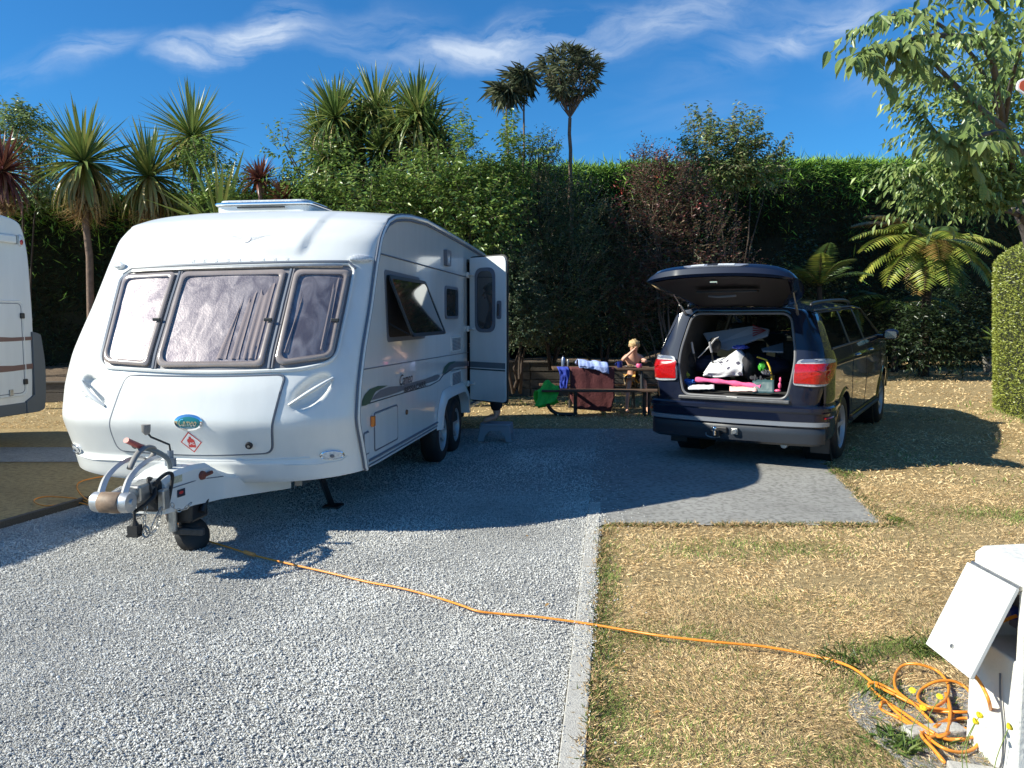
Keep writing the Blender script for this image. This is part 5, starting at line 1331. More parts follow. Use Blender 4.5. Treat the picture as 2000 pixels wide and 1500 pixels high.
# rear bumper
half = catmull([(.935, -.42, 0), (.955, -.70, 0), (.945, -.88, 0), (.90, -.985, 0), (.78, -1.035, 0), (.5, -1.075, 0), (0, -1.10, 0)], 5)
path = [Vector((p.x, p.y, 0)) for p in half] + [Vector((-p.x, p.y, 0)) for p in reversed(half[:-1])]
def brow(z, off):
    r = []
    for i, p in enumerate(path):
        d = path[min(i + 1, len(path) - 1)] - path[max(i - 1, 0)]; nn = Vector((-d.y, d.x, 0)).normalized()
        if nn.dot(p - Vector((0, -.4, 0))) < 0: nn = -nn
        r.append(p + nn * off + Vector((0, 0, z)))
    return r
def bump(name, prof, m, i0=0, i1=None, bev=0):
    rows = [brow(z, o) for z, o in prof]; i1 = i1 or len(path); n = i1 - i0; vs = [v for r in rows for v in r[i0:i1]]
    fs = [(r * n + i, r * n + i + 1, (r + 1) * n + i + 1, (r + 1) * n + i) for r in range(len(rows) - 1) for i in range(n - 1)]
    mb = MB(); mb.add(vs, fs); return mb.build(name, m, suv, smooth=38)
bump('rear_bumper', [(.30, -.08), (.345, -.02), (.36, 0), (.50, .008), (.555, .012), (.56, .020), (.645, .030), (.665, .050), (.70, .048), (.716, .03), (.722, -.11)], M_PAINT)
nP = len(path); c0 = int(nP * .22); c1 = int(nP * .78)
bump('bumper_valance', [(.505, .014), (.512, .036), (.552, .036), (.556, .016)], M_SILV, c0 - 2, c1 + 2)
bump('lower_valance', [(.30, -.03), (.33, .02), (.42, .022), (.48, .018), (.49, .01)], M_PAINT2, c0, c1)
for s in (1, -1):
    mb = MB()
    k = int(nP * .21); 
    seg = [brow(.60, .034)[j] for j in (range(k - 4, k + 3) if s > 0 else range(nP - k - 3, nP - k + 4))]
    mb.tube(seg, .015, 6, flat=.7); mb.build('reflector', M_REDLENS, suv, smooth=60)
mb = MB(); mb.tube([(.55, -.6, .30), (.55, -1.03, .30)], .035, 12); mb.build('exhaust_tip', M_STEEL, suv, smooth=50)
# tow bar
mb = MB(); mb.box(-.17, -.09, -1.20, -.9, .36, .43); tb_ = mb.build('tow_bar', M_PLAS, suv, bev=0.008)
mb = MB(); mb.box(-.20, -.02, -1.15, -1.10, .40, .46); mb.build('tow_bracket', M_PLAS, tb_, bev=0.008)
mb = MB(); mb.cyl((-.13, -1.22, .38), (-.13, -1.22, .43), .015, 10); mb.blob((-.13, -1.22, .455), (.027, .027, .027), 8); mb.build('tow_ball', M_CHROME, tb_, smooth=60)
mb = MB(); mb.box(.03, .10, -1.16, -1.10, .39, .46); mb.cyl((.065, -1.17, .425), (.065, -1.15, .425), .03, 12); mb.build('trailer_socket', M_STEEL, tb_, bev=0.006)
mb = MB(); mb.tube(catmull([(-.26, -1.08, .40), (-.25, -1.13, .36), (-.18, -1.14, .34), (-.10, -1.12, .35)], 4), .008, 6); mb.build('shackle', M_STEEL, tb_, smooth=60)
# tail lights wrapping the corners
def light(s):
    xc = lambda z: sx(-0.93, z) - 0.035
    def Sc(a, z):
        xs_ = sx(-.9, z); pr = lambda q: (xs_ - .03 + q, yr(xs_ - .03 + q, z)); pc_ = (xs_ - .002, yr(xs_, z) + .045); ps_ = lambda q: (sx(y0f(z) + q, z), y0f(z) + q)
        if a < -.03: x, y = pr(a)
        elif a < 0: t_ = a / -.03; u_ = pr(-.03); x, y = lerp(pc_[0], u_[0], t_), lerp(pc_[1], u_[1], t_)
        elif a < .03: t_ = a / .03; u_ = ps_(.03); x, y = lerp(pc_[0], u_[0], t_), lerp(pc_[1], u_[1], t_)
        else: x, y = ps_(a)
        return Vector((s * x, y, z))
    f_ = 1 if snormal(Sc, -.12, 1.05)[1].y < 0 else -1
    full_ = roundpoly([(-.25, .935), (-.05, .92), (.06, .935), (.27, 1.12), (.25, 1.175), (.02, 1.20), (-.20, 1.19), (-.245, 1.10)], [.03, .05, .05, .03, .05, .05, .04, .1], 4)
    h = patch('tail_light', full_, Sc, .020, mat('grey_lens', (.34, .35, .38), rough=.12, coat=1.0, noise=.4, nscale=60), suv, flip=f_, skirt=-.02, rings=6, dense=.03)
    redp = roundpoly([(-.243, .955), (.06, .945), (.17, 1.01), (.262, 1.125), (.245, 1.15), (-.238, 1.145)], [.01, .03, .05, .01, .01, .02], 3)
    patch('red_lens', redp, Sc, .027, M_REDLENS, h, flip=f_, skirt=.0, rings=5, bulge=.006, dense=.03)
    patch('reversing_lens', roundpoly([(-.19, 1.16), (-.02, 1.168), (.03, 1.197), (-.15, 1.192)], .02, 3), Sc, .025, mat('smoked_lens', (.10, .12, .18), rough=.1, coat=1), h, flip=f_, rings=2)
for s in (1, -1): light(s)
# tailgate
GP = [(-.74, 1.795, .56), (-.90, 1.90, .66), (-1.10, 2.01, .735), (-1.35, 2.11, .77), (-1.55, 2.17, .77), (-1.64, 2.175, .76), (-1.70, 2.14, .75), (-1.722, 2.085, .74)]
GI = [(-1.70, 2.055, .735), (-1.50, 2.03, .71), (-1.25, 1.945, .67), (-1.02, 1.855, .62), (-.80, 1.75, .55)]
def gate(name, rows, m, dz=0.0, sc_=1.0):
    V = []; F = []; n = 24
    for (y, z, w) in rows:
        t = (-.74 - y) / .98
        for k in range(n + 1):
            h = 2 * k / n - 1; x = w * sc_ * math.sin(h * math.pi / 2) * 0.5 + w * sc_ * h * 0.5
            zm = lerp(1.785, 2.06, max(0, t)); zz = z if z > zm + .03 or abs(y) > 1.6 else z; zz = lerp(z, zm + .03, .8 * abs(h) ** 5)
            V.append(Vector((x, y + 0.10 * t * h * h, zz + dz - (0.035 + .035 * t) * abs(h) ** 2.2)))
    for i in range(len(rows) - 1):
        for k in range(n): a = i * (n + 1) + k; F.append((a, a + 1, a + n + 2, a + n + 1))
    mb = MB(); mb.add(V, F); return mb
g_ = gate('tailgate', GP + GI + [GP[0]], M_PAINT)
n = 24; R_ = len(GP + GI) + 1
for e in (0, n): g_.f.append(tuple(r * (n + 1) + e for r in range(R_ - 1)))
tg = g_.build('tailgate', M_PAINT, suv, smooth=35)
gate('x', [(y, z - 0.006, w * .93) for y, z, w in GI], M_PLAS).build('inner_trim', mat('black_gate_trim', (.007, .007, .008), rough=.65), tg, smooth=35)
gate('x', [(-.80, 1.850, .56), (-.95, 1.935, .60), (-1.15, 2.036, .62)], None, 0.004).build('rear_glass', M_SGLASS, tg, smooth=60)
def SG(x, t):   # t from 0 (upper edge of the plate panel) to 1 (lip)
    h = x / .72; y = lerp(-1.63, -1.735, t); z = lerp(2.172, 2.095, t) + .014 * math.sin(math.pi * t)
    return Vector((x, y - .010 + .10 * .95 * h * h, z - .07 * abs(h) ** 2.2))
fG = 1 if snormal(SG, 0, .5)[1].y < 0 else -1
gar = patch('plate_garnish', roundpoly([(-.34, .12), (.34, .12), (.26, .52), (-.26, .52)], .06), SG, .012, mat('satin_garnish', (.45, .47, .52), rough=.25, metal=.6), tg, flip=fG, skirt=-.004, rings=3, smooth=False)
for x0, x1 in ((-.24, -.10), (-.07, -.02), (.04, .20)):
    patch('plate_lamp', [(x0, .2), (x1, .2), (x1, .44), (x0, .44)], SG, .016, M_LENS if x1 - x0 > .1 else M_PLAS, gar, flip=fG, rings=2)
patch('camera_recess', [(-.015, .18), (.035, .18), (.035, .46), (-.015, .46)], SG, .017, M_PLAS, gar, flip=fG, rings=1)
mb = MB(); mb.box(-.10, -.02, -1.52, -1.49, 1.99, 2.015); mb.build('gate_latch', M_CHROME, tg, bev=.006)
mb = MB(); mb.box(-.32, .32, -1.30, -1.22, 1.895, 1.915); mb.build('pull_panel', M_PLAS, tg, bev=.008)
for s in (-1, 1):
    mb = MB(); a = Vector((s * .60, -.70, 1.58)); b = Vector((s * .64, -1.18, 1.925)); m_ = a.lerp(b, .55); mb.tube([a, m_], .014, 8); mb.tube([m_, b], .007, 8); mb.build('gas_strut', M_STEEL, suv, smooth=50)
    mb = MB(); mb.tube([Vector((s * .40, -.70, 1.765)), Vector((s * .40, -.80, 1.80))], .03, 6); mb.build('gate_hinge', M_PAINT, suv, smooth=50)
mb = MB(); mb.tube(catmull([(.1, -1.28, 1.86), (-.1, -1.24, 1.85), (-.22, -1.18, 1.86)], 5), .012, 6); mb.build('pull_strap', M_SEAL, tg, smooth=60)
mb = MB(); mb.prism(roundpoly([(-.12, 0), (.12, 0), (.09, .06), (-.09, .06)], .02), -.60, -.42, 'y', Matrix.Translation((0.30, 0, 1.775))); mb.f = mb.f; mb.build('roof_aerial', M_PAINT, suv, bev=.01)

# ------------------------------------------------------------------ luggage in the boot (each piece its own thing)
def at_suv(o, loc=(0, 0, 0), rot=(0, 0, 0)):
    M = SMAT @ Matrix.Translation(loc) @ Euler(rot, 'XYZ').to_matrix().to_4x4(); o.matrix_world = M; return o
def crumple(name, c, r, m, amp=.25, seed=0, n=14, fr=2.2):
    mb = MB(); mb.blob((0, 0, 0), 1, n)
    for i, v in enumerate(mb.v):
        k = 1 + amp * (mnoise.noise(v * fr + Vector((seed, seed * 2, 0))) * 1.4 + .5 * mnoise.noise(v * fr * 2.7 + Vector((seed * 3, 0, 7)))); mb.v[i] = Vector((v.x * r[0] * k, v.y * r[1] * k, v.z * r[2] * k)) + Vector(c)
    return mb
def cloth(w, h, nu, nv, fn):
    mb = MB(); vs = [Vector(fn(i / nu, j / nv)) for i in range(nu + 1) for j in range(nv + 1)]
    mb.add(vs, [(i * (nv + 1) + j, (i + 1) * (nv + 1) + j, (i + 1) * (nv + 1) + j + 1, i * (nv + 1) + j + 1) for i in range(nu) for j in range(nv)]); return mb
def solid(o, t=.004):
    md = o.modifiers.new('thick', 'SOLIDIFY'); md.thickness = t; md.offset = 0; return o
def fab(name, c, n=.25, sc=18, b=.5): return mat(name, c, rough=.85, noise=n, nscale=sc, bump=b, bscale=35)
# patterned bag
M_BAG = bpy.data.materials.new('white_patterned_cloth'); M_BAG.use_nodes = True
_N = M_BAG.node_tree.nodes; _L = M_BAG.node_tree.links; _b = _N['Principled BSDF']; _b.inputs['Roughness'].default_value = .8
_t = _N.new('ShaderNodeTexCoord'); _v = _N.new('ShaderNodeTexVoronoi'); _v.inputs['Scale'].default_value = 10; _v.distance = 'MANHATTAN'; _L.new(_t.outputs['Object'], _v.inputs[0])
_m = _N.new('ShaderNodeMath'); _m.operation = 'LESS_THAN'; _m.inputs[1].default_value = .34; _L.new(_v.outputs['Distance'], _m.inputs[0])
_x = _N.new('ShaderNodeMix'); _x.data_type = 'RGBA'; _x.inputs[6].default_value = (.72, .72, .74, 1); _x.inputs[7].default_value = (.07, .065, .10, 1); _L.new(_m.outputs[0], _x.inputs[0]); _L.new(_x.outputs[2], _b.inputs['Base Color'])
c = VL(1412, 712, -.72)
# folded into a slumped wedge with creases
def bagf(u, v):
    px = lerp(1376, 1452, u); top = interp(u, [0, .1, .45, .8, 1], [722, 703, 700, 682, 700]); bot = interp(u, [0, .3, 1], [734, 737, 733])
    q = VL(px, lerp(bot, top, v), -.72); q.y += .10 * math.sin(math.pi * v * .9 + .2) * -1 + .16 * v + .03 * mnoise.noise(Vector((u * 5, v * 5, 2))) ; return q
o = cloth(0, 0, 18, 12, bagf).build('patterned_bag', M_BAG, smooth=40); solid(o, .01); at_suv(o)
tag(o, 'white and grey patterned cloth bag slumped in the middle of the car boot', 'bag')
o = crumple('x', VL(1463, 715, -.62), (.075, .12, .14), None, .15, 3).build('black_bag', fab('black_canvas', (.02, .02, .024)), smooth=50); at_suv(o); tag(o, 'black canvas bag between the patterned bag and the yellow frame', 'bag')
o = crumple('x', VL(1385, 712, -.45), (.20, .16, .11), None, .15, 4).build('dark_blanket', fab('navy_blanket', (.014, .016, .04)), smooth=50); at_suv(o); tag(o, 'dark navy blanket bundled behind the patterned bag', 'blanket')
mb = crumple('x', VL(1340, 705, -.5), (.16, .2, .16), None, .12, 9); o = mb.build('dark_holdall', fab('dark_nylon', (.015, .015, .02)), smooth=50); at_suv(o); tag(o, 'dark holdall at the left side of the boot under the pushchair handles', 'bag')
o = crumple('x', VL(1470, 715, -.25), (.42, .25, .13), None, .1, 5).build('stacked_duvet', fab('indigo_duvet', (.012, .016, .05)), smooth=50); at_suv(o); tag(o, 'indigo duvet stuffed across the boot beneath the white board', 'duvet')
o = crumple('x', VL(1447, 678, -.6), (.085, .06, .022), None, .35, 6).build('blue_cloth', fab('bright_blue_cloth', (.06, .09, .45)), smooth=50); at_suv(o); tag(o, 'bright blue cloth lying on top of the patterned bag', 'cloth')
# white board with red rays
q = [VL(1372, 650, -.28), VL(1470, 636, -.22), VL(1503, 642, -.20), VL(1500, 655, -.26), VL(1462, 668, -.34), VL(1420, 684, -.42), VL(1388, 676, -.40)]
mb = MB(); nrm = (q[2] - q[0]).cross(q[5] - q[0]).normalized(); n_ = len(q); mb.add(q + [p + nrm * .03 for p in q], [tuple(range(n_)), tuple(reversed(range(n_, 2 * n_)))] + [((i + 1) % n_, i, i + n_, (i + 1) % n_ + n_) for i in range(n_)])
bd = mb.build('bodyboard', mat('shaded_white_foam', (.33, .35, .42), rough=.5), bev=.012); at_suv(bd); tag(bd, 'white foam bodyboard with red rays lying on top of the luggage', 'bodyboard')  # white foam greyed in its colour to look shaded inside the boot
if nrm.y > 0: nrm = -nrm
for k in range(5):
    a = VL(1497, 649, -.245); b = VL(1471, 638.5 + 5.3 * k, -.235 - .018 * k); d = (b - a); s_ = d.cross(nrm).normalized() * (.004 + .0 * k)
    s2 = s_ * 1.8; off = nrm * .036
    mb = MB(); mb.add([a - s_ * .3 + off, a + s_ * .3 + off, b + s2 + off, b - s2 + off, a - s_ * .3 + off * .9, a + s_ * .3 + off * .9, b + s2 + off * .9, b - s2 + off * .9], [(0, 1, 2, 3), (7, 6, 5, 4), (0, 4, 5, 1), (1, 5, 6, 2), (2, 6, 7, 3), (3, 7, 4, 0)]); mb.build('red_ray', mat('red_ray', (.30, .03, .04), rough=.5), bd)
# pushchair
pc = empty('pushchair', (0, 0, 0), label='folded black pushchair with grey foam handles at the left of the boot', cat='pushchair'); at_suv(pc)
M_FOAM = mat('grey_foam_grip', (.36, .35, .36), rough=.7); M_TUBE = mat('black_tube', (.02, .02, .02), rough=.3)
for (x, y0_, y1_, y2_) in ((1352, 668, 690, 708), (1387, 668, 688, 712)):
    mb = MB(); mb.tube([VL(x - 1, y0_, -.75), VL(x + .5, (y0_ + y1_) / 2, -.74), VL(x + 3, y1_, -.72)], .013, 8); mb.build('foam_grip', M_FOAM, pc, smooth=50)
    mb = MB(); mb.tube([VL(x + 3, y1_, -.72), VL(x + 6, y2_, -.68)], .009, 7); mb.build('handle_tube', M_TUBE, pc, smooth=50)
mb = crumple('x', VL(1396, 674, -.60), (.075, .05, .085), None, .06, 2, fr=1); mb.build('hood', fab('black_hood', (.02, .018, .018)), pc, smooth=50)
mb = MB(); mb.tube([VL(1363, 699, -.70), VL(1385, 677, -.68), VL(1397, 662, -.66), VL(1404, 658, -.64)], [.010, .016, .018, .008], 8, flat=.5); mb.build('hood_edge', mat('grey_piping', (.45, .44, .45), rough=.6), pc, smooth=50)
# pink roll, papers, shoes, frame ...
mb = MB(); pts = catmull([VL(1359, 741, -.86), VL(1395, 744, -.86), VL(1430, 748, -.87), VL(1462, 752, -.87), VL(1486, 756, -.88)], 5); mb.tube(pts, [.026 + .006 * math.sin(k * 1.3) for k in range(len(pts))], 9)
o = mb.build('pink_towel', fab('hot_pink_cloth', (.72, .12, .28), .2), smooth=50); at_suv(o); tag(o, 'rolled pink towel along the front edge of the boot floor', 'towel')
mb = MB(); fr_ = [VL(1479, 697, -.72), VL(1497, 703, -.74), VL(1504, 718, -.77), VL(1509, 750, -.82)]; mb.tube(fr_, .016, 8, flat=.6)
o = mb.build('play_hoop', mat('yellow_plastic', (.80, .52, .06), rough=.35), smooth=40); at_suv(o); tag(o, 'bent yellow plastic frame standing at the right of the boot', 'frame')
o = crumple('x', VL(1489, 717, -.70), (.040, .04, .055), None, .3, 8).build('green_toy', mat('green_plastic', (.05, .33, .03), rough=.4), smooth=50); at_suv(o); tag(o, 'bright green toy framed by the yellow plastic frame', 'toy')
o = crumple('x', VL(1336, 733, -.78), (.055, .05, .035), None, .5, 12).build('yellow_green_cloth', fab('lime_cloth', (.38, .42, .05)), smooth=50); at_suv(o); tag(o, 'yellow green cloth scrunched in the left corner of the boot', 'cloth')
o = crumple('x', VL(1343, 745, -.86), (.085, .05, .030), None, .4, 13).build('blue_swimwear', fab('royal_blue_cloth', (.01, .09, .42)), smooth=50); at_suv(o); tag(o, 'royal blue swimwear at the left front corner of the boot', 'clothing')
for k, (x, y, w, rz_, cl, lb_) in enumerate(((1480, 740, .085, .5, (.05, .05, .06), 'dark grey sandal on its side below the yellow frame'), (1497, 729, .06, .9, (.11, .11, .13), 'grey strapped sandal leaning on the yellow frame'))):
    M_S = fab('sandal_%d' % k if False else ('dark_sandal' if k == 0 else 'grey_sandal'), cl)
    s_ = empty('sandal', label=lb_, cat='sandal', group='sandals in the boot'); at_suv(s_, VL(x, y, -.82), (.5, .2, rz_))
    mb = MB(); mb.prism(roundpoly([(-w, -.03), (w, -.035), (w * 1.1, .03), (-w, .03)], .025), -.008, .008, 'z'); mb.build('sole', M_S, s_, bev=.004)
    for t in (-.4, .3):
        mb = MB(); mb.tube([Vector((w * t, -.035, .0)), Vector((w * t, -.02, .03)), Vector((w * t, .02, .03)), Vector((w * t, .035, .0))], .010, 6, flat=.4); mb.build('strap', M_S, s_)
def papf(u, v):
    q = VL(lerp(1344, 1500, u), lerp(757, 764, u * .4 + v * .6) - 6 * u * (1 - v), -.93 + .03 * v); q.z = max(.785, q.z) + .006 * mnoise.noise(Vector((u * 12, v * 4, 1))); return q
for k, (xa, xb, ya, yb, cl, nm, lb_) in enumerate(((1344, 1395, 752, 760, (.70, .70, .74), 'white_shoe', 'long white plastic bag lying flat at the left of the boot sill'), (1425, 1478, 755, 764, (.80, .52, .47), 'magazine', 'pale pink folded magazine lying on the boot sill'), (1470, 1512, 742, 768, (.045, .09, .10), 'teal_folder', 'dark teal plastic sleeve crumpled at the right of the sill'))):
    def pf(u, v, xa=xa, xb=xb, ya=ya, yb=yb, k=k):
        q = VL(lerp(xa, xb, u), lerp(yb, ya, v), -.97 + .08 * v + .02 * k); q.z = max(q.z, .79 + .004 * k) + .012 * mnoise.noise(Vector((u * 6 + k, v * 3, 1))); return q
    o = cloth(0, 0, 10, 5, pf).build({'white_shoe': 'plastic_bag', 'magazine': 'magazine', 'teal_folder': 'plastic_sleeve'}[nm], mat(nm, cl, rough=.35), smooth=50); solid(o, .012); at_suv(o); tag(o, lb_, 'bag' if k == 0 else ('magazine' if k == 1 else 'folder'))
mb = MB(); a = VL(1523, 753, -.88); mb.blob(a, (.018, .02, .035), 7); mb.blob(VL(1519, 763, -.90), (.035, .03, .016), 7); mb.blob(VL(1524, 742, -.88), (.012, .012, .03), 7)
o = mb.build('pink_doll', mat('pink_plastic', (.78, .12, .26), rough=.3), smooth=60); at_suv(o); tag(o, 'small pink plastic toy at the right corner of the boot', 'toy'); o['kind'] = 'stuff'; del o['kind']
mb = MB(); mb.add([VL(1487, 684, -.68), VL(1530, 672, -.45), VL(1530, 690, -.70), VL(1490, 688, -.72)] + [VL(1487, 684, -.68) + Vector((0, 0, .02)), VL(1530, 672, -.45) + Vector((0, 0, .02)), VL(1530, 690, -.70) + Vector((0, 0, .02)), VL(1490, 688, -.72) + Vector((0, 0, .02))], [(0, 1, 2, 3), (7, 6, 5, 4), (0, 4, 5, 1), (1, 5, 6, 2), (2, 6, 7, 3), (3, 7, 4, 0)])
o = mb.build('grey_case', mat('grey_case', (.16, .17, .20), rough=.3), bev=.005); at_suv(o); tag(o, 'slim grey case wedged against the right wall of the boot', 'case')
# ------------------------------------------------------------------ figures
M_SKIN = mat('skin', (0.62, 0.34, 0.24), rough=0.5, noise=0.06, nscale=12)
M_HAIR = mat('blond_hair', (0.50, 0.35, 0.17), rough=0.6, noise=0.35, nscale=45, bump=0.6, bscale=60)
def skin_body(name, joints, edges, m, parent, sub=2, rootj=0):
    names = list(joints); idx = {k: i for i, k in enumerate(names)}
    me = bpy.data.meshes.new(name); me.from_pydata([tuple(joints[k][0]) for k in names], [(idx[a], idx[b]) for a, b in edges], [])
    o = link(name, me, m, parent)
    md = o.modifiers.new('skin', 'SKIN'); md.use_smooth_shade = True
    for i, k in enumerate(names):
        sv = me.skin_vertices[0].data[i]; r = joints[k][1]; sv.radius = (r, r) if not hasattr(r, '__len__') else r
        sv.use_root = (i == rootj)
    s = o.modifiers.new('sub', 'SUBSURF'); s.levels = sub; s.render_levels = sub
    return o
def hand(J, E, wrist, elbow, base, n, span, curl, L=.055, r=.0065):
    """five unequal fingers and a thumb rooted in the palm; n = palm normal"""
    w = Vector(wrist); d = (w - Vector(elbow)).normalized(); n = Vector(n).normalized(); s = d.cross(n).normalized(); n = s.cross(d).normalized()
    J[base + 'palm'] = (w + d * L * .7, r * 2.6); E.append((base + 'wrist', base + 'palm'))
    for k, (off, ln) in enumerate(((-1.5, .82), (-.5, 1.0), (.5, 1.06), (1.5, .95))):
        a = w + d * L * 1.0 + s * off * L * .24; b = a + d * L * .42 * ln + s * off * L * .06 * span; c = b + (d * math.cos(curl) - n * math.sin(curl)) * L * .40 * ln
        for t, p, q in (('a', a, 1.15), ('b', b, 1.0), ('c', c, .8)): J[base + 'f%d' % k + t] = (p, r * q)
        E += [(base + 'palm', base + 'f%da' % k), (base + 'f%da' % k, base + 'f%db' % k), (base + 'f%db' % k, base + 'f%dc' % k)]
    a = w + d * L * .35 - s * L * .42; b = a + (d * .7 - s * .5 - n * .3).normalized() * L * .45
    J[base + 'ta'] = (a, r * 1.25); J[base + 'tb'] = (b, r); E += [(base + 'wrist', base + 'ta'), (base + 'ta', base + 'tb')]
def face(parent, c, r, fwd, up, hair_m, hair=True, hairlen=.0):
    c = Vector(c); f = Vector(fwd).normalized(); u = Vector(up).normalized(); s = f.cross(u).normalized(); u = s.cross(f).normalized()
    Mx = Matrix((s, f, u)).transposed().to_4x4()
    for k in (-1, 1):
        mb = MB(); mb.blob(c + f * r * .88 + s * k * r * .36 + u * r * .05, (r * .13, r * .08, r * .09), 6, None); mb.build('eye', mat('eye', (.03, .02, .02), rough=.2), parent, smooth=60)
        mb = MB(); mb.blob(c + s * k * r * .96 - f * r * .05, (r * .13, r * .22, r * .28), 6); mb.build('ear', M_SKIN, parent, smooth=60)
    mb = MB(); mb.tube([c + f * r * .88 + u * r * .05, c + f * r * 1.12 - u * r * .25, c + f * r * .92 - u * r * .33], [r * .09, r * .14, r * .1], 7); mb.build('nose', M_SKIN, parent, smooth=60)
    mb = MB(); mb.tube([c + f * r * .80 - u * r * .60 - s * r * .28, c + f * r * .93 - u * r * .58, c + f * r * .80 - u * r * .60 + s * r * .28], [r * .05, r * .09, r * .05], 7); mb.build('mouth', mat('lips', (.45, .13, .11), rough=.4), parent, smooth=60)
    mb = MB(); mb.blob((0, 0, 0), 1, 14); P = []
    for v in mb.v:
        k = 1 + .16 * mnoise.noise(v * 4) + .12 * mnoise.noise(v * 11)
        # scalp: everything but the face window
        q = Vector((v.x * r * 1.06 * k, v.y * r * 1.10 * k, v.z * r * 1.10 * k))
        if v.y > .25 and v.z < .35: q *= .80
        elif v.z < -.35 - hairlen: q *= .80
        P.append(c + Mx.to_3x3() @ q + u * r * .10 - f * r * .08)
    mb.v = P; mb.build('hair', hair_m, parent, smooth=60)

# child at the table
TY = 13.2
kid = empty('person', (2.1, 13.9, 0), label='blond child in patterned shorts sitting at the picnic table with one hand at the forehead', cat='child')
kid.scale = (1.05, 1.05, 1.05); kid.location.y = 13.94
def K(x, y, z): return Vector((x, y, z))
J = {'pelvis': (K(0, 0, .50), .085), 'waist': (K(0, -.02, .60), .078), 'chest': (K(0, -.06, .76), .092), 'uchest': (K(0, -.10, .86), .082), 'neck': (K(0, -.14, .94), .040), 'head': (K(.0, -.20, 1.04), .078), 'crown': (K(-.01, -.20, 1.11), .076),
     'shL': (K(-.12, -.10, .875), .045), 'elL': (K(-.20, -.28, .83), .030), 'Lwrist': (K(-.035, -.33, .995), .021),
     'shR': (K(.12, -.10, .875), .045), 'elR': (K(.20, -.20, .80), .031), 'Rwrist': (K(.13, -.40, .815), .021),
     'hipL': (K(-.07, -.02, .49), .070), 'knL': (K(-.115, -.50, .50), .046), 'anL': (K(-.17, -.62, .09), .026), 'toeL': (K(-.18, -.76, .03), .022),
     'hipR': (K(.07, -.02, .49), .070), 'knR': (K(.115, -.50, .50), .046), 'anR': (K(.155, -.58, .09), .026), 'toeR': (K(.16, -.73, .03), .022),
     'calfL': (K(-.145, -.545, .33), .040), 'calfR': (K(.135, -.535, .33), .040), 'thL': (K(-.10, -.26, .51), .060), 'thR': (K(.10, -.26, .51), .060)}
E_ = [('pelvis', 'waist'), ('waist', 'chest'), ('chest', 'uchest'), ('uchest', 'neck'), ('neck', 'head'), ('head', 'crown'), ('uchest', 'shL'), ('shL', 'elL'), ('elL', 'Lwrist'), ('uchest', 'shR'), ('shR', 'elR'), ('elR', 'Rwrist'),
      ('pelvis', 'hipL'), ('hipL', 'thL'), ('thL', 'knL'), ('knL', 'calfL'), ('calfL', 'anL'), ('anL', 'toeL'), ('pelvis', 'hipR'), ('hipR', 'thR'), ('thR', 'knR'), ('knR', 'calfR'), ('calfR', 'anR'), ('anR', 'toeR')]
hand(J, E_, J['Lwrist'][0], J['elL'][0], 'L', (0, .2, 1), 1, .5, L=.048); hand(J, E_, J['Rwrist'][0], J['elR'][0], 'R', (0, 0, 1), 1, .7, L=.048)
skin_body('body', J, E_, M_SKIN, kid)
face(kid, (0.0, -.205, 1.065), .088, (0.05, -1, -.28), (0, -.2, 1), M_HAIR)
M_SHORT = mat('patterned_shorts', (.5, .32, .2), rough=.8)
_n = M_SHORT.node_tree; _v = _n.nodes.new('ShaderNodeTexVoronoi'); _v.inputs['Scale'].default_value = 18; _r = _n.nodes.new('ShaderNodeValToRGB'); _r.color_ramp.interpolation = 'CONSTANT'
for p_, c_ in ((.25, (.75, .45, .12, 1)), (.5, (.05, .05, .06, 1)), (.7, (.65, .65, .62, 1))): _e = _r.color_ramp.elements.new(p_); _e.color = c_
_r.color_ramp.elements[0].color = (.04, .05, .07, 1)
_t = _n.nodes.new('ShaderNodeTexCoord'); _n.links.new(_t.outputs['Object'], _v.inputs[0]); _sc = _n.nodes.new('ShaderNodeSeparateColor'); _n.links.new(_v.outputs['Color'], _sc.inputs[0]); _n.links.new(_sc.outputs[0], _r.inputs[0]); _n.links.new(_r.outputs[0], _n.nodes['Principled BSDF'].inputs['Base Color'])
SJ = {'p': (K(0, 0, .52), .095), 'a': (K(-.07, -.03, .50), .082), 'b': (K(-.10, -.26, .515), .074), 'c': (K(-.11, -.40, .51), .066), 'd': (K(.07, -.03, .50), .082), 'e': (K(.10, -.26, .515), .074), 'f': (K(.11, -.40, .51), .066)}
skin_body('shorts', SJ, [('p', 'a'), ('a', 'b'), ('b', 'c'), ('p', 'd'), ('d', 'e'), ('e', 'f')], M_SHORT, kid)
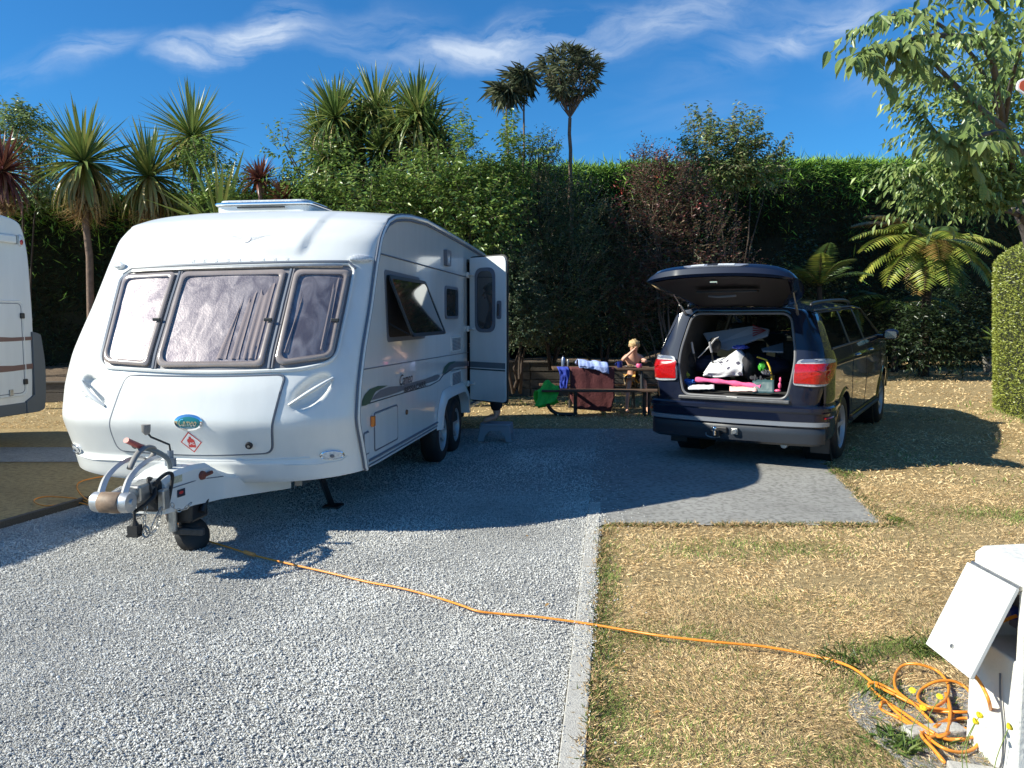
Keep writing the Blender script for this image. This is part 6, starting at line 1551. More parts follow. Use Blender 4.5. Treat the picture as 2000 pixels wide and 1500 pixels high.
# adult behind the caravan door, standing on the step stool
STX, STY = -0.20, 10.22
man = empty('person', (STX, STY, .25), label='adult in black trousers and blue top standing on the stool behind the open caravan door', cat='adult')
M_TROU = mat('black_trousers', (.012, .012, .014), rough=.85); M_TOP = mat('blue_top', (.06, .10, .32), rough=.85, noise=.15, nscale=20)
J = {'pelvis': (K(.0, 0, .95), .13), 'waist': (K(0.0, 0, 1.08), .12), 'chest': (K(-.02, 0, 1.28), .145), 'uchest': (K(-.02, 0, 1.42), .12), 'neck': (K(-.03, 0, 1.52), .055), 'head': (K(-.06, 0, 1.62), .085), 'crown': (K(-.06, 0, 1.70), .085),
     'shL': (K(-.01, -.18, 1.43), .062), 'elL': (K(-.02, -.24, 1.15), .045), 'Lwrist': (K(-.20, -.22, 1.05), .028), 'shR': (K(-.01, .18, 1.43), .062), 'elR': (K(.085, .24, 1.20), .045), 'Rwrist': (K(-.14, .20, 1.25), .028),
     'hipL': (K(0, -.08, .90), .10), 'knL': (K(-.03, -.09, .48), .062), 'anL': (K(0, -.09, .085), .040), 'toeL': (K(-.17, -.10, .035), .032),
     'hipR': (K(0, .08, .90), .10), 'knR': (K(-.02, .09, .48), .062), 'anR': (K(.02, .09, .085), .040), 'toeR': (K(-.15, .11, .035), .032)}
E_ = [('pelvis', 'waist'), ('waist', 'chest'), ('chest', 'uchest'), ('uchest', 'neck'), ('neck', 'head'), ('head', 'crown'), ('uchest', 'shL'), ('shL', 'elL'), ('elL', 'Lwrist'), ('uchest', 'shR'), ('shR', 'elR'), ('elR', 'Rwrist'),
      ('pelvis', 'hipL'), ('hipL', 'knL'), ('knL', 'anL'), ('anL', 'toeL'), ('pelvis', 'hipR'), ('hipR', 'knR'), ('knR', 'anR'), ('anR', 'toeR')]
hand(J, E_, J['Lwrist'][0], J['elL'][0], 'L', (0, 1, 0), 1, .6, L=.085, r=.010); hand(J, E_, J['Rwrist'][0], J['elR'][0], 'R', (0, -1, 0), 1, .6, L=.085, r=.010)
skin_body('body', J, E_, M_SKIN, man)
TJ = {'p': (K(0, 0, .98), .145), 'a': (K(0, -.08, .90), .115), 'b': (K(-.03, -.09, .48), .082), 'c': (K(0, -.09, .15), .072), 'd': (K(0, .08, .90), .115), 'e': (K(-.02, .09, .48), .082), 'f': (K(.02, .09, .15), .072)}
skin_body('trousers', TJ, [('p', 'a'), ('a', 'b'), ('b', 'c'), ('p', 'd'), ('d', 'e'), ('e', 'f')], M_TROU, man)
UJ_ = {'p': (K(0, 0, 1.02), .15), 'q': (K(-.02, 0, 1.25), .162), 'r': (K(-.02, 0, 1.42), .135), 'a': (K(-.01, -.18, 1.43), .078), 'b': (K(-.015, -.22, 1.28), .070), 'c': (K(-.01, .18, 1.43), .078), 'd': (K(.04, .22, 1.31), .070)}
skin_body('top', UJ_, [('p', 'q'), ('q', 'r'), ('r', 'a'), ('a', 'b'), ('r', 'c'), ('c', 'd')], M_TOP, man)
face(man, (-.065, 0, 1.665), .100, (-1, 0, -.1), (0, 0, 1), mat('brown_hair', (.10, .06, .035), rough=.7, noise=.3, nscale=40))
# step stool
st = empty('step_stool', (STX + .0, STY, 0), (0, 0, -YAW), 'small grey plastic step stool on the gravel under the open caravan door', 'stool')
M_STOOL = mat('blue_grey_plastic', (.30, .32, .37), rough=.45)
mb = MB(); mb.prism(roundpoly([(-.20, -.14), (.20, -.14), (.20, .14), (-.20, .14)], .05), .215, .25, 'z'); mb.build('top', M_STOOL, st, bev=.01)
for y in (-.13, .13):
    q = [(-.185, .216), (-.225, .02), (-.145, .02), (-.12, .10), (-.07, .155), (.07, .155), (.12, .10), (.145, .02), (.225, .02), (.185, .216)]
    mb = MB(); mb.prism(q, y - .012, y + .012, 'y'); mb.build('leg_panel', M_STOOL, st, bev=.004)
for x in (-.19, .19):
    mb = MB(); mb.prism([(-.12, .216), (-.14, .02), (-.09, .02), (-.06, .12), (.06, .12), (.09, .02), (.14, .02), (.12, .216)], x - .012, x + .012, 'x'); mb.build('side_panel', M_STOOL, st, bev=.004)

# ------------------------------------------------------------------ picnic table and what lies on it
M_TT = mat('brown_timber', (.11, .065, .04), rough=.7, noise=.4, nscale=9, stretch=(1, 9, 9), bump=.3)
M_LEGT = mat('black_steel_tube', (.02, .022, .025), rough=.4)
pt = empty('picnic_table', (1.65, 13.45, 0), label='dark picnic table with attached benches and black tube legs on the dry lawn', cat='table')
for k in range(5):
    mb = MB(); mb.box(-.97, .98, -.28 + k * .118, -.28 + k * .118 + .108, .725, .765); mb.build('table_plank', M_TT, pt, bev=.006)
for y in (-.66, .52):
    for k in range(1 if False else 2):
        mb = MB(); mb.box(-1.17, .98, y + k * .125, y + k * .125 + .115, .40, .435); mb.build('bench_plank', M_TT, pt, bev=.006)
for x in (-.62, .50):
    mb = MB(); mb.tube([(x, -.54, 0.0), (x, -.54, .39)], .032, 10); mb.build('leg', M_LEGT, pt, smooth=50)
    mb = MB(); mb.tube([(x, .64, 0.0), (x, .64, .39)], .032, 10); mb.build('leg', M_LEGT, pt, smooth=50)
    mb = MB(); mb.tube([(x, -.60, .37), (x, .70, .37)], .028, 10); mb.build('cross_tube', M_LEGT, pt, smooth=50)
    for y in (-.22, .24):
        mb = MB(); mb.tube([(x, y * 1.3, .37), (x, y, .72)], .028, 10); mb.build('strut', M_LEGT, pt, smooth=50)
mb = MB(); mb.tube(catmull([(-1.10, -.50, .39), (-1.09, -.50, .26), (-1.03, -.50, .12), (-.92, -.50, .04), (-.76, -.50, .025), (-.58, -.50, .025)], 6), .032, 10); mb.build('curved_leg', M_LEGT, pt, smooth=50)
mb = MB(); mb.tube([(.58, -.54, 0.0), (.58, -.54, .39)], .026, 10); mb.build('leg', M_LEGT, pt, smooth=50)
def wrinkle(u, v, a=.008, f=6, s=0): return a * (mnoise.noise(Vector((u * f + s, v * f * .4, s))) + .5 * mnoise.noise(Vector((u * f * 3, v * f, s))))
NEAR = 13.45 - .28
# maroon towel: over the table edge, hanging behind the bench
def tw(u, v):
    x = lerp(.96, 1.69, u); L_ = v * .95
    if L_ < .22: y = NEAR + .20 - L_; z = .772
    else: y = NEAR - .022; z = .770 - (L_ - .22)
    x2 = x + (.02 * math.sin(u * 9) * v)
    if v > .75: x2 = lerp(x, lerp(1.05, 1.64, u), (v - .75) / .25); z += .10 * (v - .75) * (1 - u) * 2
    return (x2, y + wrinkle(u, v, .014, 5), z)
o = cloth(0, 0, 24, 40, tw).build('maroon_towel', fab('maroon_cloth', (.12, .032, .034), .12)); o.data.polygons.foreach_set('use_smooth', [True] * len(o.data.polygons)); solid(o, .006); o.name = 'towel'; tag(o, 'maroon towel hung over the near edge of the picnic table', 'towel')
def gt(u, v):
    a = lerp(-.30, .34, v); x = lerp(.40, .74, u) + .05 * math.sin(v * 7)
    y = 12.90 + a * .45; z = .47 - 1.1 * max(0, abs(a) - .07) + .02 + .13 * math.exp(-((u - .55) / .22) ** 2) * math.exp(-(a / .13) ** 2)
    return (x - .10 * max(0, -a) * 2, y + wrinkle(u, v, .03, 4, 3), max(.10, z - .08 * (1 - u) + wrinkle(u, v, .03, 5, 9)))
o = cloth(0, 0, 20, 30, gt).build('towel', mat('bright_green_cloth', (.08, .75, .12), rough=.85, noise=.15, nscale=18, transl=.3)); o.data.polygons.foreach_set('use_smooth', [True] * len(o.data.polygons)); solid(o, .006); tag(o, 'bright green towel draped over the left end of the bench', 'towel')
def bt(u, v):
    x = lerp(.74, .93, u); z = .79 - v * .36; return (lerp(x, lerp(.82, .93, u), v) + .02 * math.sin(v * 5), NEAR - .03 + (.10 - v * 1.1 if v < .1 else -.012) + wrinkle(u, v, .03, 6, 5), min(z, .785))
o = cloth(0, 0, 12, 24, bt).build('towel', fab('blue_cloth', (.03, .06, .40), .15)); o.data.polygons.foreach_set('use_smooth', [True] * len(o.data.polygons)); solid(o, .006); tag(o, 'blue cloth hanging off the left end of the picnic table', 'cloth')
def bw(u, v):
    x = lerp(1.06, 1.55, u); w = .5 + .5 * math.sin(u * 3.0 + .2)
    y = NEAR + lerp(.26, -.05, v); zz = .79 + .10 * math.sin(math.pi * v) ** .5 * (1 - .6 * u) + .02
    if v > .72: y = NEAR - .055; zz = .80 - (v - .72) * lerp(.15, .50, u ** 2)
    return (x + .05 * v, y + wrinkle(u, v, .03, 5, 7), zz + wrinkle(u, v, .03, 4, 1))
o = cloth(0, 0, 22, 20, bw).build('cloth', fab('pale_blue_cloth', (.36, .46, .80), .25, 30)); o.data.polygons.foreach_set('use_smooth', [True] * len(o.data.polygons)); solid(o, .006); tag(o, 'pale blue and white cloth crumpled on top of the maroon towel', 'cloth')
for k, (x, h, r, cl) in enumerate(((.86, .20, .034, (.25, .30, .42)), (.935, .155, .022, (.45, .43, .40)))):
    b_ = empty('bottle', (x, 13.38, .766), label=('taller blue-grey drink bottle at the left of the table' if k == 0 else 'slimmer silver bottle beside the taller drink bottle'), cat='bottle', group='bottles on the picnic table')
    mb = MB(); mb.lathe([(r * .95, 0), (r, .01), (r, h * .72), (r * .55, h * .84), (r * .5, h * .88)], None, 20); mb.build('flask', mat('bottle_metal_%s' % ('blue' if k == 0 else 'silver'), cl, rough=.3, metal=.7), b_, smooth=40)
    mb = MB(); mb.lathe([(r * .55, h * .88), (r * .58, h * .97), (r * .3, h), (.0001, h)], None, 16); mb.build('cap', M_PLAS, b_, smooth=40)
cp = empty('mug', (1.80, 13.32, .766), label='dark blue enamel mug standing left of the child on the table', cat='mug')
mb = MB(); mb.lathe([(.040, 0), (.044, .005), (.046, .095), (.048, .10), (.043, .10), (.040, .01), (.0001, .008)], None, 24); mb.build('cup', mat('navy_enamel', (.015, .03, .20), rough=.2), cp, smooth=40)
mb = MB(); mb.tube(catmull([(-.044, 0, .08), (-.07, 0, .075), (-.075, 0, .045), (-.044, 0, .025)], 5), .006, 7); mb.build('handle', mat('navy_enamel', (.015, .03, .20)), cp, smooth=60)
pl = empty('plate', (1.98, 13.34, .766), label='pale plate of food in front of the child', cat='plate')
mb = MB(); mb.lathe([(.0001, .004), (.07, .004), (.105, .022), (.108, .024), (.07, .012), (.0001, .010)], None, 28); mb.build('dish', mat('pale_china', (.62, .60, .58), rough=.25), pl, smooth=50)
mb = crumple('x', (0, 0, .03), (.06, .05, .018), None, .35, 4); mb.build('food', mat('brown_food', (.25, .16, .08), rough=.7), pl, smooth=50)
bk = MB(); bk.lathe([(.045, 0), (.052, .01), (.050, .05), (.044, .065), (.0001, .068)], Matrix.Translation((2.12, 13.30, .766)), 20); o = bk.build('snack_tub', mat('pink_plastic', (.78, .12, .26), rough=.3), smooth=40); tag(o, 'pink tub on the table in front of the child', 'tub')

# ------------------------------------------------------------------ power pedestal, cord and its coil
M_CONC = mat('painted_white_concrete', (.63, .62, .58), rough=.8, noise=.06, nscale=9, bump=.5, bscale=45)
M_FLAP = mat('white_steel_flap', (.62, .62, .60), rough=.5, noise=.04, nscale=14)
bo_ = empty('power_pedestal', (1.90, 2.76, 0), label='white concrete power pedestal with its meter flap hanging open', cat='power pedestal')
X0, X1, Y0, Y1, ZT = 1.715 - 1.90, 2.14 - 1.90, 2.60 - 2.76, 2.90 - 2.76, .735
bm = bmesh.new()
ox = X0; hole = [(Y0 + .035, .43), (Y1 - .03, .43), (Y1 - .03, .66), (Y0 + .035, .66)]
outq = [(Y0, -.02), (Y1, -.02), (Y1, ZT), (Y0, ZT)]
mb = MB()
mb.add([Vector((ox, a, b)) for a, b in outq + hole], [(0, 1, 5, 4), (1, 2, 6, 5), (2, 3, 7, 6), (3, 0, 4, 7)])
mb.add([Vector((ox + d, a, b)) for d in (0, .16) for a, b in hole], [(0, 1, 5, 4), (1, 2, 6, 5), (2, 3, 7, 6), (3, 0, 4, 7), (4, 5, 6, 7)])
mb.add([Vector(p) for p in ((X0, Y0, -.02), (X1, Y0, -.02), (X1, Y1, -.02), (X0, Y1, -.02), (X0, Y0, ZT), (X1, Y0, ZT), (X1, Y1, ZT), (X0, Y1, ZT), (X0 + .02, Y0 + .02, ZT + .03), (X1 - .02, Y0 + .02, ZT + .05), (X1 - .02, Y1 - .02, ZT + .05), (X0 + .02, Y1 - .02, ZT + .03))],
       [(0, 1, 5, 4), (1, 2, 6, 5), (2, 3, 7, 6), (4, 5, 9, 8), (5, 6, 10, 9), (6, 7, 11, 10), (7, 4, 8, 11), (8, 9, 10, 11)])
mb.build('column', M_CONC, bo_, bev=.008, seg=2)
mb = MB(); mb.box(ox + .10, ox + .155, Y0 + .06, Y1 - .06, .48, .63); sk = mb.build('socket_panel', mat('grey_socket_panel', (.10, .10, .13), rough=.4), bo_, bev=.006)
for k in range(2):
    mb = MB(); mb.lathe([(.0001, .03), (.022, .03), (.026, .02), (.026, 0)], Matrix.Translation((ox + .10, Y0 + .10 + .10 * k, .54)) @ Matrix.Rotation(rad(-90), 4, 'Y'), 16); mb.build('socket', mat('blue_socket', (.03, .05, .30), rough=.4), sk, smooth=40)
mb = MB(); fa = Matrix.Translation((ox - .012, 0, .690)) @ Matrix.Rotation(math.atan(.135 / .30), 4, 'Y'); mb.box(-.012, .004, Y0 + .015, Y1 + .005, -.345, 0, fa); fp = mb.build('flap', M_FLAP, bo_, bev=.003)
mb = MB(); mb.tube([Vector((ox - .006, Y0 + .015, .692)), Vector((ox - .006, Y1, .692))], .008, 8); mb.build('hinge', M_STEEL, fp)
mb = MB(); mb.cyl(fa @ Vector((-.020, (Y0 + Y1) / 2 + .01, -.29)), fa @ Vector((.0, (Y0 + Y1) / 2 + .01, -.29)), .008, 10); mb.build('screw', M_STEEL, fp)
mb = MB(); mb.tube(catmull([Vector((ox - .008, Y0 + .10, .36)), Vector((ox - .012, Y0 + .085, .28)), Vector((ox - .010, Y0 + .06, .15)), Vector((ox - .012, Y0 + .075, .02)), Vector((ox - .06, Y0 + .14, .014))], 6), .0035, 6); mb.build('earth_wire', mat('grey_wire', (.12, .12, .13), rough=.5), bo_, smooth=60)
# cracked concrete footing round the pedestal
V = []; F = []
pad = [(1.36, 3.12), (1.44, 3.28), (1.62, 3.36), (1.80, 3.34), (2.3, 3.3), (2.3, 2.3), (1.6, 2.3), (1.44, 2.45), (1.40, 2.72)]
mb = MB(); mb.prism(roundpoly(pad, .05, 3), -.03, .008, 'z'); o = mb.build('concrete_patch', M_SLAB, bev=.004); o['kind'] = 'structure'
mb = MB(); bkM = Matrix.Translation((1.60, 2.93, 0)) @ Matrix.Rotation(.12, 4, 'Z'); mb.box(-.10, .13, -.035, .035, 0, .04, bkM); o = mb.build('paving_block', M_KERB, bev=.006); tag(o, 'pale narrow concrete block lying beside the pedestal under the cord coil', 'block')
mb = MB(); bkM = Matrix.Translation((1.66, 2.62, 0)) @ Matrix.Rotation(-.3, 4, 'Z'); mb.box(-.14, .16, -.10, .06, 0, .035, bkM); o = mb.build('paving_block', M_KERB, bev=.006); tag(o, 'wide concrete block at the foot of the pedestal near the bottom edge', 'block')

M_CORD = mat('orange_cord', (.78, .27, .03), rough=.38, noise=.08, nscale=8)
def g2(x, y, z=.012): return G(x, y, z)
run = [(1700, 1330), (1660, 1302), (1600, 1283), (1500, 1264), (1400, 1254), (1300, 1243), (1230, 1232), (1140, 1217), (1050, 1205), (980, 1199), (935, 1194), (900, 1182), (850, 1166), (780, 1148), (720, 1137), (640, 1118), (560, 1100), (490, 1083), (450, 1070), (400, 1055), (362, 1044)]
pts = [g2(x, y, .016 + (.012 if x < 1150 else .022) + .006 * math.sin(x * .05)) for x, y in run]
wpts = pts + [g2(330, 1005, .02), g2(270, 1000, .02), g2(200, 993, .02), g2(150, 982, .03), g2(90, 988, .03), g2(66, 978, .03), g2(90, 970, .04), g2(150, 974, .04), g2(182, 985, .05), g2(160, 968, .07), g2(150, 950, .06), g2(165, 938, .04), g2(230, 925, .02), g2(330, 905, .02)]
def c6(*p): return [(1600 + a / 3, 1000 + b / 3) for a, b in p]
coil = c6((300, 1000), (420, 1060), (560, 1128), (690, 1165), (820, 1172), (900, 1165), (905, 1100), (860, 1030), (780, 990), (680, 995), (600, 1040), (580, 1095), (640, 1140), (760, 1165), (780, 1200), (700, 1240), (680, 1262), (760, 1228), (860, 1208), (935, 1235), (935, 1300), (880, 1332), (750, 1332), (640, 1275), (500, 1180), (380, 1100), (290, 1018),
            (330, 1000), (420, 1040), (520, 1100), (640, 1150), (740, 1100), (755, 1010), (690, 930), (570, 890), (490, 900), (445, 960), (455, 1045), (560, 1130), (640, 1210), (720, 1290), (760, 1250), (770, 1150), (740, 1060), (765, 1180), (735, 1310), (620, 1290), (480, 1195), (390, 1115), (362, 1125), (370, 1160), (480, 1215), (620, 1310), (720, 1380), (820, 1408), (900, 1390), (938, 1335), (880, 1280), (800, 1262), (745, 1300),
            (640, 1330), (700, 1430), (735, 1465), (680, 1400), (600, 1310), (640, 1290), (760, 1330), (870, 1325), (950, 1295), (1000, 1230))
cz_ = [.018 + .022 * (0.5 + .5 * math.sin(k * 1.7)) + .012 * (k % 5) / 5 for k in range(len(coil))]
cpts = [g2(x, y, z) for (x, y), z in zip(coil, cz_)]
up = [AT(1600 + 1000 / 3, 1000 + 1130 / 3, 2.70), AT(1600 + 955 / 3, 1000 + 1020 / 3, 2.72), AT(1600 + 890 / 3, 1000 + 925 / 3, 2.74), AT(1600 + 850 / 3, 1000 + 845 / 3, 2.76), Vector((1.72, 2.77, .50)), Vector((1.80, 2.77, .54))]
mb = MB(); mb.tube(catmull(list(reversed(wpts)) + cpts + up, 6), .0062, 8); o = mb.build('extension_cord', M_CORD, smooth=60); tag(o, 'long orange extension cord crossing gravel and lawn to a tangled coil by the pedestal', 'cord')
mb = MB(); P_ = G(478, 1078, .035); Q_ = G(497, 1084, .035); mb.cyl(P_, Q_, .014, 10); o = mb.build('cord_connector', mat('orange_plug', (.75, .30, .08), rough=.4), bev=.003); tag(o, 'orange connector joint in the cord on the gravel near the caravan', 'plug')

# dandelions by the pedestal
M_YEL = mat('dandelion_yellow', (.85, .62, .02), rough=.6); M_STEM = mat('weed_stem', (.16, .22, .05), rough=.7)
def flower():
    e = empty('dandelion'); 
    mb = MB(); mb.lathe([(.0001, .006), (.007, .009), (.013, .006), (.010, 0), (.003, -.006)], None, 12); mb.build('flower_head', M_YEL, e, smooth=40); return e
lab = ['dandelion standing over the left loop of the cord coil', 'tallest dandelion in the middle of the cord coil', 'low dandelion in the tangle of cords', 'upper dandelion of the pair touching the pedestal', 'lower dandelion of the pair touching the pedestal', 'dandelion in front of the pedestal at the right edge', ]
fl0 = flower()
for k, (x, y, Y) in enumerate(((1782, 1350, 2.92), (1835, 1362, 2.86), (1802, 1384, 2.80), (1912, 1398, 2.62), (1904, 1410, 2.60), (1970, 1420, 2.46))):
    q = AT(x, y, Y)
    if k == 0: e = fl0
    else:
        e = fl0.copy(); COL.objects.link(e)
        for chd in fl0.children:
            if chd.name.startswith('stem'): continue
            c_ = chd.copy(); COL.objects.link(c_); c_.parent = e
    e.location = (q.x - .02, q.y, .005); tag(e, lab[k], 'flower', 'dandelions by the pedestal')
    for chd in e.children: chd.location = (.02, 0, q.z - .005); chd.rotation_euler = (.5, -.3 + .2 * k, 0)
    mb = MB(); mb.tube(catmull([(0, 0, 0), (-.012, .01, q.z * .5), (.02, 0, q.z - .008)], 5), .0016, 5); mb.build('stem', M_STEM, e)

# plant pots far right, street sign corner
M_POT = mat('grey_clay_pot', (.20, .19, .17), rough=.8, noise=.2, nscale=15)
for k, (x, y, Y, r, h, lb) in enumerate(((1932, 722, 17.2, .15, .34, 'tallest grey plant pot at the foot of the clipped hedge'), (1953, 727, 16.6, .15, .24, 'middle low grey plant pot near the clipped hedge'), (1968, 727, 16.9, .12, .2, 'rightmost grey plant pot partly behind the clipped hedge'))):
    q = AT(x, y, Y); z = terrain(q.x, q.y) + .06
    e = empty('plant_pot', (q.x, q.y, z), label=lb, cat='pot', group='plant pots by the clipped hedge')
    mb = MB(); mb.lathe([(r * .75, 0), (r, h * .9), (r * 1.1, h * .9), (r * 1.1, h), (r * .95, h), (r * .85, h * .8), (.0001, h * .8)], None, 18); mb.build('pot', M_POT, e, smooth=40)
M_SIGN = mat('rust_red_sign', (.52, .10, .04), rough=.4)
sgp = AT(1985, 170, 4.0)
sg = empty('site_sign', (sgp.x + .22, 4.0, 0), label='rust red sign plate with a white border at the upper right edge', cat='sign')
mb = MB(); mb.prism(roundpoly([(-.222, sgp.z - .012), (.22, sgp.z - .26), (.22, sgp.z + .20), (-.215, sgp.z + .03)], .015), -.006, .006, 'y'); mb.build('border', M_WHITE, sg, bev=.002)
mb = MB(); mb.prism(roundpoly([(-.212, sgp.z - .008), (.21, sgp.z - .24), (.21, sgp.z + .18), (-.206, sgp.z + .024)], .012), -.010, -.0065, 'y'); mb.build('plate', M_SIGN, sg)
mb = MB(); mb.cyl((.12, .03, 0), (.12, .03, sgp.z + .05), .024, 12); mb.build('post', M_STEEL, sg, smooth=40)
# ------------------------------------------------------------------ vegetation
M_LEAF = mat('leaf', (.1, .15, .04), rough=.36, spec=.6, attr=True, transl=.32)
M_LEAFD = mat('hedge_leaf', (.03, .06, .02), rough=.7, spec=.2, attr=True, transl=.10)
M_BARK = mat('grey_bark', (.17, .115, .085), rough=.9, noise=.35, nscale=14, bump=.8, bscale=30)
M_BARKR = mat('brown_bark', (.05, .035, .026), rough=.9, noise=.35, nscale=14, bump=.8, bscale=30)
M_TWIG = mat('twig', (.20, .15, .10), rough=.8)
def unit(a): return a / (np.linalg.norm(a, axis=1, keepdims=True) + 1e-9)
def A3(v): return np.array([v[0], v[1], v[2]], float)
CSC = 1.22
def shoots(C, R, n, ln, leafL, aspect, cols, up=.5, droop=.5, nper=9, jit=.35, fill=.9, seed=0, hem=True, thick=None):
    """leafy shoots grown out of an ellipsoid; returns leaf arrays and the shoots' polylines"""
    r = np.random.default_rng(seed)
    C = np.array(C); R = np.array(R)
    d = unit(r.normal(size=(n, 3)))
    if hem: d[:, 1] = np.where(r.random(n) < .35, -np.abs(d[:, 1]), d[:, 1])
    rad_ = fill * r.random(n) ** .35
    P = C + d * R * rad_[:, None]
    D = unit(d * (R / R.max()) + np.array([0, 0, up]) + r.normal(0, jit, (n, 3)))
    L = ln * r.uniform(.5, 1.3, n)
    Ps, Ds, Ns = [], [], []
    for k in range(nper):
        t = (k + .5) / nper
        p = P + D * (L * t)[:, None] + np.array([0, 0, -1.0]) * (droop * .35 * L * t * t)[:, None]
        sd = unit(np.cross(D, np.array([0, 0, 1.0]) + r.normal(0, .2, (n, 3)))) * (1 if k % 2 else -1)
        dd = unit(D * .55 + sd * .8 + np.array([0, 0, -droop]) + r.normal(0, .25, (n, 3)))
        Ps.append(p); Ds.append(dd); Ns.append(unit(np.array([0, 0, 1.0]) + r.normal(0, .5, (n, 3))))
    P2 = np.concatenate(Ps); D2 = np.concatenate(Ds); N2 = np.concatenate(Ns); m_ = len(P2)
    LL = leafL * r.uniform(.6, 1.2, m_)
    cols = np.array(cols); ci = r.integers(0, len(cols), m_); c = cols[ci] * r.uniform(.75, 1.3, (m_, 1)) * CSC
    ends = np.stack([P, P + D * (L * .9)[:, None] + np.array([0, 0, -1.0]) * (droop * .3 * L)[:, None]], 1)
    return leaves(P2, D2, N2, LL, LL * aspect, c, curl=.12), ends
def twigs(ends, r=.004, every=3):
    mb = MB()
    for e in ends[::every]: mb.tube([Vector(e[0]), Vector(e[1])], [r, r * .4], 4, cap=False)
    return mb
def limb(mb, a, b, r0, r1, n=6, wob=.06, seed=0, sides=8):
    a = Vector(a); b = Vector(b); rr = random.Random(seed); pts = []
    for i in range(n + 1):
        t = i / n; p = a.lerp(b, t)
        if 0 < i < n: p += Vector((rr.uniform(-wob, wob), rr.uniform(-wob, wob), rr.uniform(-wob, wob) * .4))
        pts.append(p)
    mb.tube(pts, [lerp(r0, r1, i / n) for i in range(n + 1)], sides); return pts[-1]
GRN = [(.12, .20, .04), (.16, .24, .05), (.09, .15, .035), (.22, .28, .07)]
DKG = [(.05, .08, .035), (.07, .11, .045), (.04, .065, .03), (.10, .14, .06)]
RED = [(.15, .06, .05), (.10, .09, .05), (.07, .10, .045), (.16, .10, .06), (.11, .045, .045)]
def shrub(name, label, cat, lobes, cols, leafL, aspect, base, ln=.45, up=.6, droop=.5, seed=0, bark=M_BARKR, group=None, trunks=4, m=None, nper=9, tw=True, tr=.03):
    """lobes: (px, py, rx_px, rz_px, Y, n)"""
    cs = []
    for (px_, py_, rx, rz, Y, n) in lobes:
        c = AT(px_, py_, Y); s = Y / 1560; cs.append((c, (rx * s, max(rx, rz) * s * .6, rz * s), n))
    b = Vector(base); e = empty(name, b, label=label, cat=cat, group=group)
    parts = []; allends = []
    for i, (c, R, n) in enumerate(cs):
        lv, en = shoots(A3(c - b), R, n, ln, leafL, aspect, cols, up=up, droop=droop, seed=seed * 31 + i, nper=nper); parts.append(lv); allends.append(en)
    v, f, c_ = merge(parts); o = npmesh('foliage', v, f, m or M_LEAF, e, col=c_); o['kind'] = 'stuff'
    rr = random.Random(seed)
    k = 0
    for (c, R, n) in cs:
        for j in range(max(1, trunks // len(cs))):
            mb = MB(); tgt = (c - b) + Vector((rr.uniform(-.5, .5) * R[0], rr.uniform(-.3, .3) * R[1], rr.uniform(-.1, .5) * R[2]))
            limb(mb, (rr.uniform(-.1, .1), rr.uniform(-.1, .1), -.05), tgt, tr, tr * .3, 6, .08, seed + k); k += 1
            mb.build('trunk', bark, e, smooth=60)
    if tw:
        mb = twigs(np.concatenate(allends), .005, 4); o = mb.build('twigs', M_TWIG, e, fix=False); o['kind'] = 'stuff'
    return e
def gz(x, y): return terrain(x, y)

# ---- the long conifer hedge
def htop(x):
    return .10 * mnoise.noise(Vector((x * .9, 1, 0))) + .07 * mnoise.noise(Vector((x * 3.1, 5, 0))) + interp(x, [-16, -9, -5.5, -3.5, 0, 3, 8, 13, 20], [3.85, 4.0, 4.05, 4.5, 4.9, 5.05, 5.35, 5.5, 5.5])
hd = empty('conifer_hedge', (0, hedge_y(0), 0), label='tall dark conifer hedge with a bright green top along the back of the site', cat='hedge')
HB = Vector((0, hedge_y(0), 0))
V = []; F = []; XS = np.linspace(-24, 20, 130)
profz = [0.0, .12, .35, .6, .78, .88, .95, .985, .985]; proff = [-.95, -1.0, -.85, -.55, -.28, -.22, -.30, -.55, -2.4]
for x in XS:
    H_ = htop(x)
    for z, f in zip(profz, proff):
        V.append((x, hedge_y(x) - f - .12 + .22 * mnoise.noise(Vector((x * .8, z * 3, 0))) - HB.y, H_ * z + .0 + .06 * mnoise.noise(Vector((x * 1.3, 0, 4)))))
npf = len(profz)
for i in range(len(XS) - 1):
    for j in range(npf - 1): a = i * npf + j; F.append((a, a + npf, a + npf + 1, a + 1))
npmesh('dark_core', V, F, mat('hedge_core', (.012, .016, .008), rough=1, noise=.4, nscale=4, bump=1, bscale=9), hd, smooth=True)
def hedge_face(n, x0, x1, seed, t0=0, t1=.97, L=.17, cols=DKG, out=.0):
    r = np.random.default_rng(seed); X = r.uniform(x0, x1, n); T = t0 + (t1 - t0) * r.random(n) ** .8
    fo = np.interp(T, profz, proff); H_ = np.array([htop(x) for x in X]); HY = np.array([hedge_y(x) for x in X])
    lump = np.array([mnoise.noise(Vector((x * 1.1, t * 4, 5))) for x, t in zip(X, T)])
    P = np.stack([X, HY - fo - .12 - .25 * lump - r.uniform(0, .14, n) - out - HB.y, H_ * T], 1)
    D = unit(np.stack([r.normal(0, .6, n), -r.uniform(.1, .9, n), r.uniform(-1.0, .4, n)], 1)); N_ = unit(np.stack([r.normal(0, .5, n), -np.ones(n), .6 + r.normal(0, .4, n)], 1))
    c = np.array(cols)[r.integers(0, len(cols), n)] * r.uniform(.6, 1.4, (n, 1))
    return leaves(P, D, N_, L * r.uniform(.5, 1.3, n), .030 * r.uniform(.6, 1.4, n), c)
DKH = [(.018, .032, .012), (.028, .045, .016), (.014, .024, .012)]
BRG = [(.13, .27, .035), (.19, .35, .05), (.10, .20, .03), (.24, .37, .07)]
v, f, c = merge([hedge_face(60000, -16, 15, 1, cols=DKH)]); o = npmesh('foliage', v, f, M_LEAFD, hd, col=c); o['kind'] = 'stuff'
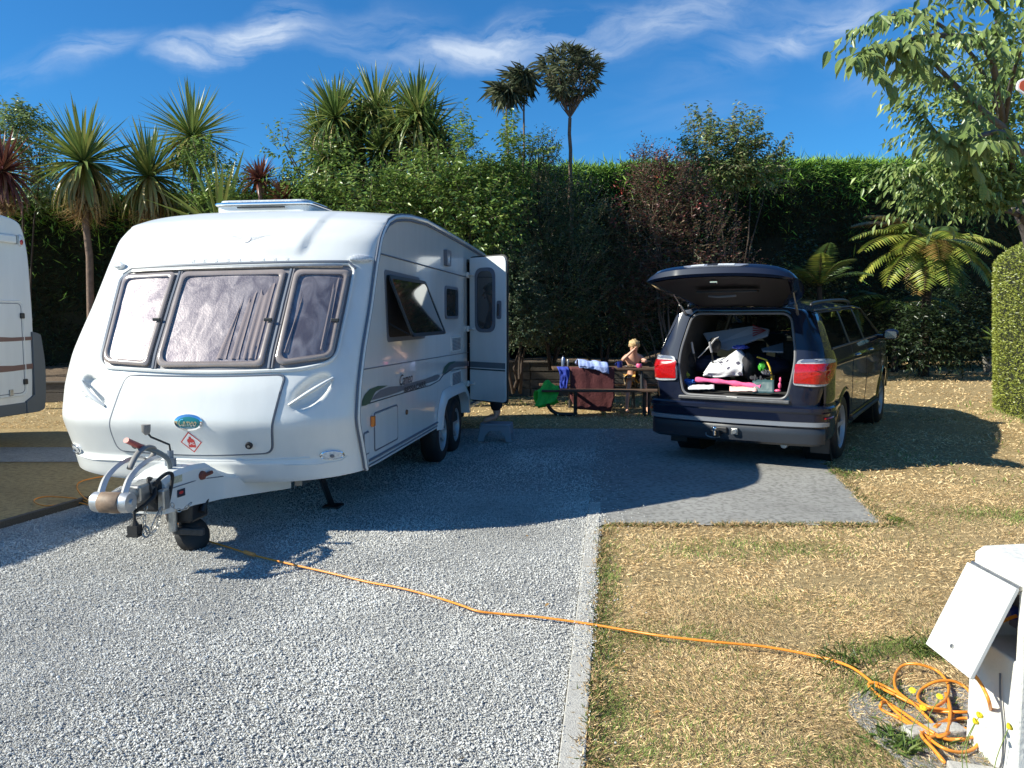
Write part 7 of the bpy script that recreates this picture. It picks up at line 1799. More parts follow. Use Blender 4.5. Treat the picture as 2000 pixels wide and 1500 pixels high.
def hedge_top(n, x0, x1, seed):
    r = np.random.default_rng(seed); X = r.uniform(x0, x1, n); H_ = np.array([htop(x) for x in X]); HY = np.array([hedge_y(x) for x in X])
    back = r.random(n) ** 1.3 * 1.6; frontm = r.random(n) < .45
    lump = np.array([mnoise.noise(Vector((x * 1.6, 3, 5))) for x in X])
    hang = r.exponential(.26, n) * (1 + 1.2 * np.maximum(lump, 0) * 2)
    z = np.where(frontm, H_ - hang - .02, H_ - .03 + r.uniform(-.06, .08, n)) + .07 * lump
    y = np.where(frontm, HY - .02 - .12 * np.minimum(hang * 2, 1) - .18 * lump + .25 * np.clip(hang - .5, 0, 1), HY + .15 + back)
    P = np.stack([X, y - HB.y, z], 1)
    D = unit(np.where(frontm[:, None], np.stack([r.normal(0, .7, n), -r.uniform(.2, 1, n), r.uniform(-.7, .9, n)], 1), np.stack([r.normal(0, .6, n), r.normal(-.2, .5, n), r.uniform(.1, 1.0, n)], 1)))
    N_ = unit(np.stack([r.normal(-.4, .5, n), -np.ones(n) * .6, 1 + r.normal(0, .4, n)], 1))
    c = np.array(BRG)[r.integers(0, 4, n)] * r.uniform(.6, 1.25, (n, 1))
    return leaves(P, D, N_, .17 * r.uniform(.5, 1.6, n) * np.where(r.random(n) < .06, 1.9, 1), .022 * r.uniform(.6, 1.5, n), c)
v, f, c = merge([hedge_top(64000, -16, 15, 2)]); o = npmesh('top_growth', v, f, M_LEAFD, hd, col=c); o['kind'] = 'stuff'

# ---- cabbage trees
def leafmat(name, ramp):
    m = bpy.data.materials.new(name); m.use_nodes = True; N = m.node_tree.nodes; L = m.node_tree.links; b = N['Principled BSDF']; b.inputs['Roughness'].default_value = .4
    oi = N.new('ShaderNodeObjectInfo'); cr_ = N.new('ShaderNodeValToRGB'); els = cr_.color_ramp.elements
    els[0].color = (*ramp[0], 1); els[1].color = (*ramp[-1], 1)
    for k, c_ in enumerate(ramp[1:-1]): e_ = els.new((k + 1) / (len(ramp) - 1)); e_.color = (*c_, 1)
    L.new(oi.outputs['Random'], cr_.inputs[0]); L.new(cr_.outputs[0], b.inputs['Base Color'])
    tr = N.new('ShaderNodeBsdfTranslucent'); L.new(cr_.outputs[0], tr.inputs[0]); mx = N.new('ShaderNodeMixShader'); mx.inputs[0].default_value = .2
    L.new(b.outputs[0], mx.inputs[1]); L.new(tr.outputs[0], mx.inputs[2]); L.new(mx.outputs[0], N['Material Output'].inputs[0]); return m
M_STRAP = leafmat('strap_leaf', [(.12, .19, .05), (.17, .25, .07), (.28, .32, .09), (.12, .19, .05), (.42, .38, .12)])
M_STRAPR = leafmat('red_strap_leaf', [(.13, .04, .035), (.20, .07, .05), (.09, .03, .03), (.26, .13, .07)])
def strap(bend, w=.045, n=7, fold=.25):
    V = []; F = []
    for i in range(n + 1):
        t = i / n; a = bend * t * t; x = t * math.cos(a * .6); z = -bend * .5 * t * t
        ww = w * (.55 + 1.2 * t) if t < .3 else w * (1.0 - ((t - .3) / .7) ** 1.8)
        V += [(x, -ww / 2, z + fold * ww), (x, 0, z), (x, ww / 2, z + fold * ww)]
    for i in range(n):
        a = i * 3; F += [(a, a + 1, a + 4, a + 3), (a + 1, a + 2, a + 5, a + 4)]
    return np.array(V), np.array(F)
def strapmesh(bend, m, w=.045):
    V, F = strap(bend, w); me = bpy.data.meshes.new('leaf'); me.from_pydata(V.tolist(), [], F.tolist()); me.materials.append(m); me.polygons.foreach_set('use_smooth', [True] * len(F)); return me
M_STRAPY = leafmat('yellowing_strap_leaf', [(.30, .27, .08), (.16, .19, .05), (.45, .36, .14), (.36, .25, .11), (.12, .16, .05)])
SM_ = {('g', k): strapmesh(b, M_STRAP if k < 3 else M_STRAPY) for k, b in enumerate((.05, .25, .55, .9))}
SM_.update({('r', k): strapmesh(b, M_STRAPR) for k, b in enumerate((.05, .25, .55, .9))})
def headdirs(n, seed, lo=-.75, hi=1.4):
    rr = random.Random(seed); out = []
    for i in range(n):
        t = (i + .5) / n; el = lerp(hi, lo, t ** .85) + rr.uniform(-.12, .12); az = i * 2.39996 + rr.uniform(-.3, .3); out.append((az, el))
    return out
def leafmx(az, el, L, W=1.0, roll=0.0):
    R = Matrix.Rotation(az, 4, 'Z') @ Matrix.Rotation(-el, 4, 'Y') @ Matrix.Rotation(roll, 4, 'X'); return R @ Matrix.Diagonal((L, W, L, 1))
def put_head(parent, c, r, n, seed, kind='g', W=1.0, lo=-.75):
    rr = random.Random(seed + 5)
    for i, (az, el) in enumerate(headdirs(n, seed, lo)):
        k = 0 if el > .8 else (1 if el > .2 else (2 if el > -.3 else 3))
        o = bpy.data.objects.new('leaf', SM_[(kind, k)]); COL.objects.link(o); o.parent = parent
        o.matrix_local = Matrix.Translation(c) @ leafmx(az, el, r * rr.uniform(.8, 1.12), W * rr.uniform(.8, 1.3), rr.uniform(-.4, .4))
def joined_head(heads, cols, bendk=(.05, .25, .55, .9), lo=-.75, hi=1.4, W=.045):
    parts = []
    for (c, r, n, seed) in heads:
        rr = random.Random(seed)
        for (az, el) in headdirs(n, seed, lo, hi):
            V, F = strap(bendk[0 if el > .8 else (1 if el > .2 else (2 if el > -.3 else 3))], W, 5)
            M_ = np.array(Matrix.Translation(c) @ leafmx(az, el, r * rr.uniform(.8, 1.1), rr.uniform(.8, 1.2), rr.uniform(-.3, .3)))
            v = V @ M_[:3, :3].T + M_[:3, 3]; T = np.concatenate([F[:, [0, 1, 2]], F[:, [0, 2, 3]]]); cc = np.array(cols[rr.randrange(len(cols))]) * rr.uniform(.7, 1.3)
            parts.append((v, T, np.tile(cc, (len(v), 1))))
    return merge(parts)
DEAD = [(.44, .30, .14), (.34, .22, .10), (.52, .38, .19), (.24, .15, .07)]
def skirt(parent, c, r, n, seed, drop=1.0):
    v, f, cc = joined_head([(c, r, n, seed)], DEAD, (.9, 1.0, 1.2, 1.5), -1.5 * drop, -.75, .035); o = npmesh('dead_leaves', v, f, M_LEAF, parent, col=cc); o['kind'] = 'stuff'
def stem(parent, a, b, r0, r1, seed=0, m=M_BARK, n=8, name='trunk'):
    mb = MB(); limb(mb, a, b, r0, r1, n, .03, seed, 10); return mb.build(name, m, parent, smooth=60)
def cabbage(px_, py_, Y, r_px, label, seed, n=90, kind='g', zb=None, skirt_n=60, tr=.072, name='cabbage_tree', basex=None, W=1.0, lo=-.9):
    c = AT(px_, py_, Y); s = Y / 1560; bx = c.x if basex is None else AT(basex, 600, Y).x
    base = Vector((bx, Y, gz(bx, Y) + .2)); e = empty(name, base, label=label, cat='cabbage tree' if kind == 'g' else 'cordyline')
    stem(e, (0, 0, -.3), c - base, tr, tr * .75, seed)
    put_head(e, c - base, r_px * s, n, seed, kind, W, lo)
    if skirt_n: skirt(e, c - base + Vector((0, 0, -.05)), r_px * s * 1.05, skirt_n, seed + 3)
    return e
cabbage(163, 318, 14.6, 118, 'cabbage tree with a bare grey trunk and brown dead skirt behind the motorhome gap', 3, n=250, skirt_n=170, basex=180, W=1.35, lo=-1.15)
cabbage(292, 345, 15.0, 106, 'squat bushy cabbage tree directly left of the caravan roof, second from the left', 4, n=230, skirt_n=200, basex=290, W=1.35, lo=-1.2)
cabbage(375, 268, 15.6, 104, 'cabbage tree with an upright spiky crown on a dark trunk, third from the left', 5, n=190, skirt_n=10, basex=392, lo=-.8, W=1.1)
cabbage(4, 335, 13.8, 86, 'reddish brown cordyline at the left picture edge above the motorhome', 6, n=190, kind='r', skirt_n=120, basex=0, name='red_cordyline')
cabbage(508, 352, 14.2, 52, 'larger reddish cordyline head just above the caravan roof light', 7, n=110, kind='r', skirt_n=0, name='red_cordyline', tr=.05, lo=-.4)
cabbage(556, 388, 14.0, 44, 'smaller dark red cordyline right of the larger red one', 8, n=90, kind='r', skirt_n=0, name='red_cordyline', tr=.05, lo=-.4)
# flax tuft
fx = empty('flax_plant', AT(430, 470, 14.4), label='green flax with long strap leaves left of the red cordyline', cat='flax')
put_head(fx, Vector((0, 0, .1)), 1.55, 40, 21, 'g', 1.7, .3)
# many-headed tree
mtb = Vector((AT(735, 600, 15.6).x, 15.6, .3)); mt = empty('cabbage_tree', mtb, label='wide many-headed cabbage tree above the middle of the caravan roof', cat='cabbage tree')
heads = [(655, 232, 92), (735, 222, 98), (815, 225, 92), (640, 305, 84), (700, 262, 84), (838, 262, 84), (775, 262, 86), (690, 325, 74), (830, 318, 74), (745, 300, 80), (628, 262, 70), (860, 290, 60)]
fork = Vector((0, 0, 2.3)); stem(mt, (0, 0, -.2), fork, .17, .13, 3, M_BARKR)
for k, (x, y, r) in enumerate(heads):
    c = AT(x, y, 15.6 + .35 * math.sin(k * 2.1)) - mtb
    stem(mt, fork + Vector((0, 0, -.1)), c, .075, .05, k, M_BARKR, name='branch')
    if k < 4: put_head(mt, c, r * 15.6 / 1560, 75, 40 + k, 'g', 1.25)
    
c5 = [(AT(x, y, 15.6 + .35 * math.sin(k * 2.1)) - mtb, r * .0100, 130, 60 + k) for k, (x, y, r) in enumerate(heads)]
v, f, c = joined_head(c5, [(.13, .20, .05), (.18, .26, .07), (.28, .30, .09), (.08, .13, .04)], W=.055); o = npmesh('outer_leaves', v, f, M_LEAF, mt, col=c); o['kind'] = 'stuff'
for k, (x, y, r) in enumerate(heads[:9]): skirt(mt, AT(x, y, 15.6 + .35 * math.sin(k * 2.1)) - mtb, r * .0095, 34, 80 + k)

# ---- lancewoods
def lance(px_, py_, rx, rz, Y, label, seed, ros, lfl, basex, basey, forkdy=None, fn=14, droop=.3, hang=False):
    b = AT(basex, basey, Y); c = AT(px_, py_, Y) - b; s = Y / 1560; e = empty('lancewood', b, label=label, cat='lancewood')
    rr = random.Random(seed); fork = Vector((c.x * .85, 0, c.z - rz * s * 1.55)) if not hang else c
    if fork.z < .3 and not hang: fork.z = c.z * .7
    stem(e, (0, 0, -1.0), fork, .045 if not hang else .022, .035 if not hang else .018, seed)
    P, D = [], []; G_ = []
    for k in range(ros):
        if hang: q = c + Vector((rr.gauss(0, .08), rr.gauss(0, .08), rr.uniform(-.12, .12)))
        else:
            while True:
                d = Vector((rr.uniform(-1, 1), rr.uniform(-1, 1), rr.uniform(-.9, 1)))
                if .35 < d.length < 1: break
            q = c + Vector((d.x * rx * s, d.y * rx * s, d.z * rz * s))
            if k % 3 == 0: stem(e, fork, q, .014, .006, k, n=4, name='branch')
        for j in range(fn):
            az = rr.uniform(0, 2 * math.pi); el = rr.uniform(-.5, 1.1) if not hang else rr.uniform(-1.2, .7)
            out = Vector((q - c)); out = out.normalized() * .7 if not hang and out.length > 0 else Vector()
            dd = Vector((math.cos(az) * math.cos(el), math.sin(az) * math.cos(el), math.sin(el))) + out; P.append(A3(q)); D.append(A3(dd))
    P = np.array(P); D = unit(np.array(D)); n = len(P); r = np.random.default_rng(seed)
    cc = np.array([(.13, .16, .09), (.19, .21, .14), (.09, .12, .07), (.24, .26, .17)])[r.integers(0, 4, n)] * r.uniform(.7, 1.4, (n, 1))
    # two-part leaves so they arch
    L1 = lfl * r.uniform(.6, 1.1, n); lv = leaves(P, D, np.tile([0, 0, 1.], (n, 1)), L1, np.full(n, .017 if not hang else .016), cc, curl=droop)
    v, f, c_ = lv; o = npmesh('foliage', v, f, M_LEAF, e, col=c_); o['kind'] = 'stuff'; return e
lance(1113, 145, 54, 52, 16.4, 'round-headed lancewood on a bare forked stem, tallest tree against the sky', 5, 115, .25, 1116, 380, fn=15)
lance(1022, 150, 30, 30, 16.2, 'thin lancewood with a drooping tuft beside the round-headed one', 6, 12, .46, 1022, 330, hang=True, fn=22)
lance(988, 175, 34, 30, 16.0, 'lowest lancewood tuft, leftmost of the three against the sky', 7, 14, .46, 998, 330, hang=True, fn=22)

# ---- broadleaf shrubs behind the caravan
shrub('green_shrub', 'bright green arching shrub behind the caravan roof with tall leafy shoots', 'shrub', [(700, 400, 130, 60, 14.0, 420), (850, 390, 120, 90, 14.2, 560), (930, 440, 90, 110, 14.0, 420), (905, 300, 20, 60, 14.2, 70), (640, 340, 60, 60, 14.0, 90), (560, 300, 20, 40, 14.0, 26)], GRN, .10, .42, (AT(850, 600, 14.2).x, 14.2, .3), ln=.42, seed=1, trunks=12)
shrub('green_shrub', 'slender leafy shoots of a shrub rising left of the lancewood stem', 'shrub', [(997, 300, 14, 70, 14.6, 90), (985, 370, 50, 50, 14.4, 150), (1035, 300, 40, 12, 14.6, 34), (950, 345, 26, 30, 14.6, 50)], GRN, .10, .42, (AT(990, 600, 14.4).x, 14.5, .3), ln=.34, seed=2, trunks=4)
shrub('olive_shrub', 'dark fine-leaved evergreen shrub between the caravan door and the picnic table', 'shrub', [(1050, 420, 95, 110, 15.0, 900), (1065, 320, 30, 55, 15.0, 160), (1100, 540, 95, 120, 14.9, 900), (1130, 420, 50, 80, 15.0, 260), (1060, 640, 90, 50, 15.1, 520)], DKG, .055, .40, (AT(1080, 700, 15).x, 15.2, .65), ln=.30, seed=3, trunks=8, up=.8, droop=.1)
shrub('glossy_shrub', 'glossy small-leaved shrub lit beside the open caravan door', 'shrub', [(1000, 545, 60, 90, 13.9, 700), (1020, 620, 62, 60, 13.9, 640)], [(.06, .09, .05), (.09, .12, .06), (.04, .07, .035)], .05, .5, (AT(1010, 700, 14).x, 14.3, .3), ln=.22, seed=4, trunks=4, up=.3, droop=.2)
shrub('brown_shrub', 'dull olive shrub top against the sky right of the many-headed cabbage tree', 'shrub', [(880, 300, 55, 40, 15.2, 260)], [(.07, .07, .03), (.05, .06, .025)], .05, .4, (AT(880, 600, 15.2).x, 15.3, .3), ln=.22, seed=5, trunks=3)
shrub('dark_shrub', 'dark green shrubs filling the bed right behind the picnic table', 'shrub', [(1180, 560, 70, 110, 15.6, 620), (1240, 640, 60, 60, 15.9, 420), (1100, 650, 70, 50, 15.6, 520), (1180, 450, 40, 60, 15.6, 260)], DKH + DKG, .06, .4, (AT(1180, 700, 15.6).x, 15.7, .65), ln=.3, seed=16, trunks=3)
shrub('leafy_tree', 'pale leafy tree behind the red cordyline at the far left', 'tree', [(25, 260, 40, 50, 15.5, 220), (75, 290, 30, 70, 15.6, 160), (60, 370, 70, 50, 15.8, 200)], [(.17, .24, .09), (.22, .29, .12), (.13, .18, .07)], .10, .42, (AT(50, 600, 15.6).x, 15.6, .3), ln=.34, seed=6, trunks=4)
shrub('green_shrub', 'leafy shrub around the third cabbage tree stem above the caravan front', 'shrub', [(400, 330, 50, 60, 15.0, 170), (460, 385, 80, 40, 14.6, 300), (590, 390, 60, 50, 14.2, 220), (340, 400, 40, 30, 15.2, 60)], GRN, .09, .42, (AT(450, 600, 14.8).x, 14.8, .3), ln=.32, seed=7, trunks=6)
shrub('dark_shrub', 'dark undergrowth added to blacken the deep shade beneath the tree ferns at the right', 'shrub', [(1650, 640, 60, 90, 18.3, 500), (1760, 650, 70, 80, 18.6, 600), (1860, 640, 70, 90, 19.0, 600), (1930, 650, 40, 70, 18.6, 260), (1560, 560, 60, 90, 17.6, 400), (1800, 660, 60, 60, 16.4, 420), (1870, 670, 50, 45, 16.4, 240)], DKH + DKG[:1], .10, .35, (AT(1750, 700, 18.6).x, 18.8, .3), ln=.4, seed=26, trunks=5, tw=False)  # shrub added with near-black leaves to darken the gap under the ferns
# ---- photinia and the small tree on the right
PHOT = shrub('photinia_shrub', 'red tipped photinia shrub with bare pale stems behind the raised tailgate', 'shrub', [(1300, 380, 80, 70, 15.8, 520), (1270, 320, 36, 26, 15.8, 90), (1270, 470, 85, 90, 15.6, 430), (1370, 470, 80, 90, 15.6, 330), (1330, 560, 100, 60, 15.6, 400), (1230, 580, 50, 80, 15.6, 340), (1420, 560, 70, 80, 15.9, 300)], RED, .075, .38, (AT(1310, 720, 15.7).x, 15.7, .1), ln=.36, seed=8, trunks=15, up=.7, droop=.1, bark=mat('pale_stem', (.15, .11, .09), rough=.8), tr=.02)
rr_ = np.random.default_rng(5); e = PHOT
pp = []
for (x, y) in ((1205, 362), (1212, 375), (1203, 390), (1198, 402), (1212, 415), (1200, 432), (1290, 350), (1318, 300), (1362, 408), (1372, 400), (1285, 305)):
    b_ = A3(AT(x, y, 15.2) - e.location); n = 7
    pp.append(leaves(b_ + rr_.normal(0, .05, (n, 3)), unit(rr_.normal(0, 1, (n, 3)) + [0, -.3, .6]), unit(rr_.normal(0, 1, (n, 3))), np.full(n, .065), np.full(n, .026), np.array([.42, .07, .05]) * rr_.uniform(.6, 1.3, (n, 1))))
v, f, c = merge(pp); o = npmesh('red_shoots', v, f, M_LEAF, e, col=c); o['kind'] = 'stuff'
shrub('leafy_tree', 'small pale green tree rising over the hedge above the tailgate', 'tree', [(1400, 300, 70, 50, 17.0, 330), (1370, 270, 30, 50, 17.0, 80), (1450, 270, 30, 50, 17.0, 90), (1480, 320, 55, 45, 17.0, 190), (1420, 345, 80, 30, 17.0, 200)], [(.15, .20, .07), (.20, .26, .10), (.11, .16, .055), (.24, .22, .11)], .105, .42, (AT(1420, 600, 17).x, 17.0, .2), ln=.42, seed=9, trunks=10)

# ---- tree ferns
def frond_mesh(L, seed, cols, n=30, wmax=.26, arch=.55):
    rr = random.Random(seed); P, D, N_, W, LL, C_ = [], [], [], [], [], []; rach = []
    for i in range(n + 1):
        t = i / n; x = L * t * (1 - .12 * t * t); z = L * (.42 * t - arch * t * t); rach.append(Vector((x, 0, z)))
    for i in range(2, n):
        t = i / n; w = wmax * L * math.sin(math.pi * min(1, (t * .86 + .10))) ** .8
        tan = (rach[i + 1] - rach[i - 1]).normalized()
        for s in (-1, 1):
            for q in (0,):
                d = (tan * .35 + Vector((0, s, -.18 + rr.uniform(-.08, .08)))).normalized(); P.append(A3(rach[i])); D.append(A3(d)); N_.append((0, 0, 1.)); LL.append(w * rr.uniform(.9, 1.08)); W.append(L / n * .95)
                c_ = np.array(cols[rr.randrange(len(cols))]) * rr.uniform(.8, 1.2); C_.append(c_)
    v, f, c = leaves(np.array(P), np.array(D), np.array(N_), np.array(LL), np.array(W), np.array(C_), curl=.12, mid=.35, fold=.2)
    mb = MB(); mb.tube(rach, [.012 * (1 - .8 * i / n) for i in range(n + 1)], 4); rv = np.array([tuple(p) for p in mb.v]); rf = []
    for q in mb.f:
        if len(q) == 4: rf += [(q[0], q[1], q[2]), (q[0], q[2], q[3])]
    parts = [(v, f, c), (rv, np.array(rf), np.tile((.10, .08, .03), (len(rv), 1)))]; v, f, c = merge(parts)
    o = npmesh('frond', v, f, M_LEAF, None, col=c); return o
FY = [(.28, .33, .06), (.36, .37, .07), (.20, .27, .05)]; FD = [(.08, .13, .04), (.10, .16, .04)]; FB = [(.30, .19, .06), (.22, .18, .05)]  # frond tones: sunlit yellow and shaded dark green set in the colour, plus browned
def fern(px_, py_, Y, spec, label, basey=735, cols=FY, tr=.10):
    c = AT(px_, py_, Y); b = Vector((c.x, Y, gz(c.x, Y))); e = empty('tree_fern', b, label=label, cat='tree fern')
    stem(e, (0, 0, -.1), c - b, tr * 1.1, tr * .8, 4, mat('fern_trunk', (.04, .028, .02), rough=.95, bump=1, bscale=25))  # trunk colour darkened to stand in for shade under the trees
    for k, (az, el, L, cl) in enumerate(spec):
        o = frond_mesh(L * 1.5, k + int(px_), cl or cols); o.parent = e; o.matrix_local = Matrix.Translation(c - b) @ Matrix.Rotation(rad(az), 4, 'Z') @ Matrix.Rotation(-rad(el), 4, 'Y')
    return e
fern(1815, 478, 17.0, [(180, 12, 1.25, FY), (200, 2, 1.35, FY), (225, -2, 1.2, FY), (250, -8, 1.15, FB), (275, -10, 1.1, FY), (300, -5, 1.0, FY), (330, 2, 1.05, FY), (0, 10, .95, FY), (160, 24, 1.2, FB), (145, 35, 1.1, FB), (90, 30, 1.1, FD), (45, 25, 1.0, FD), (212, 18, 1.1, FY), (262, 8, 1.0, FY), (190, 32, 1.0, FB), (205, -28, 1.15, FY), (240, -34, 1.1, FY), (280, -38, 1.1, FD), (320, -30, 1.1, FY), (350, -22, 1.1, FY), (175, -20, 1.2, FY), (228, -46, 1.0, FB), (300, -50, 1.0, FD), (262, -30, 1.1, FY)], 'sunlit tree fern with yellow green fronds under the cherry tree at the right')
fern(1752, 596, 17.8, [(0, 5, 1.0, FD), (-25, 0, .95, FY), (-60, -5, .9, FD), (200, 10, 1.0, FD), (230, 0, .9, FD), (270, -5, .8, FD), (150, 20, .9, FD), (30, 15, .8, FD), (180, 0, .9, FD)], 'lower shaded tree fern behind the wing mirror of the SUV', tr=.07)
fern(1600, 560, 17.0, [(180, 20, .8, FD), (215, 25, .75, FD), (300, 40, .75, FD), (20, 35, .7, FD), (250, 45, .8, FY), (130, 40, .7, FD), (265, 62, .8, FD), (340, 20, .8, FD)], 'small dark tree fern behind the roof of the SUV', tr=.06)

# ---- cherry tree at the right edge
CB = Vector((6.35, 9.3, 0)); ch_ = empty('cherry_tree', CB, label='cherry tree with large drooping leaves filling the upper right corner', cat='tree')
def cw(px_, py_, Y): return AT(px_, py_, Y) - CB
tip = cw(1985, 330, 8.9); lowf = cw(2022, 480, 9.2)
mb = MB(); pts = [Vector((0, 0, -.1)), Vector((-.02, 0, 1.2)), lowf, cw(1992, 400, 9.0)]; mb.tube(catmull(pts, 5), [lerp(.15, .09, i / 15) for i in range(16)], 12); mb.build('trunk', mat('cherry_bark', (.09, .075, .07), rough=.85, noise=.4, nscale=12, bump=.8, bscale=20, stretch=(1, 1, 4)), ch_, smooth=60)
brs = [[(1992, 400, 9.0), (1960, 250, 7.6), (1900, 110, 6.4), (1800, 30, 5.7), (1712, 40, 5.3)], [(1960, 250, 7.6), (1930, 100, 6.0), (1850, 70, 5.2), (1760, 80, 4.9), (1690, 100, 4.7)], [(1992, 400, 9.0), (1900, 330, 8.2), (1830, 260, 7.8), (1790, 200, 7.6)],
       [(1992, 420, 9.0), (1900, 390, 8.4), (1820, 360, 8.2), (1772, 330, 8.0)], [(1930, 100, 6.0), (1950, 30, 5.2), (1900, -20, 4.8)], [(1960, 250, 7.0), (1900, 200, 5.6), (1830, 130, 5.2), (1815, 115, 5.1)], [(1995, 400, 9.0), (1940, 385, 8.6), (1880, 385, 8.3), (1810, 395, 8.2)],
       [(1995, 300, 7.2), (1960, 260, 5.6), (1900, 270, 5.0), (1880, 280, 4.8)], [(1995, 430, 9.0), (2040, 300, 8.2), (2080, 200, 8.0)], [(1992, 400, 9.0), (1930, 300, 8.6), (1880, 200, 8.3), (1830, 150, 8.2)], [(1960, 250, 7.6), (1980, 140, 6.6), (2010, 60, 6.0)]]
rr = random.Random(12); LP, LD = [], []
for k, br in enumerate(brs):
    P_ = catmull([cw(*q) for q in br], 6); mb = MB(); mb.tube(P_, [lerp(.030 if k < 8 else .03, .004, i / (len(P_) - 1)) for i in range(len(P_))], 6); mb.build('branch', MATS['cherry_bark'], ch_, smooth=60)
    for i in range(4, len(P_)):
        for s in range(5 if P_[i].y + CB.y > 7.2 else 2):
            d = (P_[i] - P_[i - 1]).normalized(); sd = Vector((rr.gauss(0, .9), rr.gauss(0, .9), rr.gauss(.0, .45))); tw_ = (d * .7 + sd * .6 + Vector((0, 0, -.06))).normalized(); ln_ = rr.uniform(.25, .60)
            if P_[i].y + CB.y < 6.9: ln_ *= .62
            for q in range(9):
                t = (q + .5) / 9; p = P_[i] + tw_ * ln_ * t + Vector((0, 0, -.10 * ln_ * t * t)); s2 = tw_.cross(Vector((0, 0, 1))).normalized() * (1 if q % 2 else -1)
                LP.append(A3(p)); LD.append(A3(tw_ * .45 + s2 * .45 + Vector((rr.gauss(0, .2), rr.gauss(0, .2), -.65 + rr.gauss(0, .25)))))
    # terminal leaves
# extra leafy mass of the crown
r = np.random.default_rng(77)
for (x, y, rx, ry, Y, n) in ((1960, 220, 60, 90, 7.8, 820), (1910, 300, 75, 70, 8.3, 1100), (1965, 365, 45, 45, 8.4, 520), (1870, 350, 80, 36, 8.4, 420), (1985, 70, 50, 80, 6.8, 260), (2060, 250, 60, 200, 7.5, 500), (1850, 290, 60, 50, 8.4, 460), (1880, 200, 60, 36, 8.0, 260), (1960, 130, 50, 40, 7.0, 260)):
    c = A3(cw(x, y, Y)); s = Y / 1560; q = unit(r.normal(size=(n, 3))) * (r.random((n, 1)) ** .4) * np.array([rx * s, max(rx, ry) * s * .7, ry * s]); LP += list(c + q); LD += list(unit(np.stack([r.normal(0, .8, n), r.normal(0, .8, n), -.5 + r.normal(0, .4, n)], 1)))
LP = np.array(LP); LD = unit(np.array(LD)); n = len(LP); dist = np.linalg.norm(LP + A3(CB), axis=1)
order = np.argsort(dist)
# the largest-looking leaves that are inside the picture become parts
Wp = LP + A3(CB); dep = Wp[:, 1] * math.cos(PITCH) - (Wp[:, 2] - 1.6) * math.sin(PITCH); sxp = 1000 + 1560 * Wp[:, 0] / dep; syp = 750 - 1560 * (Wp[:, 1] * math.sin(PITCH) + (Wp[:, 2] - 1.6) * math.cos(PITCH)) / dep
vis = (sxp < 2010) & (syp > -15); near = [i for i in order if vis[i]][:300]
def bigleaf():
    V = []; F = []; n_ = 7; L = 1.0
    for i in range(n_ + 1):
        t = i / n_; w = .40 * math.sin(math.pi * t ** .8) * (1 - .15 * t) + (.0 if 0 < i < n_ else 0); V += [(L * t, -w / 2, -.18 * t * t + .16 * w), (L * t, 0, -.18 * t * t), (L * t, w / 2, -.18 * t * t + .16 * w)]
    for i in range(n_): a = i * 3; F += [(a, a + 1, a + 4, a + 3), (a + 1, a + 2, a + 5, a + 4)]
    me = bpy.data.meshes.new('leaf'); me.from_pydata(V, [], F); return me
M_CH = leafmat('cherry_leaf', [(.17, .25, .07), (.22, .30, .09), (.28, .36, .11), (.15, .23, .06), (.32, .37, .12)])
# veins
_nt = M_CH.node_tree; _tc = _nt.nodes.new('ShaderNodeTexCoord'); _wv = _nt.nodes.new('ShaderNodeTexWave'); _wv.inputs['Scale'].default_value = 4.2; _wv.bands_direction = 'X'; _bpn = _nt.nodes.new('ShaderNodeBump'); _bpn.inputs['Strength'].default_value = .5; _bpn.inputs['Distance'].default_value = .03
_nt.links.new(_tc.outputs['Object'], _wv.inputs['Vector']); _nt.links.new(_wv.outputs['Fac'], _bpn.inputs['Height']); _nt.links.new(_bpn.outputs[0], _nt.nodes['Principled BSDF'].inputs['Normal'])
blm = bigleaf(); blm.materials.append(M_CH)
for i in near:
    d = Vector(LD[i]); side_ = d.cross(Vector((0, 0, 1)) + Vector((rr.gauss(0, .35), rr.gauss(0, .35), 0))).normalized(); up_ = side_.cross(d).normalized()
    Ms = Matrix((d, -side_, up_)).transposed().to_4x4(); L = rr.uniform(.085, .135)
    o = bpy.data.objects.new('leaf', blm); COL.objects.link(o); o.parent = ch_; o.matrix_local = Matrix.Translation(Vector(LP[i])) @ Ms @ Matrix.Scale(L, 4)
mask = np.ones(n, bool); mask[near] = False
P2 = LP[mask]; D2 = LD[mask]; m_ = len(P2); cc = np.array([(.17, .25, .07), (.22, .30, .09), (.30, .37, .12), (.13, .20, .055)])[r.integers(0, 4, m_)] * r.uniform(.7, 1.3, (m_, 1))
LL = r.uniform(.06, .115, m_)
v, f, c = leaves(P2, D2, unit(np.stack([r.normal(0, .5, m_), r.normal(-.3, .5, m_), np.ones(m_)], 1)), LL, LL * .36, cc, curl=.15); o = npmesh('foliage', v, f, M_LEAF, ch_, col=c); o['kind'] = 'stuff'

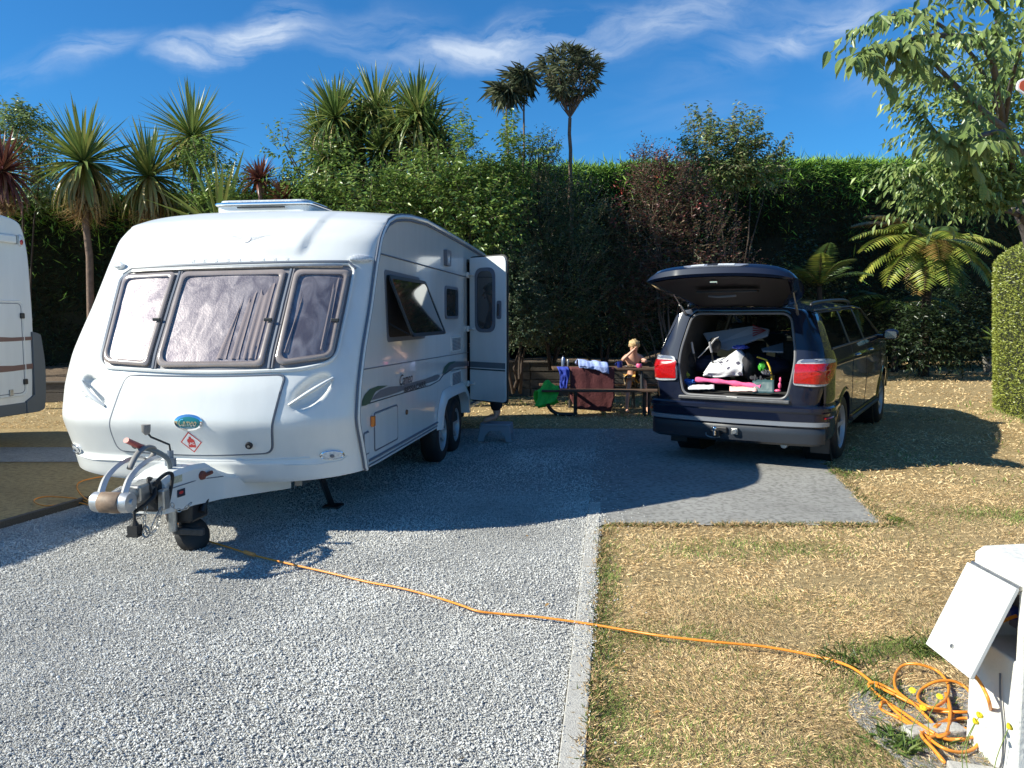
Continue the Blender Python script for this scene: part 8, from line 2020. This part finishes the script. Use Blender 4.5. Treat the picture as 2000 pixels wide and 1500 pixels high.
# ---- clipped hedge at the right edge
ck = Vector((8.55, 11.6, 0)); cl_ = empty('clipped_hedge', ck, label='clipped yellow green hedge catching the sun at the right picture edge', cat='hedge')
def ckp(a, t):      # a around, t height
    hx, hy, H_ = 1.15, 3.0, 2.80
    e_ = 3.0; ca, sa = math.cos(a), math.sin(a); k = (abs(ca) ** e_ + abs(sa) ** e_) ** (-1 / e_)
    sh = (1 - max(0, (t - .86) / .14) ** 2 * .25) * (1 - .06 * (1 - t))
    return Vector((hx * ca * k * sh, hy * sa * k * sh - 1.2, H_ * t + .05 * mnoise.noise(Vector((a * 3, t * 3, 0)))))
V = []; F = []; na, nt_ = 60, 16
for i in range(na):
    for j in range(nt_ + 1): p = ckp(2 * math.pi * i / na, j / nt_); V.append((p.x * .97, (p.y + 1.2) * .98 - 1.2, p.z * .985))
for i in range(na):
    for j in range(nt_): a = i * (nt_ + 1) + j; b = ((i + 1) % na) * (nt_ + 1) + j; F.append((a, b, b + 1, a + 1))
mb = MB(); mb.add(V, F); mb.f.append(tuple(i * (nt_ + 1) + nt_ for i in range(na))); mb.build('dark_core', MATS['hedge_core'], cl_, smooth=60)
r = np.random.default_rng(9); n = 56000; A_ = r.uniform(math.pi * .45, math.pi * 1.6, n); T_ = r.random(n); P = np.array([A3(ckp(a, t)) for a, t in zip(A_, T_)])
O_ = unit(np.stack([P[:, 0], (P[:, 1] + 1.2) * .3, np.where(T_ > .9, 1.0, .1)], 1)); D = unit(O_ * .5 + r.normal(0, .6, (n, 3)) + [0, 0, .3])
cc = np.array([(.32, .36, .07), (.38, .41, .09), (.24, .29, .05)])[r.integers(0, 3, n)] * r.uniform(.7, 1.3, (n, 1))
v, f, c = leaves(P - O_ * .02, D, unit(O_ + r.normal(0, .4, (n, 3))), r.uniform(.03, .06, n), r.uniform(.012, .02, n), cc); o = npmesh('foliage', v, f, M_LEAF, cl_, col=c); o['kind'] = 'stuff'

# ---- weeds, fallen leaf clump, tufts
def tuft(p, n, L, w, cols, seed, name, label, cat, spread=.05, el=(.5, 1.3)):
    r = np.random.default_rng(seed); a = r.uniform(0, 6.28, n); e_ = r.uniform(el[0], el[1], n); D = np.stack([np.cos(a) * np.cos(e_), np.sin(a) * np.cos(e_), np.sin(e_)], 1)
    e = empty(name, p, label=label, cat=cat); c = np.array(cols)[r.integers(0, len(cols), n)] * r.uniform(.7, 1.3, (n, 1))
    v, f, c = leaves(r.normal(0, spread, (n, 3)) * [1, 1, 0] + [0, 0, .01], D, np.tile([0, 0, 1.], (n, 1)), L * r.uniform(.5, 1.2, n), w * r.uniform(.7, 1.3, n), c, curl=.2); o = npmesh('foliage', v, f, M_LEAF, e, col=c); o['kind'] = 'stuff'; return e
tuft(G(1232 if False else 1735, 1370), 60, .06, .005, GRN, 1, 'grass_tuft', 'green grass tuft left of the cord coil', 'grass tuft', .05)
tuft(G(1760, 1455), 90, .07, .012, GRN, 2, 'weed_clump', 'leafy green weed at the lower left of the cord coil', 'weed', .05, (.1, .9))
tuft(G(1930, 792, .0), 60, .26, .05, [(.25, .38, .03), (.33, .45, .04)], 3, 'weed_clump', 'bright yellow green weed alone on the far right lawn', 'weed', .10, (.0, .9))
tuft(G(1640, 928), 60, .07, .007, GRN, 4, 'grass_tuft', 'green tuft at the corner of the concrete pad near the rear wheel', 'grass tuft', .06)
tuft(G(1745, 1018), 60, .06, .012, GRN + [(.4, .36, .05)], 5, 'weed_clump', 'low yellow green weed beyond the right corner of the concrete pad', 'weed', .06, (.1, .8))
tuft(AT(1955, 665, 15.5), 60, .35, .03, GRN, 6, 'fern_clump', 'bright strappy plant behind the plant pots at the hedge foot', 'plant', .1, (.2, 1.2))
tuft(G(1840, 1275), 110, .08, .005, GRN, 7, 'grass_tuft', 'green grass fringe at the edge of the pedestal footing', 'grass tuft', .10)
tuft(G(1655, 1300), 110, .075, .005, GRN, 8, 'grass_tuft', 'green grass tuft where the cord crosses toward the coil', 'grass tuft', .08)
# thin dry stalks over the coil
for k, (x, y, X2, Y2) in enumerate(((1720, 1440, 1670, 1365), (1790, 1420, 1775, 1345), (1950, 1490, 1925, 1420), (1975, 1480, 2010, 1430))):
    a = G(x, y); b = AT(X2, Y2, a.y + .02); mb = MB(); mb.tube([a, a.lerp(b, .5) + Vector((.01, 0, .01)), b], [.0018, .0014, .0008], 4); o = mb.build('dry_stalk', M_TWIG)
    tag(o, ['dry stalk left of the cord coil', 'thin dry stalk rising through the cord coil', 'thin dry stalk in front of the pedestal face', 'rightmost dry stalk at the picture corner'][k], 'stalk')
# fallen leaves on gravel and lawn
lf = np.random.default_rng(3); pts = [G(x, y, .022) for x, y in ((1200, 1300), (1350, 1100), (1190, 1235), (910, 1480), (1030, 1045), (1072, 1178), (1500, 1060), (1420, 1210), (1290, 1390), (1620, 1180))]
flm = bigleaf(); flm.materials.append(mat('fallen_leaf', (.36, .20, .06), rough=.6))
for k, p in enumerate(pts):
    o = bpy.data.objects.new('fallen_leaf', flm); COL.objects.link(o); o.location = p; o.rotation_euler = (lf.normal(0, .2), lf.normal(0, .2), lf.uniform(0, 6.2)); o.scale = (.035, .045, .035); tag(o, 'dry brown leaf fallen on ' + ['the lawn below the cord right of the kerb', 'the lawn beside the front edge of the concrete pad', 'the kerb stones just past the cord', 'the gravel at the bottom edge left of the kerb', 'the gravel at the edge of the caravan shadow', 'the gravel just short of the cord', 'the lawn nearest the right half of the pad edge', 'the lawn right above the middle of the cord', 'the lawn midway between cord and bottom edge', 'the lawn left of the pedestal flap'][k], 'leaf', 'fallen dry leaves')
print('OBJECT COUNT', len(bpy.data.objects))
